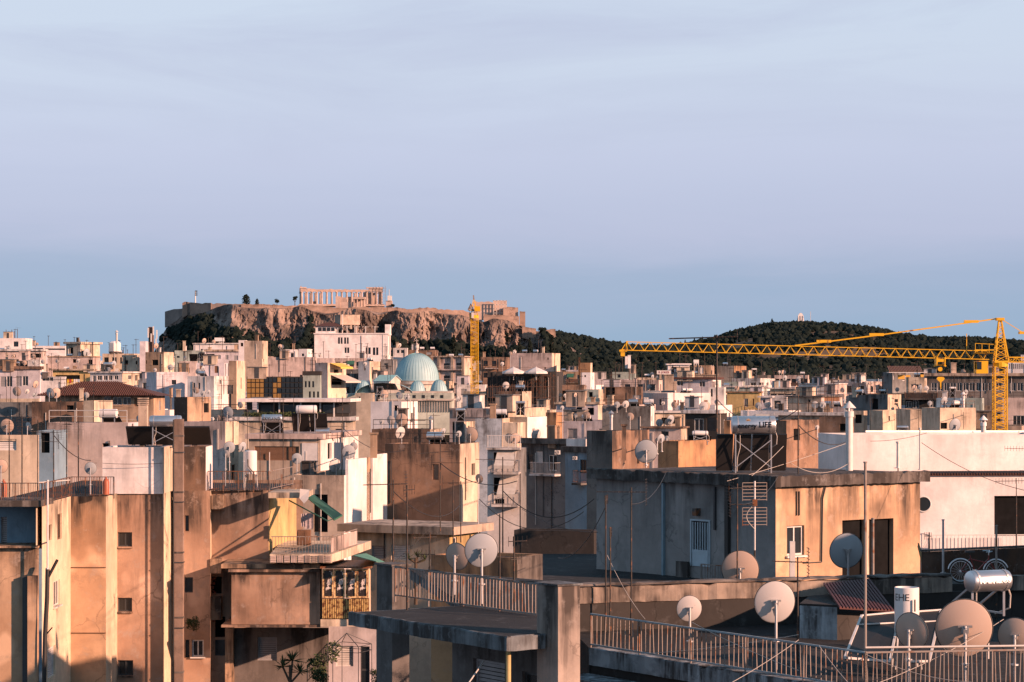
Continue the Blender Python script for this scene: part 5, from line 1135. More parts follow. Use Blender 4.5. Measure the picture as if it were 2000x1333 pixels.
def crane_big():
    Y = 300.0; t = empty('tower_crane', P(1954, 850, Y), 'large yellow tower crane with a long jib pointing left', 'crane'); zz = V((0, 0, 1))
    base, top = P(1953, 870, Y), P(1953, 716, Y); m = MB(); lattice(m, base, top, 1.5, 1.5, 11, .065, (0, 1, 0), (1, 0, 0)); m.build('mast', YEL, t)
    s = MB(); s.cyl(P(1954, 717, Y), P(1954, 708, Y), .95, .95, 16); s.box(PX(1940, Y), PX(1968, Y), Y - .9, Y + .9, PZ(709, Y), PZ(705, Y)); s.build('slewing_ring', YEL, t)
    ja, jb = P(1930, 702.5, Y), P(1224, 684.5, Y); d = (jb - ja).normalized(); up = V((-d.z, 0, d.x)); up = up if up.z > 0 else -up
    m = MB(); lattice(m, ja, jb, 1.2, 1.05, 31, .04, up, (0, 1, 0), tri=True); m.build('jib', YEL, t)
    e = MB(); e.bar(jb, jb + V((-.9, 0, -.15)), .5, .4); e.bar(jb + up * 1.05, jb + V((-.6, 0, .1)), .1); e.bar(jb, jb + up * 1.15, .2); e.box(jb.x - .75, jb.x - .25, Y - .4, Y + .4, jb.z - .75, jb.z - .15); e.build('jib_tip', YEL, t)
    m = MB(); ap = P(1953, 622, Y)
    for (dx, dy) in ((-.75, -.7), (.9, -.7), (.9, .7), (-.75, .7)): m.bar(P(1954, 706, Y) + V((dx, dy, 0)), ap + V((dx * .15, dy * .15, 0)), .15)
    for k in range(7):
        f0, f1 = k / 7, (k + 1) / 7; p = lambda dx, dy, f_: (P(1954, 706, Y) + V((dx, dy, 0))).lerp(ap + V((dx * .15, dy * .15, 0)), f_)
        for (u, v) in (((-.75, -.7), (.9, -.7)), ((.9, .7), (-.75, .7)), ((-.75, -.7), (-.75, .7)), ((.9, -.7), (.9, .7))): m.bar(p(*u, f0), p(*v, f1), .07); m.bar(p(*u, f1), p(*v, f1), .06)
    m.box(ap.x - .5, ap.x + .5, Y - .4, Y + .4, ap.z - .3, ap.z + .05); m.build('tower_head', YEL, t)
    m = MB(); pts = [ap, P(1897, 630, Y), P(1712, 655.5, Y), P(1609, 668.5, Y), P(1552, 675.5, Y)]
    for a, b in zip(pts, pts[1:]): m.bar(a, b, .13, .16)
    for p_ in pts[1:4]: m.bar(p_ - V((.9, 0, -.1)), p_ + V((.9, 0, .1)), .2, .34)
    m.build('tie_rod', YEL, t)
    m = MB(); cj = P(2130, 704, Y); lattice(m, P(1966, 703, Y), cj, 1.4, .6, 10, .06, (0, 0, 1), (0, 1, 0)); m.build('counter_jib', YEL, t)
    m = MB(); m.bar(ap, P(1998, 650, Y), .08); m.bar(P(1998, 650, Y), P(2100, 700, Y), .08); m.box(PX(1990, Y), PX(2010, Y), Y - .4, Y + .4, PZ(653, Y), PZ(648, Y)); m.build('counter_tie', YEL, t)
    MB().box(PX(2075, Y), PX(2120, Y), Y - .8, Y + .8, PZ(730, Y), PZ(695, Y)).build('counterweight', W_['conc'], t)
    m = MB(); m.box(PX(1904, Y), PX(1927, Y), Y - 1.0, Y + .7, PZ(730, Y), PZ(705.5, Y)); cb = m.build('cab', YEL, t)
    w = MB(); w.box(PX(1905, Y), PX(1914, Y), Y - 1.04, Y - 1.003, PZ(722, Y), PZ(707, Y)); w.add([P(1903.8, 707, Y - .8), P(1903.8, 707, Y + .5), P(1903.8, 722, Y + .5), P(1903.8, 722, Y - .8)], [(0, 1, 2, 3)]); w.build('cab_window', GL, cb)
    m = MB(); lattice(m, P(1904, 690, Y), P(1940, 690, Y), 1.3, 0.02, 4, .05, (0, 0, 1), (0, 1, 0)); 
    for px in (1905, 1918, 1932): m.bar(P(px, 690, Y - .6), P(px, 671, Y - .6), .06)
    m.bar(P(1905, 671, Y - .6), P(1941, 673, Y - .6), .06); m.bar(P(1904, 684, Y - .6), P(1942, 684, Y - .6), .12); m.build('walkway', YEL, t)
    f = (1836 - 1224) / (1930 - 1224); jp = jb.lerp(ja, f); m = MB(); m.box(jp.x - .5, jp.x + .5, Y - .7, Y + .7, jp.z - .45, jp.z - .1)
    for sx in (-.5, .5): m.box(jp.x + sx - .07, jp.x + sx + .07, Y - .75, Y + .75, jp.z - .9, jp.z + .1); m.bar(jp + V((sx * .6, 0, -.8)), jp + V((sx * 1.5, 0, -1.0)), .16)
    m.bar(jp + V((-.55, 0, -.85)), jp + V((.55, 0, -.85)), .15); m.cyl(jp + V((0, -.15, -1.35)), jp + V((0, .15, -1.35)), .28, n=14); m.build('trolley', YEL, t)
    hk = P(1837, 741, Y); m = MB(); m.prism([hk + V((x_, -.15, z_)) for x_, z_ in ((-.5, .05), (-.35, .28), (.35, .28), (.5, .05), (.3, -.2), (.08, -.35), (.06, -1.0), (-.06, -1.0), (-.08, -.35), (-.3, -.2))], (0, .3, 0)); m.cyl(hk + V((0, 0, -1.0)), hk + V((.05, 0, -1.25)), .06, .03); m.build('hook_block', YEL, t)
    m = MB(); m.cyl(hk + V((-.2, 0, .2)), jp + V((-.2, 0, -1.4)), .015, n=4); m.cyl(hk + V((.2, 0, .2)), jp + V((.2, 0, -1.4)), .015, n=4); m.build('hoist_rope', CABLE, t)
    MB().bar(P(1888, 690, Y), P(1888, 652, Y), .09).build('signal_mast', YEL, t)
crane_big()
def crane_small():
    Y = 420.0; t = empty('tower_crane', P(926, 792, Y), 'slender yellow tower crane seen end on before the rock', 'crane')
    m = MB(); lattice(m, P(927, 793, Y), P(927, 622, Y), 1.25, 1.25, 22, .055, (0, 1, 0), (1, 0, 0)); m.build('mast', YEL, t)
    m = MB(); m.cyl(P(926, 622, Y), P(926, 616, Y), .8, .8, 12); m.box(PX(927, Y), PX(938, Y), Y - 1.4, Y - .2, PZ(609, Y), PZ(599, Y)); m.build('cab', YEL, t)
    m = MB(); ap = P(925.5, 586, Y)
    for (dx, dy) in ((-.5, -.5), (.6, -.5), (.6, .5), (-.5, .5)): m.bar(P(926, 617, Y) + V((dx, dy, 0)), ap + V((dx * .2, dy * .2, 0)), .14)
    for k in range(5): z = PZ(617 - k * 6, Y); m.box(PX(922.5 + k * .5, Y), PX(929.5 - k * .6, Y), Y - .3, Y + .3, z, z + .12)
    m.build('tower_head', YEL, t); MB().bar(ap, P(924.8, 577, Y), .22).build('beacon_mast', RUSTP, t)
    m = MB(); lattice(m, P(919.5, 604, Y - 12), P(922, 608, Y + 30), .9, .9, 14, .06, (0, 0, 1), (1, 0, 0), tri=True); m.build('jib', RUSTP, t)
    m = MB(); m.box(PX(921, Y), PX(925.5, Y), Y - 1.2, Y - .6, PZ(622, Y), PZ(611, Y)); m.build('control_cabinet', FRW, t)
    m = MB(); m.box(PX(917, Y), PX(922, Y), Y - .6, Y + .6, PZ(722, Y), PZ(719, Y)); m.build('mast_collar', YEL, t)
crane_small()
# ------------------------------------------------------------------ roof furniture in the distance
for (px, py, d, Y, yaw, m, lb) in [
    (33, 765, 19, 300, -15, 'b', 'large white dish on the slab roof at the left edge'), (53, 765, 10, 300, 25, 'w', 'small dish right of the large left-edge dish'), (67, 772, 9, 300, 30, 'g', 'small grey dish at the end of the left slab roof'),
    (70, 751, 15, 238, 55, 'b', 'tall narrow dish seen edge-on before the white shuttered house'), (48, 709, 10, 540, 0, 'b', 'dish on the dark low roof at left'), (67, 709, 9, 540, 20, 'g', 'grey dish beside the white roof hut'),
    (84, 707, 9, 540, -10, 'w', 'dish on the pale pole right of the roof hut'), (112, 706, 8, 550, 0, 'w', 'dish on the brown storey below the penthouse'), (153, 705, 8, 550, 10, 'w', 'dish beside the small dark window of the brown storey'),
    (169, 689, 16, 570, 45, 'g', 'large teal dish below the yellow penthouse'), (222, 711, 12, 520, 30, 'g', 'teal dish above the veranda house'), (333, 718, 12, 520, 5, 'g', 'teal dish below the beige rooftop house'),
    (303, 723, 8, 480, 0, 'w', 'pale dish half hidden by the lilac wall'), (305, 676, 11, 560, 40, 'b', 'warm dish beside the cellular mast'), (399, 666, 10, 560, 35, 'b', 'dish on the white office annex below the rock'),
    (547, 677, 9, 560, 10, 'b', 'dish on a thin pole left of the white stair houses'), (169, 772, 12, 310, -10, 'w', 'dish standing in front of the tiled roof'), (383, 763, 13, 303, -15, 'b', 'warm dish on the curved dark terrace'),
    (397, 769, 11, 303, 10, 'g', 'grey dish in the middle of the curved dark terrace'), (408, 766, 8, 303, 30, 'g', 'small grey dish at the right of the curved dark terrace'), (397, 720, 10, 460, 40, 'g', 'grey dish before a brown shutter'),
    (713, 711, 8, 535, 10, 'w', 'pale dish on the narrow white house'), (780, 773, 15, 254, -20, 'g', 'grey dish on the roof before the church vault'), (795, 776, 13, 254.5, 20, 'g', 'second grey dish before the church vault'),
    (746, 824, 11, 245, 10, 'g', 'small grey dish on the white rooftop house'), (764, 821, 18, 245, -15, 'w', 'large white dish on the white rooftop house'), (895, 780, 11, 280, 30, 'g', 'blue grey dish left of the crane foot'),
    (981, 711, 8, 600, 10, 'w', 'white dish among the brown sheds right of the crane'), (997, 691, 8, 600, -10, 'b', 'white dish on the skyline above the brown sheds'), (1005, 688, 9, 600, 30, 'w', 'cluster dish on the skyline left of the pink wall'),
    (1095, 772, 8, 370, -15, 'b', 'left of the two dishes before the scaffold'), (1104, 773, 8, 370, 15, 'w', 'right of the two dishes before the scaffold'), (1124, 772, 9, 370, 45, 'b', 'narrow dish on a pole before the plaster hut'),
    (1098, 797, 9, 240, 20, 'g', 'grey dish on the tan roof room'), (1146, 811, 15, 329, -10, 'b', 'warm dish before the two-window lilac house'), (1124, 812, 9, 329.5, 0, 'g', 'small dish left of the warm dish at the lilac house'),
    (1205, 791, 13, 285, 0, 'g', 'left grey dish on the stained grey wall'), (1222, 790, 15, 285, 15, 'w', 'right pale dish on the stained grey wall'), (1231, 814, 16, 255, -10, 'b', 'warm dish on a long thin pole before the stained grey wall'),
    (1288, 826, 15, 270, 0, 'g', 'grey dish under the glazed canopy'), (1305, 825, 15, 268, -10, 'b', 'warm dish under the glazed canopy'), (1317, 791, 13, 415, -15, 'b', 'warm dish before the bright villa wall'), (1295, 788, 8, 415, 10, 'w', 'small dish before the shaded side of the villa'),
    (1376, 789, 8, 415, 10, 'g', 'grey dish at the right end of the villa'), (1399, 786, 9, 410, -35, 'w', 'left of the dish pair on the tall central mast'), (1404, 789, 8, 410, 35, 'w', 'right of the dish pair on the tall central mast'),
    (1499, 790, 14, 385, 0, 'w', 'round white dish beside the dark balcony trees'), (1592, 791, 15, 370, -10, 'w', 'first of three dishes in a row on the brown front'), (1607, 791, 14, 370, 10, 'g', 'middle of three dishes in a row on the brown front'), (1624, 793, 11, 370, -30, 'b', 'last of three dishes in a row on the brown front'),
    (1533, 739, 11, 590, 20, 'g', 'left grey dish on the long pink skyline block'), (1560, 741, 12, 590, 0, 'g', 'right grey dish on the long pink skyline block'), (1522, 727, 6, 600, 10, 'w', 'tiny dish on the skyline of the pink block'), (1529, 727, 8, 600, 55, 'b', 'edge-on dish on the skyline of the pink block'),
    (1555, 758, 9, 480, 50, 'b', 'edge-on dish among the mid right roofs'), (1553, 770, 10, 480, 45, 'b', 'lower edge-on dish among the mid right roofs'), (1649, 783, 8, 360, 10, 'g', 'teal dish above the white flue'), (1692, 748, 8, 540, 0, 'w', 'left dish on the blue roof huts'), (1703, 748, 6, 540, 30, 'w', 'right dish on the blue roof huts'),
    (1797, 757, 10, 430, 0, 'g', 'grey dish on the pink lattice balcony'), (1811, 759, 8, 430, 20, 'w', 'small dish right of the pink lattice balcony'), (1816, 788, 10, 360, 0, 'g', 'grey dish on the dark iron balcony building'), (1847, 795, 7, 320, 0, 'b', 'warm dish on the cream bright block'),
    (1865, 831, 27, 255, 20, 'g', 'large blue dish behind the white roof'), (1596, 835, 9, 195, 10, 'w', 'small dish by the left end of the white roof'), (920, 849, 30, 190, -12, 'b', 'broad dish tipped up behind the big brown block'), (896, 848, 13, 200, 20, 'g', 'teal dish left of the tipped-up dish'), (866, 843, 13, 205, 30, 'g', 'blue dish above the low brown box'),
    (442, 887, 17, 127, -20, 'w', 'white dish leaning left of the white water tank'), (448, 874, 24, 130, 10, 'g', 'dark dish behind the white leaning dish'), (474, 873, 20, 131, 45, 'g', 'half dark dish at the edge of the heater house'), (580, 896, 22, 165, 5, 'g', 'grey dish in front of the heater house'),
    (681, 883, 28, 160, 10, 'g', 'large grey dish beside the white fins'), (691, 872, 16, 175, -10, 'w', 'white dish behind the large grey dish'), (1262, 882, 47, 98, 0, 'g', 'large blue grey dish on the shaded house roof'), (1291, 857, 18, 150, 30, 'g', 'blue dish beyond the shaded house roof'), (1285, 862, 13, 150, -30, 'b', 'cream dish in front of the blue dish'),
    (1303, 857, 12, 175, -20, 'w', 'pale dish under the grilled window'), (177, 915, 25, 118, 5, 'g', 'dark grey dish on the left terrace'), (14, 832, 28, 140, 0, 'b', 'round dish at the left edge above the cream wall'), (2, 911, 28, 118, 10, 'b', 'half dish cut by the left edge of the picture'), (56, 833, 18, 140, -40, 'w', 'white dish behind the left terrace mast'),
    (936, 935, 18, 130, -30, 'b', 'cream dish on a tall pole before the narrow awning block')]:
    pl = {1231: 2.6, 936: 3.4, 1262: .55, 547: 1.4, 865: .5}.get(px, .9 if Y > 250 else .8)
    dish(px, py, d, Y, yaw, lb, m, pl)
for (px, yt, yb, Y, az, bl, lb, ex) in [
    (34, 640, 662, 690, 10, 1.6, 'flat aerial on the far left white block', 0), (105, 840, 940, 112, 160, 1.3, 'bent rusty aerial left on the terrace', 1), (130, 825, 935, 118, 80, .8, 'thin aerial behind the left terrace', 0), (153, 822, 935, 119, 100, .7, 'slim bare aerial on the left terrace', 0), (43, 812, 895, 118, 30, .9, 'aerial beside the left-edge round dish', 1),
    (18, 822, 900, 118, 100, .7, 'thin aerial in front of the left-edge round dish', 0), (74, 820, 965, 112, 200, 1.0, 'leaning aerial at the corner of the cream wall', 1), (321, 730, 766, 400, 20, 2.6, 'double aerial on the plain lilac wall', 2), (332, 743, 768, 400, 10, 2.0, 'small aerial on the plain lilac wall', 0),
    (432, 740, 860, 190, 0, 1.4, 'tall rusty aerial beside the heater house', 1), (483, 800, 870, 175, 90, .7, 'aerial post on the heater house corner', 0), (508, 810, 935, 170, 80, .8, 'tall aerial in front of the lettered blue tank', 0), (553, 775, 945, 168, 20, .8, 'tall aerial behind the white tank', 1), (621, 855, 930, 170, 100, .5, 'short aerial on the heater house', 0),
    (669, 775, 920, 172, 10, 1.4, 'rusty aerial by the white fins', 1), (834, 772, 840, 240, 10, 1.6, 'many-armed aerial on the low brown box', 2), (860, 860, 1040, 112, 180, 2.6, 'tall aerial with a very long boom in the middle', 2), (885, 938, 1055, 110, 0, 1.6, 'aerial right of the very long boom aerial', 0), (900, 940, 1060, 108, 170, .8, 'short-boomed aerial over the flat slab roof', 0),
    (768, 937, 1108, 62, 175, 1.1, 'dark near mast with a long bare boom', 0), (795, 948, 1105, 60, 60, .5, 'near aerial with stacked rods', 1), (839, 1040, 1110, 60, 200, .6, 'near aerial with a slanting arm', 1), (982, 893, 1050, 100, 178, 1.6, 'dark aerial before the tilted awnings', 0), (1016, 925, 1065, 100, 90, .5, 'dark post aerial beside the tilted awnings', 0),
    (976, 1005, 1130, 60, 90, .5, 'thin near aerial at the near railing', 0), (1004, 1048, 1135, 58, 10, .45, 'small butterfly aerial at the near railing', 1), (1183, 968, 1200, 62, 80, .5, 'leftmost near aerial of the terrace group', 0), (1233, 952, 1200, 61, 172, 1.25, 'tall near aerial with a long toothed boom', 0), (1192, 1030, 1205, 60, 80, .4, 'short dark mast in the terrace group', 0),
    (1559, 760, 905, 92, 5, 1.6, 'thick dark mast with a cross arm on the orange house', 1), (1440, 945, 1170, 64, 20, .8, 'dark leaning mast before the shaded house', 1), (1558, 1088, 1235, 55, 180, .8, 'low aerial with dark boom near the window', 0), (1815, 1040, 1075, 75, 100, .6, 'zigzag aerial before the white building', 0),
    (1700, 780, 845, 290, 100, .8, 'thin aerial on the cream parapet block', 1), (1748, 808, 845, 280, 20, .8, 'rusty aerial right of the cream parapet block', 1), (1794, 800, 842, 275, 80, .8, 'aerial among the rusty group behind the white roof', 1), (1882, 805, 838, 262, 15, .9, 'rusty cross aerial on the bright cream box', 1)]:
    antenna(px, yt, yb, Y, lb, 'yagi' if bl > .6 else 'vert', az, bl, .03 if Y > 90 else .024, extra=ex)
antenna(1400, 654, 960, 110, 'very tall mast carrying a long skyline aerial', 'yagi', 172, 3.1, .05, extra=0, thick=2.6)
for (x0, x1, y0, y1, yb, Y, tk, pn, lb, kw) in [
    (202, 220, 708, 714, 722, 540, 'steel', 1, 'small blue-lit heater above the veranda house', {}), (27, 38, 707, 711, 718, 540, 'steel', 1, 'small heater on the dark left roof', {}), (388, 400, 688, 692, 706, 520, 'dark', 3, 'dark panelled heater on the pink stained block', {'panel_w': 50}),
    (735, 748, 755, 759, 775, 300, 'dark', 1, 'steep dark heater before the church', {}), (890, 909, 798, 804, 823, 225, 'steel', 1, 'blue-lit heater on the lean-to wall', {}), (1007, 1026, 784, 789, 812, 230, 'steel', 2, 'blue-lit heater with white pipes on the white roof house', {}),
    (1352, 1383, 842, 851, 862, 165, 'white', 1, 'low white heater on the orange sunlit wall', {'panel_w': 46}), (1259, 1272, 787, 791, 796, 300, 'steel', 1, 'tiny heater at the corner of the stained grey wall', {}), (1854, 1867, 756, 760, 776, 350, 'white', 1, 'heater on a cross-braced stand at right', {}), (1468, 1478, 720, 723, 735, 560, 'white', 1, 'small heater on a cross-braced stand right of the tan wall', {}), (1752, 1774, 832, 838, 843, 262, 'steel', 1, 'low heater behind the white roof', {})]:
    heater(x0, x1, y0, y1, yb, Y, lb, tk, pn, **kw)
for (x0, x1, yt, yb, Y, m, k, lb) in [
    (225, 230, 645, 671, 600, PALE, 'flue', 'white vent pipe above the white roof tank'), (357, 362, 667, 686, 600, 'cream', 'cap', 'short cream chimney below the rock'), (1221, 1227, 697, 720, 590, 'clean', 'cap', 'left white stack of the twin stacks'), (1226.5, 1232, 695, 720, 588, 'clean', 'cap', 'taller white stack of the twin stacks'),
    (1858, 1868, 710, 732, 425, 'beige', 'cap', 'square beige chimney on the long office'), (270, 287, 777, 842, 142, 'beige', 'louvre', 'beige chimney with a louvred head before the tiled roof'), (344, 352, 762, 780, 302, 'beige', 'cap', 'slim brick chimney with a dark cap'), (155, 162, 760, 783, 320, 'cream', 'cap', 'cream chimney before the tiled roof'),
    (1215, 1223, 833, 900, 140, 'umber', 'cap', 'brown chimney stack behind the grey dish'), (838, 846, 812, 842, 225, METAL, 'flue', 'thin steel vent on the white rooftop house'), (1190, 1198, 802, 842, 250, METAL, 'flue', 'steel duct chimney on the stained grey wall'), (1878, 1886, 765, 800, 300, 'clean', 'flue', 'white cowled flue beside the pale green block'),
    (1916, 1928, 812, 847, 124, 'clean', 'flue', 'short white flue left of the crane mast'), (723, 736, 849, 895, 150, 'tan', 'cap', 'brown brick pier with a steel cap beside the brown block'), (290, 296, 640, 690, 560, DARKM, 'cap', 'dark cellular mast core on the beige rooftop')]:
    chimney(x0, x1, yt, yb, Y, lb, m, k)
for k in range(5):
    px = 12 + k * 5.5; pole(px, 645 + (k % 2) * 3, 664, 703, 'bare iron rod, %s from left, on the far left white block' % ORD[k], r=.09, mat=DARKM, group='iron rods on the left block')
cm = empty('cellular_mast', P(298, 688, 560), 'cellular antenna mast left of the rock', 'mast'); m = MB()
for (dx, y0, y1) in ((-1.0, 641, 660), (.2, 638, 655), (1.0, 645, 662), (.8, 662, 672), (-.3, 652, 668)): q = P(298, y0, 559); m.box(q.x + dx - .14, q.x + dx + .14, 558.8, 559.0, PZ(y1, 559), q.z)
m.build('panel_antenna', FRW, cm); MB().cyl(P(298, 688, 560), P(298, 640, 560), .3, n=8).build('mast', DARKM, cm)
wt = empty('roof_tank', P(224, 690, 600), 'large white octagonal roof tank at left', 'tank'); MB().lathe([(0.01, 0), (1.5, 0), (1.5, 2.1), (1.0, 2.5), (.01, 2.6)], 8, P(224, 687, 600)).build('tank', WTANK, wt); MB().box(PX(217, 600), PX(231, 600), 599, 601, PZ(692, 600), PZ(687, 600)).build('base', W_['conc'], wt)
for (x0, x1, yt, yb, Y, lb) in [(1355, 1365, 703, 714, 560, 'white table-like tank stand on the skyline'), (419, 437, 660, 674, 690, 'white roof tank on the office below the rock')]:
    t = empty('roof_tank', P((x0 + x1) / 2, yb, Y), lb, 'tank'); a, b = PX(x0, Y), PX(x1, Y); MB().box(a, b, Y, Y + 1.5, PZ(yt + (yb - yt) * .5, Y), PZ(yt, Y)).build('tank', WTANK, t); m = MB()
    for u in (a + .1, (a + b) / 2, b - .1): m.bar((u, Y + .2, PZ(yb, Y)), (u, Y + .2, PZ(yt + (yb - yt) * .5, Y)), .14)
    m.build('leg', FRW, t)
for i in range(7): ac_unit(1456 + i * 7, 756 - 1, 5.6, 470, 'grey cooling fan unit, %s from left, on the low industrial roof' % ORD[i], 10)
ac_unit(1123, 895, 9, 188, 'air conditioner on the narrow blue house wall'); ac_unit(1089, 884, 11, 196, 'air conditioner high on the shaded grey apartment front'); ac_unit(1262, 780, 9, 428, 'air conditioner on the shaded side of the villa')
# sign on the roof
sg = empty('roof_sign', P(1297, 732, 515), 'white roof sign with red lettering IL JOKER', 'sign'); a, b = P(1283, 731.5, 515), P(1310.5, 724, 515); MB().box(a.x, b.x, 515, 515.15, a.z, b.z).build('board', FRW, sg)
me = text_mesh('IL JOKER', .62, flat('sign red', (.30, .03, .03), .6), .01, .95); o = bpy.data.objects.new('lettering', me); COL.objects.link(o); o.parent = sg; o.rotation_euler = (R(90), 0, 0); o.location = V(((a.x + b.x) / 2, 514.97, (a.z + b.z) / 2)) - V(sg.location)
# corrugated rusty canopy
cc = empty('canopy', P(1776, 735, 470), 'rusty corrugated canopy on thin posts at right', 'canopy'); m = MB(); Yq = 470
a, b = P(1737, 726, Yq), P(1803, 726, Yq); N_ = 22
for i in range(N_):
    p, q = a.lerp(b, i / N_), a.lerp(b, (i + .55) / N_); m.prism([p, q, q + V((.5, 6, 1.0)), p + V((.5, 6, 1.0))], (0, 0, .12))
m.build('roof_sheet', rust('rusty sheet', (.20, .10, .07), .8), cc); MB().box(a.x - .5, b.x + 2, Yq - 2.5, Yq + .2, a.z - .25, a.z - .12).build('awning_sheet', FRW, cc); m = MB()
for px in (1745, 1768, 1786, 1806, 1822): m.bar(P(px, 742, Yq - 1.5), P(px, 727, Yq - 1.5), .14)
m.build('post', FRW, cc)
for k, (px, yy) in enumerate(((1768, 733), (1809, 732))):
    m = MB(); m.box(PX(px - 14, 474), PX(px + 10, 474), 474, 474.2, PZ(yy + 8, 474), PZ(yy, 474)); tag(m.build('bamboo_screen', flat('yellow blind', (.75, .45, .08), .8)), ('left', 'right')[k] + ' yellow blind under the rusty canopy', 'blind')
# laundry
for i in range(11):
    px = 112 + i * 4.2; m = MB(); c = P(px, 741, 531); q = random.Random(i); w, h_ = q.uniform(.16, .26), q.uniform(.45, .95); m.obox(c - V((0, 0, h_ / 2)), (V((1, 0, 0)), V((0, 1, 0)), V((0, 0, 1))), (w, .03, h_ / 2))
    col = [('white', (.7, .68, .66)), ('red', (.45, .05, .05)), ('pale blue', (.4, .5, .6)), ('yellow', (.7, .45, .05))][q.choice((0, 0, 0, 1, 2, 3)) if i else 3]
    tag(m.build('laundry', flat('cloth ' + col[0], col[1], .95)), '%s washing, %s from left on the line of the yellow storey' % (col[0], ORD[i]), 'laundry', 'washing on the line')
# rooftop clutter for every far building
qc = random.Random(21); FARA = MB(); n_aer = 0
for b in ALLB:
    if b.Y < 140 or b.W < 2.5 or b.label.startswith(('burnt', 'narrow white lift', 'beige panelled', 'house with a dark red', 'streaked white roof', 'large white hotel', 'white slab roof', 'terrace building', 'low beige')): continue
    n = min(2 + int(b.W / 2.6), 6); items = []
    for _ in range(n):
        k = qc.random(); kind = 'aerial' if k < .52 else 'vent' if k < .66 else 'hut' if k < .82 and b.W > 4.5 and b.Y > 240 else 'dish' if k < .90 else 'tank'
        items.append((kind, qc.uniform(.4, b.W - .4), qc.uniform(.3, min(b.D - .3, 4))))
    for kind in ('aerial', 'vent', 'hut', 'dish', 'tank'):
        its = sorted([i for i in items if i[0] == kind], key=lambda i: i[1]); lb = ' '.join(b.label.replace(',', '').split()[:10])
        pre = [''] if len(its) == 1 else ['left ', 'right '] if len(its) == 2 else ['%s ' % w for w in ('leftmost', 'second', 'third', 'fourth', 'fifth', 'sixth')]
        for pf, (_, u, v_) in zip(pre, its):
            p = b.pt(u, v_, b.roofz()); g = 'roof clutter on the ' + lb
            if kind == 'aerial':
                hgt = qc.uniform(1.8, 4.4)
                if b.Y > 400 or n_aer > 240:
                    r = b.Y * .00010; a = qc.uniform(0, 6.28); d = V((math.cos(a), math.sin(a), 0)); FARA.cyl(p, p + V((0, 0, hgt)), r, r, 4); z = p + V((0, 0, hgt - .15)); FARA.bar(z - d * .4, z + d * .9, r * 1.4); s = V((-d.y, d.x, 0))
                    for j in range(3): FARA.bar(z + d * (j * .4 - .3) - s * .3, z + d * (j * .4 - .3) + s * .3, r)
                    continue
                n_aer += 1; t = empty('tv_antenna', p, (pf + 'thin roof aerial on the ' + lb), 'antenna', g); top = p + V((0, 0, hgt)); r = max(.025, b.Y * .00010); MB().cyl(p, top, r, r * .8, 5).build('mast', MAST, t); a = qc.uniform(0, 6.28); d = V((math.cos(a), math.sin(a), 0)); s = V((-d.y, d.x, 0)); m = MB()
                for lv in range(qc.choice((1, 1, 2))):
                    z = top - V((0, 0, .15 + .6 * lv)); L_ = qc.uniform(.5, 1.3); m.bar(z - d * L_ * .4, z + d * L_, r * 1.4)
                    for j in range(5): c = z + d * (L_ * (-.4 + 1.4 * j / 4)); m.bar(c - s * .3, c + s * .3, r * .8)
                m.build('element', MAST, t)
            elif kind == 'vent':
                w = qc.uniform(.4, .9); hgt = qc.uniform(.8, 1.9); t = empty('chimney', p, (pf + 'small vent stack on the ' + lb), 'chimney', g); m_ = W_[qc.choice(('cream', 'white', 'pink', 'conc', 'tan'))]
                MB().obox(p + V((0, 0, hgt / 2)), (b.ex, b.ey, V((0, 0, 1))), (w / 2, w / 2, hgt / 2)).build('shaft', m_, t); MB().obox(p + V((0, 0, hgt + .06)), (b.ex, b.ey, V((0, 0, 1))), (w / 2 + .08, w / 2 + .08, .05)).build('cap', m_, t)
            elif kind == 'hut':
                w, d_, hgt = qc.uniform(1.5, 3), qc.uniform(1.5, 2.5), qc.uniform(1.5, 2.3); t = empty('roof_hut', p, (pf + 'little roof hut on the ' + lb), 'hut', g); m_ = W_[qc.choice(('cream', 'white', 'pink', 'beige', 'lilac', 'tan'))]
                MB().obox(p + V((0, 0, hgt / 2)), (b.ex, b.ey, V((0, 0, 1))), (w / 2, d_ / 2, hgt / 2)).build('wall', m_, t, o=p + V((0, 0, hgt))); MB().obox(p + V((0, 0, hgt + .07)), (b.ex, b.ey, V((0, 0, 1))), (w / 2 + .12, d_ / 2 + .12, .06)).build('roof', ROOF, t)
                MB().obox(p + V((0, 0, 1.0)) - b.ey * (d_ / 2 + .01), (b.ex, b.ey, V((0, 0, 1))), (.35, .02, .9)).build('door', FRD, t)
            elif kind == 'dish':
                c = p + V((0, 0, 1.1)); px_, py_ = CX + F * c.x / c.y, HY - F * (c.z - CAMZ) / c.y; dish(px_, py_, qc.uniform(.8, 1.15) / c.y * F, c.y, qc.uniform(-40, 40), pf + 'satellite dish on the ' + lb, qc.choice('wwgb'), 1.0, group=g)
            else:
                t = empty('roof_tank', p, (pf + 'small water tank on the ' + lb), 'tank', g); c = p + V((0, 0, .9)); m = MB(); m.cyl(c - b.ex * .55, c + b.ex * .55, .28, n=12); m.build('tank', qc.choice((WTANK, STEEL)), t, smooth=40); m = MB()
                for s_ in (-.4, .4): m.bar(p + b.ex * s_, c + b.ex * s_, .06)
                m.build('leg', METAL, t); e_ = b.ey; m = MB(); m.prism([c + e_ * .15 - b.ex * .6 - V((0, 0, .1)), c + e_ * .15 + b.ex * .6 - V((0, 0, .1)), c + e_ * 1.2 + b.ex * .6 - V((0, 0, .8)), c + e_ * 1.2 - b.ex * .6 - V((0, 0, .8))], (0, 0, .06)); m.build('collector', PBACK, t)
fa = FARA.build('far_aerials', MAST); tag(fa, 'tangle of thin aerials over the far roofs', 'antenna'); fa['kind'] = 'stuff'
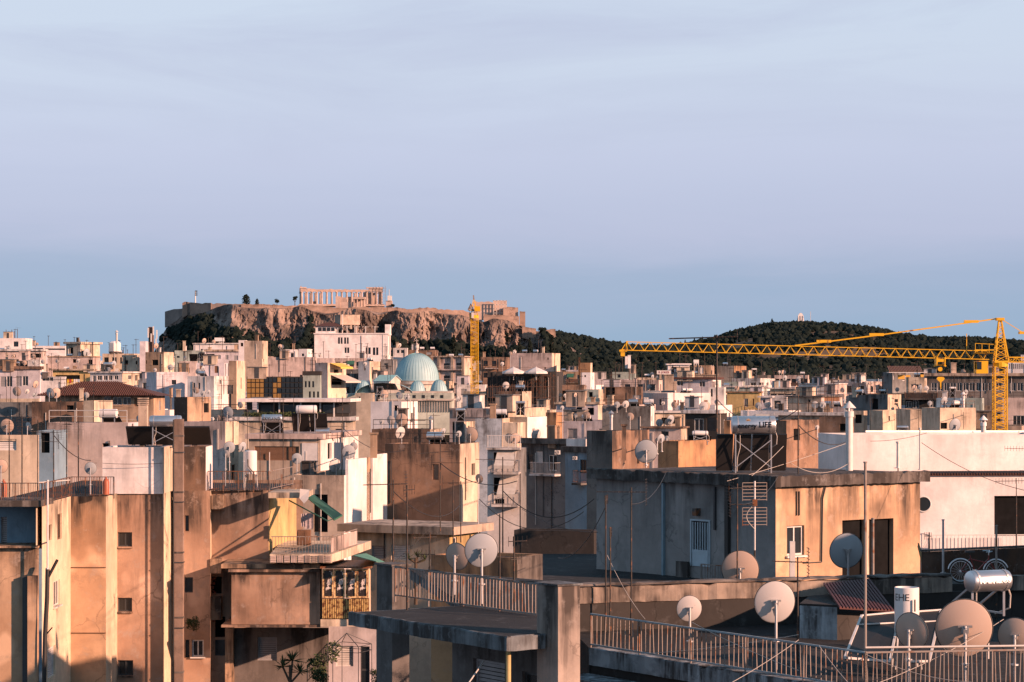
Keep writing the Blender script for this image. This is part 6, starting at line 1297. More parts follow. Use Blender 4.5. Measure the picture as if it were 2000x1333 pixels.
# ------------------------------------------------------------------ left foreground apartment block
zz = V((0, 0, 1))
def XY(px, Y): return (PX(px, Y), Y)
ap = empty('apartment_block', (PX(160, 115), 115, 2), 'weathered ochre apartment block filling the lower left', 'building')
RZ = 24.5; LOW = 4.0
STUC = wallmat('sunburnt stucco', (.66, .455, .30), 0.7, .9, patch=.6, sc=.8, alt=(.46, .285, .175)); STUB = wallmat('dark sunburnt stucco', (.54, .375, .275), .8, 1.1, patch=.7, sc=.8, alt=(.36, .225, .155)); CRM = wallmat('sunlit cream flank', (.80, .65, .47), .4, .6)  # CRM lightens the right flanks, full sun put into the colour
seg(ap, STUC, XY(-45, 108), XY(76, 108), PZ(1070, 108), LOW); seg(ap, W_['blue'], XY(-45, 110), XY(84, 110), PZ(988, 110), PZ(1072, 110), [(2, 1010, 14, 1066, 's')])  # back wall of the recess is coloured blue for its shade
MB().box(PX(-45, 108), PX(77, 108), 107.7, 109.9, PZ(1070, 108) + .003, PZ(1066, 108)).build('ledge', STUC, ap)
MB().box(PX(-45, 108), PX(84, 108), 107.5, 110.5, PZ(989, 108), PZ(977, 108)).build('balcony_slab', W_['conc'], ap)
seg(ap, CRM, XY(70, 107.6), XY(83.5, 109.9), PZ(989, 108) - .01, PZ(1066, 108), name='wall')
MB().box(PX(46, 108), PX(57, 108), 107.75, 107.99, LOW, PZ(1125, 108)).build('recess_shade_strip', FRD, ap); MB().box(PX(57.5, 108), PX(75, 108), 107.55, 107.99, LOW, PZ(1124, 108)).build('pilaster', STUC, ap, o=(PX(57, 108), 107.5, PZ(1124, 108)))  # solid dark strip stands in for the shade of a pipe recess
seg(ap, CRM, XY(82, 108), XY(138, 115), RZ, LOW, [(112, 1005, 121, 1052, 'b'), (95, 1026, 101, 1054, 'b'), (104, 1137, 117, 1180, 'W'), (93, 1268, 108, 1318, 'S')])
seg(ap, STUC, XY(138, 115), XY(207, 115), RZ, LOW); seg(ap, CRM, XY(207, 115), XY(229, 118.3), RZ, LOW)
for py in (1108, 1236): MB().box(PX(138, 115), PX(207, 115), 114.95, 114.998, PZ(py + 1.2, 115), PZ(py, 115)).build('joint', FRB, ap)
seg(ap, STUB, XY(229, 118.3), XY(318, 118.3), RZ, LOW, [(230, 1040, 258, 1068, 'd'), (230, 1168, 258, 1195, 'd'), (230, 1290, 260, 1320, 'd')], rd=.25)
for py in (1068, 1195, 1320): MB().box(PX(229, 118.3) + .02, PX(260, 118.3), 118.2, 118.298, PZ(py + 3, 118.3), PZ(py, 118.3)).build('sill', STUB, ap)
seg(ap, CRM, XY(318, 118.3), XY(340, 122.3), RZ, LOW)
seg(ap, STUB, XY(341, 121), XY(411, 121), RZ, LOW, [(361, 1007, 369, 1038, 'b'), (361, 1128, 377, 1158, 'd'), (375, 1250, 398, 1283, 'W'), (362, 1250, 370, 1285, 'd')])
seg(ap, CRM, XY(411, 121), XY(413, 121.6), RZ, PZ(1092, 121)); seg(ap, STUB, XY(413, 121.6), XY(525, 121.6), RZ, PZ(1096, 121.6))
MB().box(PX(413, 121), PX(436, 121), 121.0, 121.59, PZ(995, 121), PZ(968, 121)).build('concrete_block', STUC, ap); MB().box(PX(411, 121), PX(432, 121), 120.9, 121.59, PZ(1120, 121), PZ(1092, 121)).build('corbel', STUC, ap)
MB().box(PX(432.5, 118.3), PX(626, 118.3), 118.15, 122, PZ(1110, 118.3), PZ(1102, 118.3)).build('ledge', STUC, ap)
seg(ap, STUB, XY(411.5, 122.4), XY(452, 122.4), PZ(1097, 122.4), LOW, [(414, 1127, 433, 1160, 'o'), (420, 1250, 440, 1281, 'd'), (420, 1205, 440, 1245, 'o')])
MB().box(PX(412, 122), PX(433, 122), 121.7, 122.39, PZ(1210, 122), PZ(1165, 122)).build('box_ledge', STUC, ap)
mb = MB(); q = random.Random(9)
for i in range(14):
    for (y0, h_) in ((1128, 30), (1200, 14)):
        if q.random() < .75: c = P(q.uniform(412, 420), y0 + q.random() * h_, 121.9); mb.obox(c, (V((1, 0, 0)), V((0, 1, 0)), zz), (.06, .09, .035))
mb.build('exposed_brick', flat('old brick', (.30, .10, .06), .9, var=.3), ap)
seg(ap, STUB, XY(452, 118.3), XY(625, 118.3), PZ(1111, 118.3), PZ(1220, 118.3)); seg(ap, CRM, XY(625, 118.3), XY(629, 119), PZ(1107, 118.3), PZ(1222, 118.3)); seg(ap, STUB, XY(452, 122.4), XY(452, 118.3), PZ(1111, 118.3), PZ(1220, 118.3))
MB().box(PX(433, 118.3), PX(626, 118.3), 118.1, 122.5, PZ(1225, 118.3), PZ(1220.5, 118.3)).build('ledge', STUB, ap); MB().box(PX(447, 118.3), PX(625, 118.3), 118.05, 118.29, PZ(1117, 118.3), PZ(1112, 118.3)).build('cornice', STUB, ap)
seg(ap, W_['conc'], XY(452, 122), XY(642, 122), PZ(1226.5, 122), LOW, [(503, 1245, 541, 1291, 's')], rd=.3); MB().box(PX(440, 121.6), PX(456, 121.6), 121.5, 121.99, LOW, PZ(1227, 121.6)).build('pilaster', STUC, ap)
seg(ap, W_['yellow'], XY(525, 121.6), XY(579, 130), RZ - .3, PZ(1096, 121.6)); seg(ap, W_['lilac'], XY(642, 124), XY(735, 124), PZ(1215, 124), LOW, [(656, 1262, 690, 1302, 'S'), (704, 1263, 722, 1340, 'D')])  # balcony side wall coloured yellow for the sun on it
MB().add([V((PX(-45, 108), 108, RZ - .04)), V((PX(82, 108), 108, RZ - .04)), V((PX(138, 115), 115, RZ - .04)), V((PX(229, 118.3), 118.3, RZ - .04)), V((PX(340, 121), 121, RZ - .04)), V((PX(525, 121.6), 121.6, RZ - .04)), V((PX(579, 130), 130, RZ - .04)), V((PX(-45, 108), 134, RZ - .04))], [tuple(range(8))]).build('roof', ROOFD, ap)
seg(ap, STUB, (PX(579, 130), 134), (PX(-45, 108), 134), RZ, LOW)
# upper balcony
bz = PZ(1083, 117.5); A, Bq, Cq, D_ = V((PX(527, 117.5), 117.5, bz)), V((PX(648, 117.5), 117.5, bz)), V((PX(725, 127.5), 127.5, bz)), V((PX(527, 121), 127.5, bz))
bal = MB().prism([A, Bq, Cq, D_], (0, 0, -.42)).build('balcony', W_['cream'], ap); mb = MB(); L_ = (Bq - A).length; K = 9
for i in range(K):
    x0 = A.x + L_ * i / K + .03; w = L_ / K - .06
    for j in range(4):
        if i % 2: mb.box(x0 + w * (j + .1) / 4, x0 + w * (j + .75) / 4, 117.46, 117.498, bz - .40, bz - .05)
        else: z = bz - .39 + .34 * (j + .1) / 4; mb.box(x0, x0 + w, 117.46, 117.498, z, z + .055)
mb.build('relief_block', W_['pink'], bal)
def rail_part(par, p, q, h, n, mat, lift=.05, solid=None):
    m = MB(); m.bar(p + zz * h, q + zz * h, .04); m.bar(p + zz * lift, q + zz * lift, .03); o = m.build('railing', mat, par)
    me = MB().bar((0, 0, lift), (0, 0, h), .02).mesh('baluster', mat); op = wpos(o)
    for i in range(n): inst('baluster', me, o, p.lerp(q, (i + .5) / n) - op)
    if solid: MB().bar(p + zz * (h * .5), q + zz * (h * .5), .02, h * .8).build('panel', solid, o)
rail_part(bal, A + V((.05, .08, 0)), Bq + V((-.05, .08, 0)), .85, 20, RUSTP); rail_part(bal, Bq + V((-.05, .1, 0)), Bq.lerp(Cq, .62), .85, 14, RUSTP, solid=W_['pink'])
MB().box(PX(525, 119.5), PX(600, 119.5), 119.3, 123, PZ(973, 119.5), PZ(962, 119.5)).build('canopy_slab', W_['cream'], ap); mb = MB(); mb.prism([P(586, 955, 119), P(604, 958, 119), P(602, 975, 118.9), P(594, 984, 118.9), P(585, 974, 119)], (0, .06, 0)); mb.build('torn_sheet', SHW, ap)
mb = MB(); mb.prism([P(596, 971, 123), P(614, 968, 124), P(668, 1007, 118.4), P(652, 1016, 118)], (0, 0, .04)); mb.bar(P(652, 1016, 118), P(668, 1007, 118.4), .07); mb.bar(P(565, 978, 122), P(640, 1018, 118), .05); mb.bar(P(640, 1018, 118), P(668, 1007, 118.4), .04)
tag(mb.build('folded_awning', AWNG), 'dark green folded awning over the upper left balcony', 'awning')
mb = MB()
for (x0, y0, x1, y1) in ((596, 1003, 612, 1034), (588, 1004, 596, 1030)): 
    a, b = P(x0, y0, 120.5), P(x1, y1, 120.5)
    for i in range(4): u = a.x + (b.x - a.x) * i / 4; mb.prism([(u, 120.5 + .04 * (i % 2), b.z), (u + (b.x - a.x) / 4, 120.5 + .04 * ((i + 1) % 2), b.z + .05), (u + (b.x - a.x) / 4, 120.5 + .04 * ((i + 1) % 2), a.z), (u, 120.5 + .04 * (i % 2), a.z)], (0, .02, 0))
tag(mb.build('laundry', flat('striped cloth', (.35, .30, .32), .95, var=.4, sc=12)), 'patterned cloths drying on the upper left balcony', 'laundry')
t = empty('cabinet', P(593, 1068, 121), 'brown wooden cabinet standing on the upper left balcony', 'cabinet'); a, b = P(580, 1066, 121), P(606, 1036, 121); MB().box(a.x, b.x, 121, 121.5, a.z, b.z).build('carcass', SHB, t); MB().box((a.x + b.x) / 2 - .28, (a.x + b.x) / 2 + .02, 120.97, 120.998, a.z + .05, b.z - .05).build('cabinet_door', SHB, t); MB().box((a.x + b.x) / 2 + .04, b.x - .03, 120.97, 120.998, a.z + .05, b.z - .05).build('cabinet_door', SHB, t)
# enclosed veranda with peeling panes
ve = empty('veranda', P(674, 1222, 118), 'rusty enclosed veranda with four peeling panes', 'veranda')
MB().box(PX(626, 118), PX(722, 118), 118, 122, PZ(1224, 118), PZ(1210, 118)).build('floor_slab', W_['cream'], ve); mb = MB()
for i in range(26): u = PX(630 + i * 3.5, 118); mb.box(u, u + .05, 117.93, 118.0, PZ(1208, 118), PZ(1170, 118))
mb.build('corrugated_panel', rust('rusty yellow sheet', (.55, .38, .15), .5), ve); MB().box(PX(628, 118), PX(721, 118), 118.01, 118.06, PZ(1209.5, 118), PZ(1169, 118)).build('panel_back', FRB, ve)
m, nt, b_ = newmat('peeling paint glass'); tcn = nt.nodes.new('ShaderNodeTexCoord'); nn = nt.nodes.new('ShaderNodeTexNoise'); nn.inputs['Scale'].default_value = 1.6; nn.inputs['Detail'].default_value = 7; nn.inputs['Roughness'].default_value = .65; nt.links.new(tcn.outputs['Object'], nn.inputs['Vector']); rr = nt.nodes.new('ShaderNodeMapRange'); rr.inputs[1].default_value = .52; rr.inputs[2].default_value = .55; nt.links.new(nn.outputs[0], rr.inputs[0]); mx = nt.nodes.new('ShaderNodeMix'); mx.data_type = 'RGBA'; mx.inputs[6].default_value = (.018, .014, .013, 1); mx.inputs[7].default_value = (.62, .56, .52, 1); nt.links.new(rr.outputs[0], mx.inputs[0]); nt.links.new(mx.outputs[2], b_.inputs['Base Color']); b_.inputs['Roughness'].default_value = .5; PEEL = m
RY = rust('rusty cream frame', (.62, .45, .22), .5)
for i in range(4):
    x0 = 630 + i * 22.3; f = MB()
    for (a0, a1, b0, b1) in ((x0, x0 + 3, 1112, 1168), (x0 + 18.5, x0 + 21.5, 1112, 1168), (x0 + 3, x0 + 18.5, 1112, 1115), (x0 + 3, x0 + 18.5, 1165, 1168)): f.box(PX(a0, 118), PX(a1, 118), 117.94, 118.02, PZ(b1, 118), PZ(b0, 118))
    fo = f.build('window_frame', RY, ve); MB().box(PX(x0 + 3, 118), PX(x0 + 18.5, 118), 117.985, 118.0, PZ(1165, 118), PZ(1115, 118)).build('pane', PEEL, fo)
seg(ve, CRM, XY(719.5, 118.05), XY(724, 121.5), PZ(1111, 118), PZ(1210, 118) + .01); MB().box(PX(626, 118), PX(726, 118), 117.7, 122, PZ(1110, 118), PZ(1106, 118)).build('roof_sheet', rust('brown sheet', (.20, .12, .08), .6), ve)
mb = MB(); mb.prism([P(690, 1086, 117), P(735, 1098, 116), P(760, 1103, 121), P(715, 1082, 123)], (0, 0, .03)); tag(mb.build('green_canopy', flat('faded green sheet', (.10, .28, .20), .7)), 'faded green plastic canopy right of the left balcony', 'canopy')
# flue, pipes, stair towers
cf = empty('flue', P(348, 1340, 117.6), 'tall square concrete flue strapped to the left block', 'chimney'); MB().box(PX(340, 117.6), PX(357, 117.6), 117.6, 118.05, LOW, PZ(819, 117.6)).build('shaft', wallmat('flue concrete', (.32, .235, .19), .7, .6, sc=1.5), cf, o=(PX(340, 117.6), 117.6, PZ(819, 117.6)))
for py in (883, 980, 1098, 1226): MB().box(PX(339, 117.6), PX(358, 117.6), 117.57, 118.08, PZ(py + 2.2, 117.6), PZ(py, 117.6)).build('strap', FRD, cf)
for py in (850, 960, 1078, 1205, 1312): MB().box(PX(339.4, 117.6), PX(357.6, 117.6), 117.585, 118.06, PZ(py + 3.5, 117.6), PZ(py, 117.6)).build('collar', W_['conc'], cf)
mb = MB(); mb.cyl(P(339, 1340, 117.5), P(339, 820, 117.5), .035); tag(mb.build('drain_pipe', CABLE), 'thin black pipe running down beside the concrete flue', 'pipe')
bd('tower', 'white stained stair tower on the left block roof', 200, 318, 339, 874, 118.2, 0, wallmat('stained white', (.98, .93, .92), .55, .5, patch=.1), zb=PZ(965, 118.2), matR='cream', par=.08)
bd('stair', 'brown stair house with a white flank on the left block roof', 358, 402, 415, 873, 121.3, 0, 'umber', matR='clean', zb=RZ - .02, par=.08)
heater(292, 355, 812, 834, 871, 120.4, 'steel heater with dark collectors on top of the left stair tower', 'steel', 3, panel_w=166, pshift=3, pdrop=.95)
fence((PX(-25, 108), 108.1, RZ + .0), (PX(82, 108), 108.1, RZ), .92, 'iron terrace railing at the far left edge', 26, DARKM, 5); fence((PX(138, 115), 115.1, RZ), (PX(222, 115), 115.1, RZ), .92, 'iron terrace railing below the white stair tower', 20, DARKM, 4)
fence((PX(84, 108), 108.3, RZ), (PX(137, 115), 114.9, RZ), .92, 'receding iron railing between the two left terrace railings', 26, DARKM, 4)
fence((PX(406, 121.4), 121.4, RZ), (PX(525, 121.4), 121.4, RZ), .95, 'brown iron railing beside the white upright tank', 32, DARKM, 5); fence((PX(526, 121.5), 121.6, RZ), (PX(572, 128), 128, RZ), .95, 'receding brown railing end above the torn canopy', 12, RUSTP, 3)
t = empty('upright_tank', P(490, 962, 122), 'white upright water tank on thin legs, left roof', 'tank'); c0, c1 = P(490, 926, 122), P(490, 882, 122); MB().lathe([(.01, 0), (.31, 0), (.31, c1.z - c0.z), (.26, c1.z - c0.z + .04), (.01, c1.z - c0.z + .05)], 20, c0).build('tank', WTANK, t, smooth=40); mb = MB()
for dx, dy in ((-.26, -.2), (.26, -.2), (.26, .2), (-.26, .2)): mb.bar(c0 + V((dx, dy, 0)), c0 + V((dx * 1.35, dy * 1.35, -.93)), .045)
mb.build('leg', FRW, t); MB().tube([c0 + V((-.12, -.33, .75)), c0 + V((-.1, -.36, .4)), c0 + V((.15, -.36, .1)), c0 + V((.17, -.3, -.5)), c0 + V((.1, -.2, -.9))], .025, 6).build('hose', CABLE, t)
mb = MB(); mb.tube([P(86, 1340, 107.4), P(88, 1240, 107.4), P(92, 1165, 107.4), P(93, 1110, 107.4)], .10, 8); mb.tube([P(93, 1130, 107.4), P(112, 1094, 107.3)], .07, 8); mb.tube([P(90, 1240, 107.4), P(102, 1226, 107.3)], .03, 6); tag(mb.build('soil_pipe', CABLE, smooth=True), 'thick black branching pipe on the left cream wall', 'pipe')
pole(93, 940, 1112, 107.3, 'white pole in front of the left cream wall', .045, FRW)
mb = MB(); mb.bar(P(75, 943, 108), P(136, 938, 114), .05); tag(mb.build('clothes_bar', PALE), 'pale bar laid across the left terrace corner', 'bar')
for (px, py, m_, lb) in ((207, 962, FRB, 'red brown gas bottle beside the white stair tower'), (7, 967, FRB, 'brown crate at the left end of the terrace')):
    t = MB(); c = P(px, py, 114.4); t.lathe([(.01, -.1), (.16, -.1), (.16, .5), (.1, .62), (.04, .66), (.04, .74)], 12, c); tag(t.build('gas_bottle', flat('bottle red', (.35, .10, .05), .5), smooth=40), lb, 'bottle')
# plants at the foot
def yucca(px, yb, Y, h, label, n=70, r=.8):
    base = P(px, yb, Y); t = empty('yucca', base, label, 'plant'); q = random.Random(px); MB().cyl(base - zz * 2, base + zz * h * .5, .09, .07, 8).build('trunk', BARK, t)
    for k, (dx, dz) in enumerate(((-.35, .45), (.1, .62), (.45, .3))):
        m = MB(); c = base + V((dx, 0, h * dz)); MB().cyl(base, c, .06, .05, 6).build('stem', BARK, t)
        for i in range(n // 2):
            an, el = q.uniform(0, 6.28), q.uniform(-.2, 1.3); d = V((math.cos(an) * math.cos(el), math.sin(an) * math.cos(el), math.sin(el))); s = d.cross(zz).normalized() * .025; L2 = r * q.uniform(.6, 1.0); e = c + d * L2 - zz * .12 * L2
            m.add([c - s, c + s, c + d * L2 * .5 + s, e, c + d * L2 * .5 - s], [(0, 1, 2, 3, 4)])
        m.build('leaf_rosette', LEAFN, t)
yucca(567, 1335, 113, 1.7, 'spiky yucca before the shaded ground floor', r=.75); yucca(812, 1100, 116, .5, 'spiky plant between the beige shutters', 40, .5)
for (px, py, r, Y, lb) in ((632, 1290, .75, 114, 'leafy shrub right of the yucca'), (378, 1222, .35, 120, 'dry plant sprouting beside the flue'), (735, 1330, .4, 114, 'dark shrub under the concrete canopy')):
    q = random.Random(px); m = MB(); c = P(px, py, Y)
    for i in range(7): leafball(m, c + V((q.uniform(-r, r) * .7, q.uniform(-r, r) * .4, q.uniform(-1, 1) * r * 1.2)), r * .5, 110, q, r * .085)
    t = empty('shrub', c - zz * r * 2, lb, 'shrub'); m.build('foliage', LEAFN, t); MB().cyl(c - zz * r * (3 if r > .5 else .8), c, .04).build('stem', BARK, t)
t = empty('gazebo_frame', P(690, 1335, 113), 'bare wire gazebo frame at the bottom left of centre', 'gazebo'); mb = MB(); apx = P(677, 1237, 113); ring = [P(650, 1262, 112), P(700, 1264, 111.6), P(726, 1258, 114), P(668, 1254, 115)]
for i in range(4): mb.bar(ring[i], ring[(i + 1) % 4], .025); mb.bar(ring[i] - zz * .28, ring[(i + 1) % 4] - zz * .28, .025); mb.bar(apx, ring[i], .025); mb.bar(ring[i], ring[i] - zz * 3, .03)
mb.build('frame', FRD, t)
fence(P(600, 1333, 116), P(640, 1290, 113.5), .8, 'dark garden railing beside the shrub', 12, FRD, 3)
# ------------------------------------------------------------------ near terrace on the left of centre
U, W2 = V((.56, -.828, 0)), V((.828, .56, 0))
nt_ = empty('near_canopy_building', V((PX(990, 50), 50, 10)), 'shaded concrete building with a jutting roof slab, bottom centre', 'building')
Cn = V((PX(990, 50), 50, 0)); SZ = PZ(1245, 50); t_ = 6.45; Lf = Cn - U * t_
NC = wallmat('canopy edge concrete', (.22, .25, .27), .8, .9, sc=2.2, patch=.3); ND = wallmat('near grey render', (.18, .17, .165), .5, .7, sc=1.5)
A0, B0 = V((PX(772, 59.3), 59.3, SZ)), V((PX(1049, 54.4), 54.4, SZ)); top = [Lf, Cn, Cn + W2 * .95, V((PX(1080, 54), 54, 0)), V((PX(1085, 64), 64, 0)), V((PX(800, 68), 68, 0)), Lf + W2 * 3.2]; MB().prism([V((p.x, p.y, SZ)) for p in top], (0, 0, -.27)).build('roof_slab', NC, nt_, o=V((Lf.x, Lf.y, SZ))); rough_box(nt_, 'slab_edge', Lf - W2 * .03, Cn - W2 * .03 + U * .03, SZ - .29, SZ + .02, .1, NC, .18, .012, .012, seed=6); rough_box(nt_, 'slab_edge', Cn + U * .03, Cn + U * .03 + W2 * .95, SZ - .29, SZ + .02, .1, NC, .18, .012, .012, seed=7)
MB().add([V((p.x, p.y, SZ + .004)) for p in [Lf + U * .12 + W2 * .12, Cn - U * .12 + W2 * .12, Cn - U * .12 + W2 * .9, V((PX(1078, 54), 54, 0)), V((PX(1083, 64), 63.9, 0)), V((PX(800, 68), 67.9, 0)), Lf + U * .12 + W2 * 3.1]], [tuple(range(7))]).build('roof_felt', ROOFD, nt_)
fence(A0, B0, .74, 'pale rusted railing with close bars, bottom centre', 46, RUSTP, 5, lift=.05, br=.009)
wire([A0 + zz * .76, A0.lerp(B0, .3) + zz * .77, A0.lerp(B0, .6) + zz * .76, B0 + zz * .78], 'dark cable wound along the near railing top', .016, .03)
def gbox(par, nm, c, lu, lv, z0, z1, mat): return MB().obox(V((c.x, c.y, (z0 + z1) / 2)) - U * lu / 2 + W2 * lv / 2, (U, W2, zz), (lu / 2, lv / 2, (z1 - z0) / 2)).build(nm, mat, par, o=V((c.x, c.y, z1)))
c_ = V((PX(766, 60), 60, 0)); gbox(nt_, 'end_pillar', c_, .75, .5, 8, PZ(1107, 60), ND); gbox(nt_, 'pillar_cap', c_ + U * .04 - W2 * .04, .83, .58, PZ(1107, 60) + .003, PZ(1103, 60), ND)
c_ = V((PX(1090, 50.2), 50.2, 0)); gbox(nt_, 'corner_pillar', c_, .77, .56, 8, PZ(1146, 50.2), wallmat('pillar render', (.46, .39, .34), .5, .8, sc=1.5)); gbox(nt_, 'pillar_cap', c_ + U * .04 - W2 * .04, .85, .64, PZ(1146, 50.2) + .003, PZ(1142, 50.2), NC)
MB().cyl(V((PX(993, 50.5), 50.5, 8)), V((PX(993, 50.5), 50.5, SZ - .28)), .055, n=10).build('post', flat('yellowed post', (.50, .40, .18), .6), nt_)
seg(nt_, ND, Lf + W2 * 2.6 + U * .3, Cn + W2 * 2.6 - U * 1.6, SZ - .28, 8, [('uv', .9, 2.2, 20.9, 23.6, 's'), ('uv', 2.9, 4.9, 21.2, 23.5, 'd'), ('uv', 5.2, 6.0, 21, 23.6, 'D')])
wire([P(915, 1335, 50.5), P(945, 1292, 51.5)], 'pale broom handle leaning under the near canopy', .018, 0, PALE, 'handle', 2)
# ------------------------------------------------------------------ near terrace on the right
rt_ = empty('near_terrace_building', V((PX(1400, 56), 56, 8)), 'dark roof terrace building along the bottom right', 'building'); FZ = 23.58
Pa, Pb, Pc = V((PX(1150, 58.2), 58.2, 0)), V((PX(1690, 50), 50, 0)), V((PX(2060, 50.6), 50.6, 0)); Q1, Q2 = V((PX(1118, 62), 62, 0)), V((PX(1860, 65.5), 65.5, 0)); Q3 = V((PX(2150, 66.5), 66.5, 0))
MB().add([V((p.x, p.y, FZ - .02)) for p in (Pa, Pb, Pc, V((17, 58, 0)), Q3, Q2, Q1)], [tuple(range(7))]).build('terrace_floor', ROOFD, rt_)
EDGE = wallmat('peeling blue white edge', (.44, .50, .54), .9, .9, sc=2.5, patch=.4)
rough_box(rt_, 'slab_edge', Pa, Pb, FZ - .42, FZ, .3, EDGE, .2, .012, .012, seed=4); seg(rt_, W_['dark'], Pa + V((.03, .05, 0)), Pb + V((.03, .05, 0)), FZ - .42, 8); seg(rt_, EDGE, Pb, Pc, FZ, FZ - .42); seg(rt_, W_['dark'], Pb + V((0, .05, 0)), Pc + V((0, .05, 0)), FZ - .42, 8); seg(rt_, W_['dark'], Q1, Pa, FZ, 8)
c_ = Pa.lerp(Pb, .14); MB().prism([V((p.x, p.y, FZ - .62)) for p in (Pa - W2 * .9, c_ - W2 * .9 + U * .9, c_ + U * .9, Pa)], (0, 0, -.14)).build('lower_slab', EDGE, rt_)
PARA = wallmat('terrace parapet', (.42, .35, .29), .8, .8, sc=1.6); pz = PZ(1148, 62)
def pbox(nm, p, q, z0, z1, th, mat): d = (q - p).normalized(); n_ = V((-d.y, d.x, 0)); MB().prism([V((p.x, p.y, z0)), V((q.x, q.y, z0)), V((q.x, q.y, z1)), V((p.x, p.y, z1))], n_ * th).build(nm, mat, rt_, o=V((p.x, p.y, z1)))
rough_box(rt_, 'parapet', Q1, Q2, pz - .42, pz, .25, PARA, seed=3); pbox('wall', Q1 + V((0, .04, 0)), Q2 + V((0, .04, 0)), FZ - .1, pz - .422, .2, W_['dark']); rough_box(rt_, 'coping', Q1 + V((0, -.04, 0)), Q2 + V((0, -.04, 0)), pz + .03, pz + .09, .34, W_['conc'], seed=5)  # wall under the parapet is near-black, courtyard shade put into its colour
pbox('parapet', Q2 + V((1.0, .05, 0)), Q3, pz - .4, pz, .25, PARA); pbox('wall', Q2 + V((0, .1, 0)), Q3, FZ - .1, pz - .42, .2, W_['dark'])
fence(V((Pa.x, Pa.y, FZ)) + V((.05, .08, 0)), V((Pb.x, Pb.y, FZ)), .80, 'long rusted terrace railing sloping down to the right', 60, RUSTP, 6, lift=.07, br=.0085, rail_mat=flat('blue grey rail', (.28, .36, .40), .6)); fence(V((Pb.x, Pb.y, FZ)), V((Pc.x, Pc.y, FZ)), .80, 'rusted terrace railing along the bottom right corner', 40, RUSTP, 4, lift=.07, br=.0085)
wire([V((Pb.x, Pb.y, FZ + .90)), V((Pc.x, Pc.y, FZ + .88))], 'pale pipe above the bottom right railing', .025, 0, PALE, 'pipe', 4)
pole(1690, 905, 1349, 50.15, 'tall rusty pale pole at the railing corner', .032, RUSTP); pole(1705, 1015, 1130, 84, 'grey pole between the two dark doorways', .05, RUSTP)
# things on the terrace
for (px, py, d, Y, yaw, m_, pl, lb) in ((1346, 1189, 52, 56, 5, 'w', .75, 'round white dish behind the sloping railing'), (1513, 1176, 84, 53.5, 5, 'w', .85, 'large white dish in the middle of the terrace railing'), (1446, 1113, 76, 70, -8, 'b', .5, 'wide cream dish resting at the parapet below the grille door'), (1653, 1076, 70, 74, 8, 'g', .8, 'grey dish in front of the left dark doorway'),
    (1781, 1233, 74, 51.4, -38, 'b', .6, 'narrow cream dish turned sideways in front of the white cylinder'), (1883, 1227, 116, 51.6, -4, 'b', .75, 'largest dish, peach coloured, at the bottom right'), (1984, 1243, 74, 51.8, -22, 'b', .6, 'peach dish cut by the right edge of the picture'), (940, 1075, 68, 57.6, 6, 'g', .8, 'large grey dish above the near pale railing'), (893, 1087, 54, 60, -30, 'b', .6, 'cream dish half behind the large grey dish')):
    dish(px, py, d, Y, yaw, lb, m_, pl, tilt=10, group='dishes on the near terraces', asp=.95)
t = empty('upright_tank', P(1771, 1290, 54), 'white upright cylinder tank with black letters', 'tank'); c0, c1 = P(1771, 1232, 54), P(1771, 1148, 54); r = 24 / F * 54; MB().lathe([(.01, 0), (r, 0), (r, c1.z - c0.z), (r * .94, c1.z - c0.z + .01), (r * .9, c1.z - c0.z - .02), (.01, c1.z - c0.z - .02)], 28, c0).build('tank', WTANK, t, smooth=40); mb = MB()
for dx, dy in ((-.22, -.2), (.22, -.2), (.22, .2), (-.22, .2)): mb.bar(c0 + V((dx, dy, 0)), c0 + V((dx * 1.3, dy * 1.3, c0.z * 0 - (c0.z - FZ))), .035)
mb.build('leg', FRW, t); me = text_mesh('EHE', .22, PLAS, .004)
for v in me.vertices:
    an = v.co.x / r - .62; h_ = v.co.y + (c1.z - c0.z) * .78; v.co = V((math.sin(an) * (r + .004), -math.cos(an) * (r + .004), h_))
o = bpy.data.objects.new('lettering', me); COL.objects.link(o); o.parent = t; o.location = c0 - V(t.location)
MB().bar(c0 + V((.13, -r - .03, .45)), c0 + V((.13, -r - .03, .72)), .03).build('level_gauge', PLAS, t)
hm = heater(1884, 1976, 1114, 1156, 1205, 56, 'brushed steel tank lying in front of the bicycle', 'steel', 0, cross=False, yaw=24, txt=[('MALTEZOS', .17, flat('faded letters', (.75, .77, .80), .4, .5), .02, .02)])
def sheet(name, label, cat, corners, mat, th=.05, frame=None):
    t = empty(name, V(corners[3]), label, cat); n_ = (V(corners[1]) - V(corners[0])).cross(V(corners[3]) - V(corners[0])).normalized(); MB().prism(corners, n_ * th).build('sheet', mat, t)
    if frame:
        m = MB()
        for i in range(4): m.bar(corners[i], corners[(i + 1) % 4], .05)
        m.bar(V(corners[0]).lerp(V(corners[3]), .22), V(corners[1]).lerp(V(corners[2]), .22), .03); m.build('frame', frame, t)
    return t
sheet('leaning_collector', 'leaning solar panel seen from behind, bottom right', 'solar collector', [P(1683, 1203, 55), P(1758, 1196, 55.4), P(1738, 1292, 52.6), P(1650, 1285, 52.2)], PBACK, frame=FRW); sheet('leaning_collector', 'second leaning solar panel behind the white cylinder tank', 'solar collector', [P(1794, 1195, 55.5), P(1838, 1192, 55.7), P(1815, 1292, 53), P(1772, 1292, 52.8)], PBACK, frame=FRW)
t = empty('lean_to', P(1600, 1260, 60), 'low shed with a dark red corrugated roof on the terrace', 'shed'); RED = flat('dark red sheet', (.07, .018, .018), .7, var=.25); a, b, c, d = P(1608, 1143, 63.5), P(1700, 1134, 64.5), P(1748, 1196, 60.5), P(1640, 1190, 59.5); m = MB(); K = 16
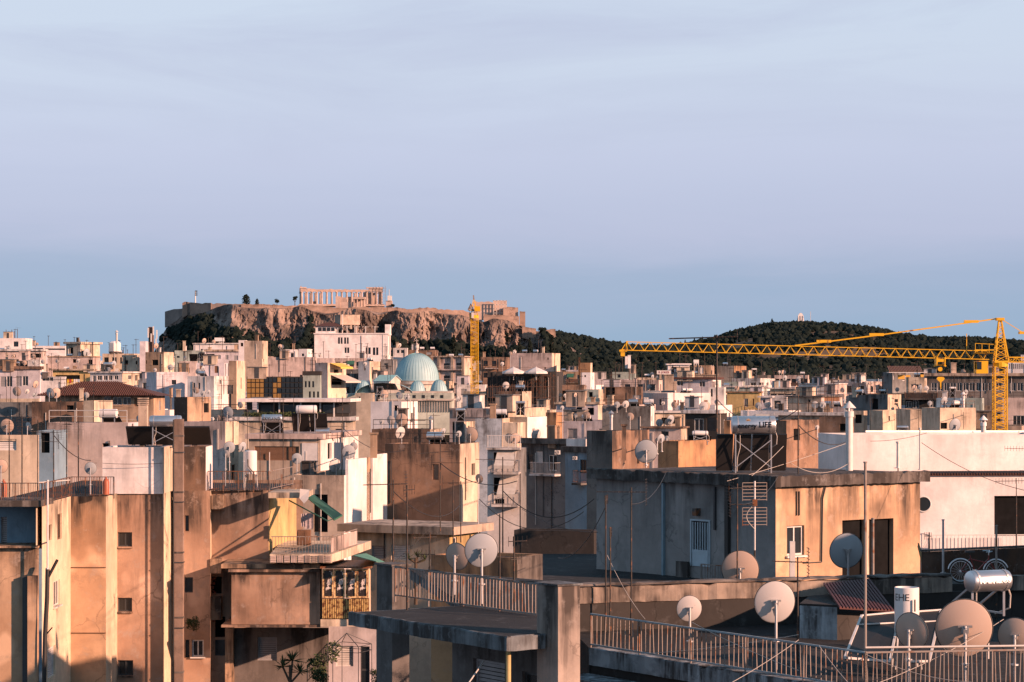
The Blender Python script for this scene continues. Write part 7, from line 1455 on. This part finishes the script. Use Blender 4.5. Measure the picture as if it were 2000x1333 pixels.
for i in range(K): f0, f1 = i / K, (i + .6) / K; m.prism([a.lerp(b, f0), a.lerp(b, f1), d.lerp(c, f1), d.lerp(c, f0)], (0, 0, .06)); m.prism([a.lerp(b, f1), a.lerp(b, (i + 1) / K), d.lerp(c, (i + 1) / K), d.lerp(c, f1)], (0, 0, .025))
m.build('roof_sheet', RED, t); seg(t, EDGE, XY(1562, 60.5), XY(1635, 60.0), PZ(1183, 60.5), FZ - .05); seg(t, W_['dark'], XY(1635, 60.0), XY(1745, 61), PZ(1196, 60.5), FZ - .05)
MB().prism([P(1562, 1183, 60.5), P(1636, 1186, 60), P(1620, 1165, 63.5), P(1580, 1168, 63.5)], (0, 0, .05)).build('side_roof', W_['dark'], t)
# bicycle
bk = empty('bicycle', P(1910, 1140, 66), 'old dark red bicycle leaning behind the steel tank', 'bicycle'); Yb = 66.2; wr = .305
def wheel(px, py):
    c = P(px, py, Yb); N_ = 30; m = MB(); m.tube([c + V((math.cos(i / N_ * 6.2832) * wr, 0, math.sin(i / N_ * 6.2832) * wr)) for i in range(N_ + 1)], .020, 6); w = m.build('wheel', flat('tyre', (.04, .035, .033), .8), bk)
    m = MB(); m.tube([c + V((math.cos(i / N_ * 6.2832) * (wr - .03), 0, math.sin(i / N_ * 6.2832) * (wr - .03))) for i in range(N_ + 1)], .012, 5); m.build('rim', STEEL, w); m = MB(); m.cyl(c - V((0, .05, 0)), c + V((0, .05, 0)), .02)
    for i in range(18): an = i / 18 * 6.2832; m.cyl(c, c + V((math.cos(an), 0, math.sin(an))) * (wr - .03), .0025, n=3, caps=False)
    m.build('spoke', STEEL, w)
    m = MB(); m.tube([c + V((math.cos(R(20) + i / 12 * 2.6) * (wr + .035), 0, math.sin(R(20) + i / 12 * 2.6) * (wr + .035))) for i in range(13)], .02, 5); m.build('mudguard', STEEL, w); return c
c0, c1 = wheel(1876, 1116), wheel(1945, 1117); bb = P(1905, 1119, Yb); sb = P(1894, 1092, Yb); hd = P(1931, 1092, Yb); RB = flat('bike red', (.22, .035, .03), .4); m = MB()
for p, q in ((bb, sb + zz * .1), (bb, hd), (sb, hd - zz * .12), (c0, bb), (c0, sb), (hd, hd + zz * .1), (hd - zz * .02, c1)): m.cyl(p, q, .017, n=6)
m.build('frame', RB, bk); m = MB(); s = sb + zz * .17; m.prism([s + V((-.13, -.07, 0)), s + V((.14, -.02, 0)), s + V((.14, .02, 0)), s + V((-.13, .07, 0))], (0, 0, .05)); m.cyl(sb, s, .014); m.build('saddle', PLAS, bk); h_ = hd + zz * .16; m = MB(); m.tube([h_ + V((-.12, -.24, .04)), h_ + V((.06, -.2, .06)), h_, h_ + V((.06, .2, .06)), h_ + V((-.12, .24, .04))], .013, 6); m.cyl(hd, h_, .015); m.build('handlebar', STEEL, bk)
m = MB(); m.cyl(bb - V((0, .04, 0)), bb + V((0, .04, 0)), .09, n=14); m.bar(bb + V((0, -.06, 0)), bb + V((.1, -.06, -.13)), .02); m.bar(bb + V((0, .06, 0)), bb + V((-.1, .06, .13)), .02); m.build('crank', STEEL, bk)
tag(MB().prism([V((PX(1850, 66.8), 66, PZ(1140, 66.2))), V((PX(1965, 66.8), 66, PZ(1140, 66.2))), V((PX(1965, 66.8), 67.5, PZ(1140, 66.2))), V((PX(1850, 66.8), 67.5, PZ(1140, 66.2)))], (0, 0, -.9)).build('concrete_ledge', W_['dark']), 'dark ledge on which the bicycle stands', 'ledge')
for k in range(6):
    m = MB(); p = P(1808 + k * 2.2, 1130, 72 + k * .1); m.cyl(p, p + V((-.22 - .03 * k, .1, .95 + .05 * (k % 3))), .018, .014, 5); tag(m.build('cane', flat('cane', (.42, .26, .12), .8)), 'dry cane, %s from left in the bundle by the orange wall' % ORD[k], 'cane', 'bundle of canes')
wl = empty('rust_wall', P(1900, 1130, 71), 'rust stained low wall behind the bicycle', 'wall'); seg(wl, wallmat('rusty black wall', (.10, .055, .035), .7, .5, patch=.6, sc=1.3), XY(1800, 70.5), XY(2080, 73), PZ(1076, 71), 20); MB().prism([V((PX(1800, 70.5), 70.5, PZ(1076, 71) + .003)), V((PX(2080, 73), 73, PZ(1076, 71) + .003)), V((PX(2080, 73), 73.3, PZ(1076, 71) + .003)), V((PX(1800, 70.5), 70.8, PZ(1076, 71) + .003))], (0, 0, .05)).build('coping', W_['conc'], wl)
pole(1842, 1017, 1120, 70, 'grey pole left of the bicycle', .035, METAL); pole(1946, 1028, 1118, 64.8, 'rusty yellow pole over the steel tank', .03, RUSTP)
# ------------------------------------------------------------------ shaded house in the middle
fr_ = empty('flat_roof_building', V((5, 70, 5)), 'dark flat roof carrying the shaded house', 'building'); MB().prism([V((1.5, 66.5, 22.55)), V((19, 69, 22.55)), V((22, 104, 22.55)), V((-1.5, 104, 22.55)), V((-.8, 80, 22.55))], (0, 0, -16)).build('block', ROOFD, fr_, o=V((1.5, 66, 22.6)))
HS = wallmat('house shade-side render', (.34, .325, .315), .6, .5, sc=.9, patch=.25); HO = wallmat('house sun-side render', (.64, .435, .28), .7, .9, sc=.9, patch=.35)  # one house in two renders, its shade and sun put into the colours
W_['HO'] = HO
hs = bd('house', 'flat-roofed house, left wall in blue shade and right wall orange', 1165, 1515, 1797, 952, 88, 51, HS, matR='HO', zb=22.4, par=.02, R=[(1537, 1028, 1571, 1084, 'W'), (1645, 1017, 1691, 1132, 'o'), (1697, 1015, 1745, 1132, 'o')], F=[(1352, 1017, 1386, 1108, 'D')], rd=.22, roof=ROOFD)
RIM = wallmat('mossy roof rim', (.165, .15, .14), 1.0, 1.2, sc=1.5, patch=.4)
hs.slab('roof_deck', -.2, hs.W + .2, -.2, hs.D + .2, hs.zt + .02, hs.zt + .34, RIM)
for (a_, b_2) in ((hs.pt(-.28, -.28, 0), hs.pt(hs.W + .28, -.28, 0)), (hs.pt(hs.W + .28, -.28, 0), hs.pt(hs.W + .28, hs.D + .28, 0))): rough_box(hs.root, 'roof_rim', a_, b_2, hs.zt + .003, hs.zt + .42, .3, RIM, .16, .03, .02, seed=8)
d0, dz = hs.uf(1352, 1017); d1, dz0 = hs.uf(1386, 1108); m = MB(); BLW = flat('blue white paint', (.42, .52, .58), .5)
hs.slab('door_panel', d0 + .05, d1 - .05, -.05, -.01, dz0, dz0 + .62, BLW)
for i in range(7): u = d0 + .08 + (d1 - d0 - .16) * i / 6; hs.slab('door_bar', u - .018, u + .018, -.05, -.015, dz0 + .62, dz - .05, BLW)
for (a, b) in ((d0 - .06, d0), (d1, d1 + .06)): hs.slab('door_frame', a, b, -.06, -.004, dz0, dz + .06, BLW)
hs.slab('door_frame', d0, d1, -.06, -.004, dz, dz + .06, BLW)
u, z = hs.uf(1365, 993); hs.slab('wall_lamp', u - .1, u + .1, -.25, -.004, z - .28, z, DARKM); u, z = hs.uf(1298, 948); hs.slab('drain_pipe', u - .05, u + .05, -.12, -.004, hs.zb, hs.zt - .05, flat('blue pipe', (.20, .30, .36), .5)); u, z = hs.uf(1352, 1105); hs.slab('board', u - .7, u - .05, -.2, -.1, hs.zb, hs.zb + .75, W_['conc'])
u, _ = hs.uf(1424, 948); hs.slab('drain_pipe', u - .09, u + .09, -.16, -.004, hs.zb, hs.zt - .03, CABLE); u, _ = hs.uf(1398, 948); hs.slab('drain_pipe', u - .04, u + .04, -.1, -.004, hs.zt - 1.7, hs.zt - .1, FRD)
v0, z0 = hs.vr(1610, 940); m = MB(); Rn = hs.ex
pr_ = lambda px, py: hs.FR + hs.ey * hs.vr(px, py)[0] + Rn * .03 + V((0, 0, hs.vr(px, py)[1]))
m.tube([pr_(1612, 950), pr_(1606, 975), pr_(1604, 1098), pr_(1568, 1100)], .02, 6); m.tube([pr_(1609, 950), pr_(1603, 975), pr_(1601, 1096)], .015, 6); m.build('conduit', FRD, hs.root); m = MB()
for px in (1555, 1560): m.tube([pr_(px, 960), pr_(px, 1007)], .03, 6)
m.build('conduit', CABLE, hs.root)
v, z = hs.vr(1693, 1070); MB().obox(hs.FR + hs.ey * v + Rn * .03 + V((0, 0, (hs.zb + PZ(1016, 91)) / 2)), (hs.ex, hs.ey, zz), (.03, .06, (PZ(1016, 91) - hs.zb) / 2)).build('door_jamb', W_['cream'], hs.root)
fence(V((hs.pt(hs.uf(1388, 1100)[0], -.5, hs.zb))), V((hs.pt(hs.uf(1470, 1100)[0], -.5, hs.zb))), .75, 'small iron gate panel beside the grille door', 16, RUSTP, 2)
heater(1428, 1515, 813, 848, 925, 92.5, 'large steel tank lettered energyLIFE above black collectors', 'steel', 4, panel_w=140, pshift=-2, pdrop=1.45, slope=.35, txt=[('energy', .265, flat('letter navy', (.008, .012, .02), .9, spec=.05), -.27, -.03), ('LIFE', .285, flat('letter navy', (.008, .012, .02), .9, spec=.05), .42, .01)])
m = MB(); c = P(1463, 823, 91.9)
for i in range(8): an = i / 8 * 6.2832; m.obox(c + V((math.cos(an) * .06, -.0, math.sin(an) * .06)), (V((math.cos(an), 0, math.sin(an))), V((0, 1, 0)), V((-math.sin(an), 0, math.cos(an)))), (.035, .004, .015))
m.obox(c, (V((1, 0, 0)), V((0, 1, 0)), zz), (.04, .004, .04)); hb = [o for o in bpy.data.objects if o.name.startswith('tank') and o.parent and 'energyLIFE' in str(o.parent.get('label', ''))][0]
m.v = [p + V((0, 92.5 - .345 - 91.9 + .045, 0)) for p in m.v]; m.build('sun_emblem', flat('emblem gold', (.55, .33, .12), .5), hb)
grid_antenna(1474, 940, 1075, 72, 'double grid aerial with a hanging cable before the shaded house')
t = MB(); t.box(PX(1543, 82), PX(1553, 82), 82, 82.2, PZ(1133, 82), PZ(1058, 82)); tag(t.build('white_post', FRW), 'white painted post below the white window', 'post')
for k, (p0, p1, sg, mt, lb) in enumerate([
    (P(1545, 905, 90), P(1655, 907, 93), .35, CABLEW, 'pale cable sagging across the orange house rim'), (P(1800, 865, 92), P(2010, 960, 88), .25, CABLE, 'dark cable crossing the white building'), (P(1700, 862, 110), P(1810, 846, 112), .1, CABLE, 'thin cable on the white roof left of the pole'),
    (P(1665, 862, 100), P(1420, 940, 88), .05, CABLEW, 'tan stay wire running down to the rim'), (P(1530, 872, 90), P(1468, 930, 88), .03, CABLEW, 'orange stay wire beside the black collectors'), (P(1690, 1278, 50), P(1900, 1333, 49), .12, CABLEW, 'pale cable drooping before the bottom right railing'), (P(1600, 1262, 50.5), P(1662, 1340, 49), .03, CABLEW, 'thin white wire at the railing corner'),
    (P(1186, 1085, 61.5), P(1260, 1210, 60), .12, CABLEW, 'white wire sagging from the terrace mast'), (P(1240, 1278, 56.5), P(1560, 1240, 52.5), .06, PALE, 'pale rod tied along the sloping railing'), (P(1350, 1215, 55), P(1560, 1310, 51), .05, CABLEW, 'thin wire slanting over the sloping railing'), (P(1020, 995, 98), P(1168, 1040, 90), .25, CABLE, 'sagging cable left of the shaded house'),
    (P(840, 1030, 62), P(760, 1105, 61), .06, CABLE, 'rope from the bent aerial to the pillar'), (P(1560, 1250, 51), P(1430, 1333, 50), .03, CABLEW, 'white wire hanging on the railing posts'), (P(1960, 1210, 52), P(1700, 1340, 49), .1, CABLEW, 'long pale wire before the largest dish'), (P(200, 905, 117.8), P(318, 905, 117.9), .05, CABLE, 'dark wire on the white stair tower')]):
    wire([p0, p1], lb, .007 if p0.y < 70 else .011, sg, mt)
# ------------------------------------------------------------------ white building at the right
wb = bd('white_up', 'long clean white setback storey at the right', 1598, 1652, 2070, 850, 118, -9, 'clean', par=.15)
wl2 = bd('white_low', 'white lower storey with a round window at the right', 1690, 1700, 2080, 930, 112, -4, 'clean', par=.02, F=[(1942, 969, 2070, 1047, 'o')], depth=9)
wl2.slab('tile_edge', -.3, wl2.W, -.12, 1.2, wl2.zt + .003, wl2.zt + .07, TILE); m = MB()
for i in range(70): u = i / 70 * wl2.W; m.cyl(wl2.pt(u, -.16, wl2.zt + .09), wl2.pt(u, 1.0, wl2.zt + .14), .045, n=5)
r_ = m.build('ridge_tiles', TILE, wl2.root); r_['kind'] = 'stuff'
u, z = wl2.uf(1803, 985); c = wl2.pt(u, -.012, z); n_ = -wl2.ey; MB().cyl(c, c + n_ * .01, .33, n=24).build('round_window', GL, wl2.root); m = MB(); m.tube([c + (wl2.ex * math.cos(i / 24 * 6.2832) + zz * math.sin(i / 24 * 6.2832)) * .35 + n_ * .02 for i in range(25)], .03, 6); m.build('window_ring', FRW, wl2.root)
u0, z0 = wl2.uf(1800, 1074); bb_ = wl2.balcony(u0, wl2.W, z0, 1.3, W_['clean'], FRW, h=.75, pitch=.17); seg(wl2.root, W_['clean'], wl2.pt(u0, -1.25, 0), wl2.pt(wl2.uf(1942, 1000)[0], -1.25, 0), z0 + .62, z0)
chimney(1651, 1669, 784, 925, 104, 'tall white flue with a conical cowl at the right', FRW, 'flue')
pole(1797, 838, 918, 113, 'slim white pole on the white building', .045, FRW); pole(1754, 866, 915, 114, 'short white vent pipe on the white building', .08, FRW)
m = MB(); m.bar(P(1690, 843, 130), P(2040, 843, 135), .1); 
for px in (1797, 1900, 1990): m.bar(P(px, 843, 131), P(px, 852, 131), .08)
tag(m.build('roof_handrail', METAL), 'grey handrail along the top of the white building', 'handrail')
antenna(1985, 934, 975, 100, 'comb aerial at the right edge before the white wall', 'vert', 160, 1.2, .02); antenna(2010, 872, 905, 112, 'thin rod aerial entering from the right edge', 'vert', 178, 1.6, .015)
# unseen neighbours on the sunny side; the tall one is added to shade the terrace
for (x0, x1, y0, y1, zt, lb) in ((22, 34, 54, 68, 29.4, 'unseen block added to shade the terrace, outside the right edge'), (30, 46, 74, 86, 20, 'lower neighbouring block outside the right edge'), (24, 40, 30, 50, 23.2, 'flat neighbour beyond the bottom right corner')):
    t = empty('building', ((x0 + x1) / 2, y0, 0), lb, 'building'); seg(t, W_['beige'], (x0, y0), (x1, y0), zt, 0, [('uv', 2 + 3.5 * i, 3.4 + 3.5 * i, zt - 2.6 - 3.1 * j, zt - 1.1 - 3.1 * j, 'g') for i in range(3) for j in range(3)]); seg(t, W_['beige'], (x1, y0), (x1, y1), zt, 0); seg(t, W_['beige'], (x1, y1), (x0, y1), zt, 0); seg(t, W_['beige'], (x0, y1), (x0, y0), zt, 0); MB().add([(x0, y0, zt - .1), (x1, y0, zt - .1), (x1, y1, zt - .1), (x0, y1, zt - .1)], [(0, 1, 2, 3)]).build('roof', ROOF, t)
heater(511, 551, 810, 826, 856, 193, 'blue steel heater lettered SKYLAND on the flat-roofed house', 'steel', 1, panel_w=44, txt=[('SKYLAND', .33, PLAS, 0, -.02)]); heater(578, 619, 792, 808, 856, 192.5, 'white tank heater on two tall legs', 'white', 2, panel_w=70, pshift=5, cross=False, pdrop=1.5)
for (x0, y0, Y0, x1, y1, Y1, sg, lb) in [(860, 905, 112, 1010, 940, 104, .5, 'drooping cable between the two middle aerials'), (768, 960, 62, 900, 985, 108, .6, 'long cable from the dark near mast to the slab roof'), (936, 975, 125, 1140, 1000, 120, 1.2, 'cable slung across the dark courtyard'), (983, 960, 100, 1160, 975, 96, .9, 'upper cable slung across the dark courtyard'),
    (432, 800, 190, 553, 840, 168, .6, 'cable between the two rusty left aerials'), (669, 835, 172, 790, 880, 165, .7, 'cable beside the white fins'), (105, 850, 112, 177, 900, 118, .3, 'cable between the left terrace aerials'), (1233, 985, 61, 1300, 925, 92, .3, 'cable rising from the near aerial to the shaded roof'), (1440, 985, 64, 1520, 930, 88, .3, 'cable from the leaning mast to the rim'),
    (1183, 990, 62, 1090, 1090, 78, .4, 'cable from the leftmost terrace aerial to the dark roof'), (1400, 780, 110, 1559, 800, 92, .8, 'cable between the tall mast and the thick dark mast'), (1559, 830, 92, 1655, 862, 104, .4, 'cable from the thick dark mast to the white flue')]:
    wire([P(x0, y0, Y0), P(x1, y1, Y1)], lb, .011 if Y0 < 70 else .02, sg, CABLE)

# ------------------------------------------------------------------ stand every roof thing on a roof
bpy.context.view_layer.update(); dg_ = bpy.context.evaluated_depsgraph_get(); FLOAT = []
ROOFS = [([b.pt(.25, .25, 0), b.pt(b.W - .25, .25, 0), b.pt(b.W - .25, b.D - .25, 0), b.pt(.25, b.D - .25, 0)], b.roofz() + (.42 if b is hs else 0)) for b in ALLB]
ROOFS += [([V((PX(-45, 108), 108.3, 0)), V((PX(80, 108), 108.3, 0)), V((PX(138, 115), 115.3, 0)), V((PX(229, 118.3), 118.6, 0)), V((PX(340, 121), 121.3, 0)), V((PX(525, 121.6), 122, 0)), V((PX(575, 130), 130, 0)), V((PX(-45, 108), 133.5, 0))], RZ - .04), (top, SZ), ([Pa + V((.1, .2, 0)), Pb + V((0, .2, 0)), Pc + V((0, .2, 0)), V((17, 58, 0)), Q3, Q2, Q1], FZ), ([V((1.5, 66.5, 0)), V((19, 69, 0)), V((22, 104, 0)), V((-1.5, 104, 0)), V((-.8, 80, 0))], 22.55)]
def spans(poly, k):
    ys = []
    for i in range(len(poly)):
        a, b = poly[i], poly[(i + 1) % len(poly)]; fa, fb = a.x - k * a.y, b.x - k * b.y
        if (fa < 0) != (fb < 0): t = fa / (fa - fb); ys.append(a.y + (b.y - a.y) * t)
    ys.sort(); return [(ys[j], ys[j + 1]) for j in range(0, len(ys) - 1, 2)]
def root_of(o):
    while o.parent: o = o.parent
    return o
def cast(o, st, dr, dist=1e6):
    st = V(st); done = 0
    for _ in range(40):
        hit, loc, _, _, ho, _ = scene.ray_cast(dg_, st, dr, distance=dist)
        if not hit: return None, None
        r_ = root_of(ho)
        if r_.name != o.name: return loc, r_
        st = loc + dr * .004
    return None, None
CAM = V((0, 0, CAMZ)); DN, UP = V((0, 0, -1)), V((0, 0, 1))
for o in [o for o in bpy.data.objects if o.parent is None and o.name.split('.')[0] in ('satellite_dish', 'tv_antenna', 'grid_antenna', 'pole', 'solar_water_heater', 'chimney', 'upright_tank', 'roof_tank', 'cellular_mast')]:
    p = V(o.location); nm = o.name.split('.')[0]; tall = {'satellite_dish': 1.1, 'tv_antenna': 2.5, 'solar_water_heater': 1.0, 'cellular_mast': 4, 'grid_antenna': 2, 'pole': 2}.get(nm, 1.2)
    loc, root = cast(o, p + UP * .05, DN); g = (p - loc).z if loc else 99
    if g < .25: continue
    if g > 3:
        u_, _ = cast(o, p, UP, 5)
        if u_: continue                                     # the foot is set into a roof
    if g > 3.5:
        k = p.x / p.y; zs = (p.z - CAMZ) / p.y; best = None
        for poly, rz in ROOFS:
            for (y0, y1) in spans(poly, k):
                for f in (.12, .5, .9):
                    Ym = y0 + (y1 - y0) * f
                    if y1 - y0 > 6: Ym = y0 + 6 * f
                    s = Ym / p.y
                    if not .72 < s < 1.4: continue
                    ext = CAMZ + zs * Ym - rz
                    if not -tall * .55 * s < ext < 3.2: continue
                    cost = abs(math.log(s)) * 4 + abs(ext) * .5
                    if best is None or cost < best[0]:
                        c = V((k * Ym, Ym, CAMZ + zs * Ym + tall * s * .8)); d = c - CAM; L_ = d.length; h_, _ = cast(o, CAM, d.normalized(), L_ - .4)
                        if h_ is None: best = (cost, V((k * Ym, Ym, CAMZ + zs * Ym)), s, ext)
        if best:
            _, q_, s, ext = best; o.location = q_; o.scale = (s, s, s)
            if ext > .03:
                if nm in ('solar_water_heater', 'roof_tank'):
                    for dx in (-.5, .5): inst('leg', MB().bar((dx, 0, .02), (dx, 0, -ext / s), .05).mesh('leg', METAL), o)
                elif nm == 'chimney': inst('shaft_foot', MB().obox((0, .15, -ext / s / 2), (V((1, 0, 0)), V((0, 1, 0)), zz), (.16, .16, ext / s / 2)).mesh('shaft_foot', W_['conc']), o)
                else: inst('pole_foot', MB().cyl((0, 0, .03), (0, 0, -ext / s), .028).mesh('pole_foot', METAL if nm == 'satellite_dish' else MAST), o)
            continue
        # otherwise hold it from the wall behind it
        c = p + UP * tall * .6; d = (c - CAM).normalized(); h_, r_ = cast(o, c, d, 60)
        if h_ and root_of(r_)['category' if 'category' in r_ else 'kind'] == 'building':
            MB().bar(c, h_, .05).build('wall_bracket', METAL, o); continue
        FLOAT.append((round(g, 2), o.name, o.get('label', '')[:60], (root.get('label') or root.name)[:40] if root else None)); continue
    MB().cyl(p + UP * .03, V((p.x, p.y, loc.z)), .028).build('pole_foot', METAL if nm in ('satellite_dish', 'solar_water_heater') else MAST, o)
if 0:
    for f in sorted(FLOAT, reverse=True): print('FLOAT', f)
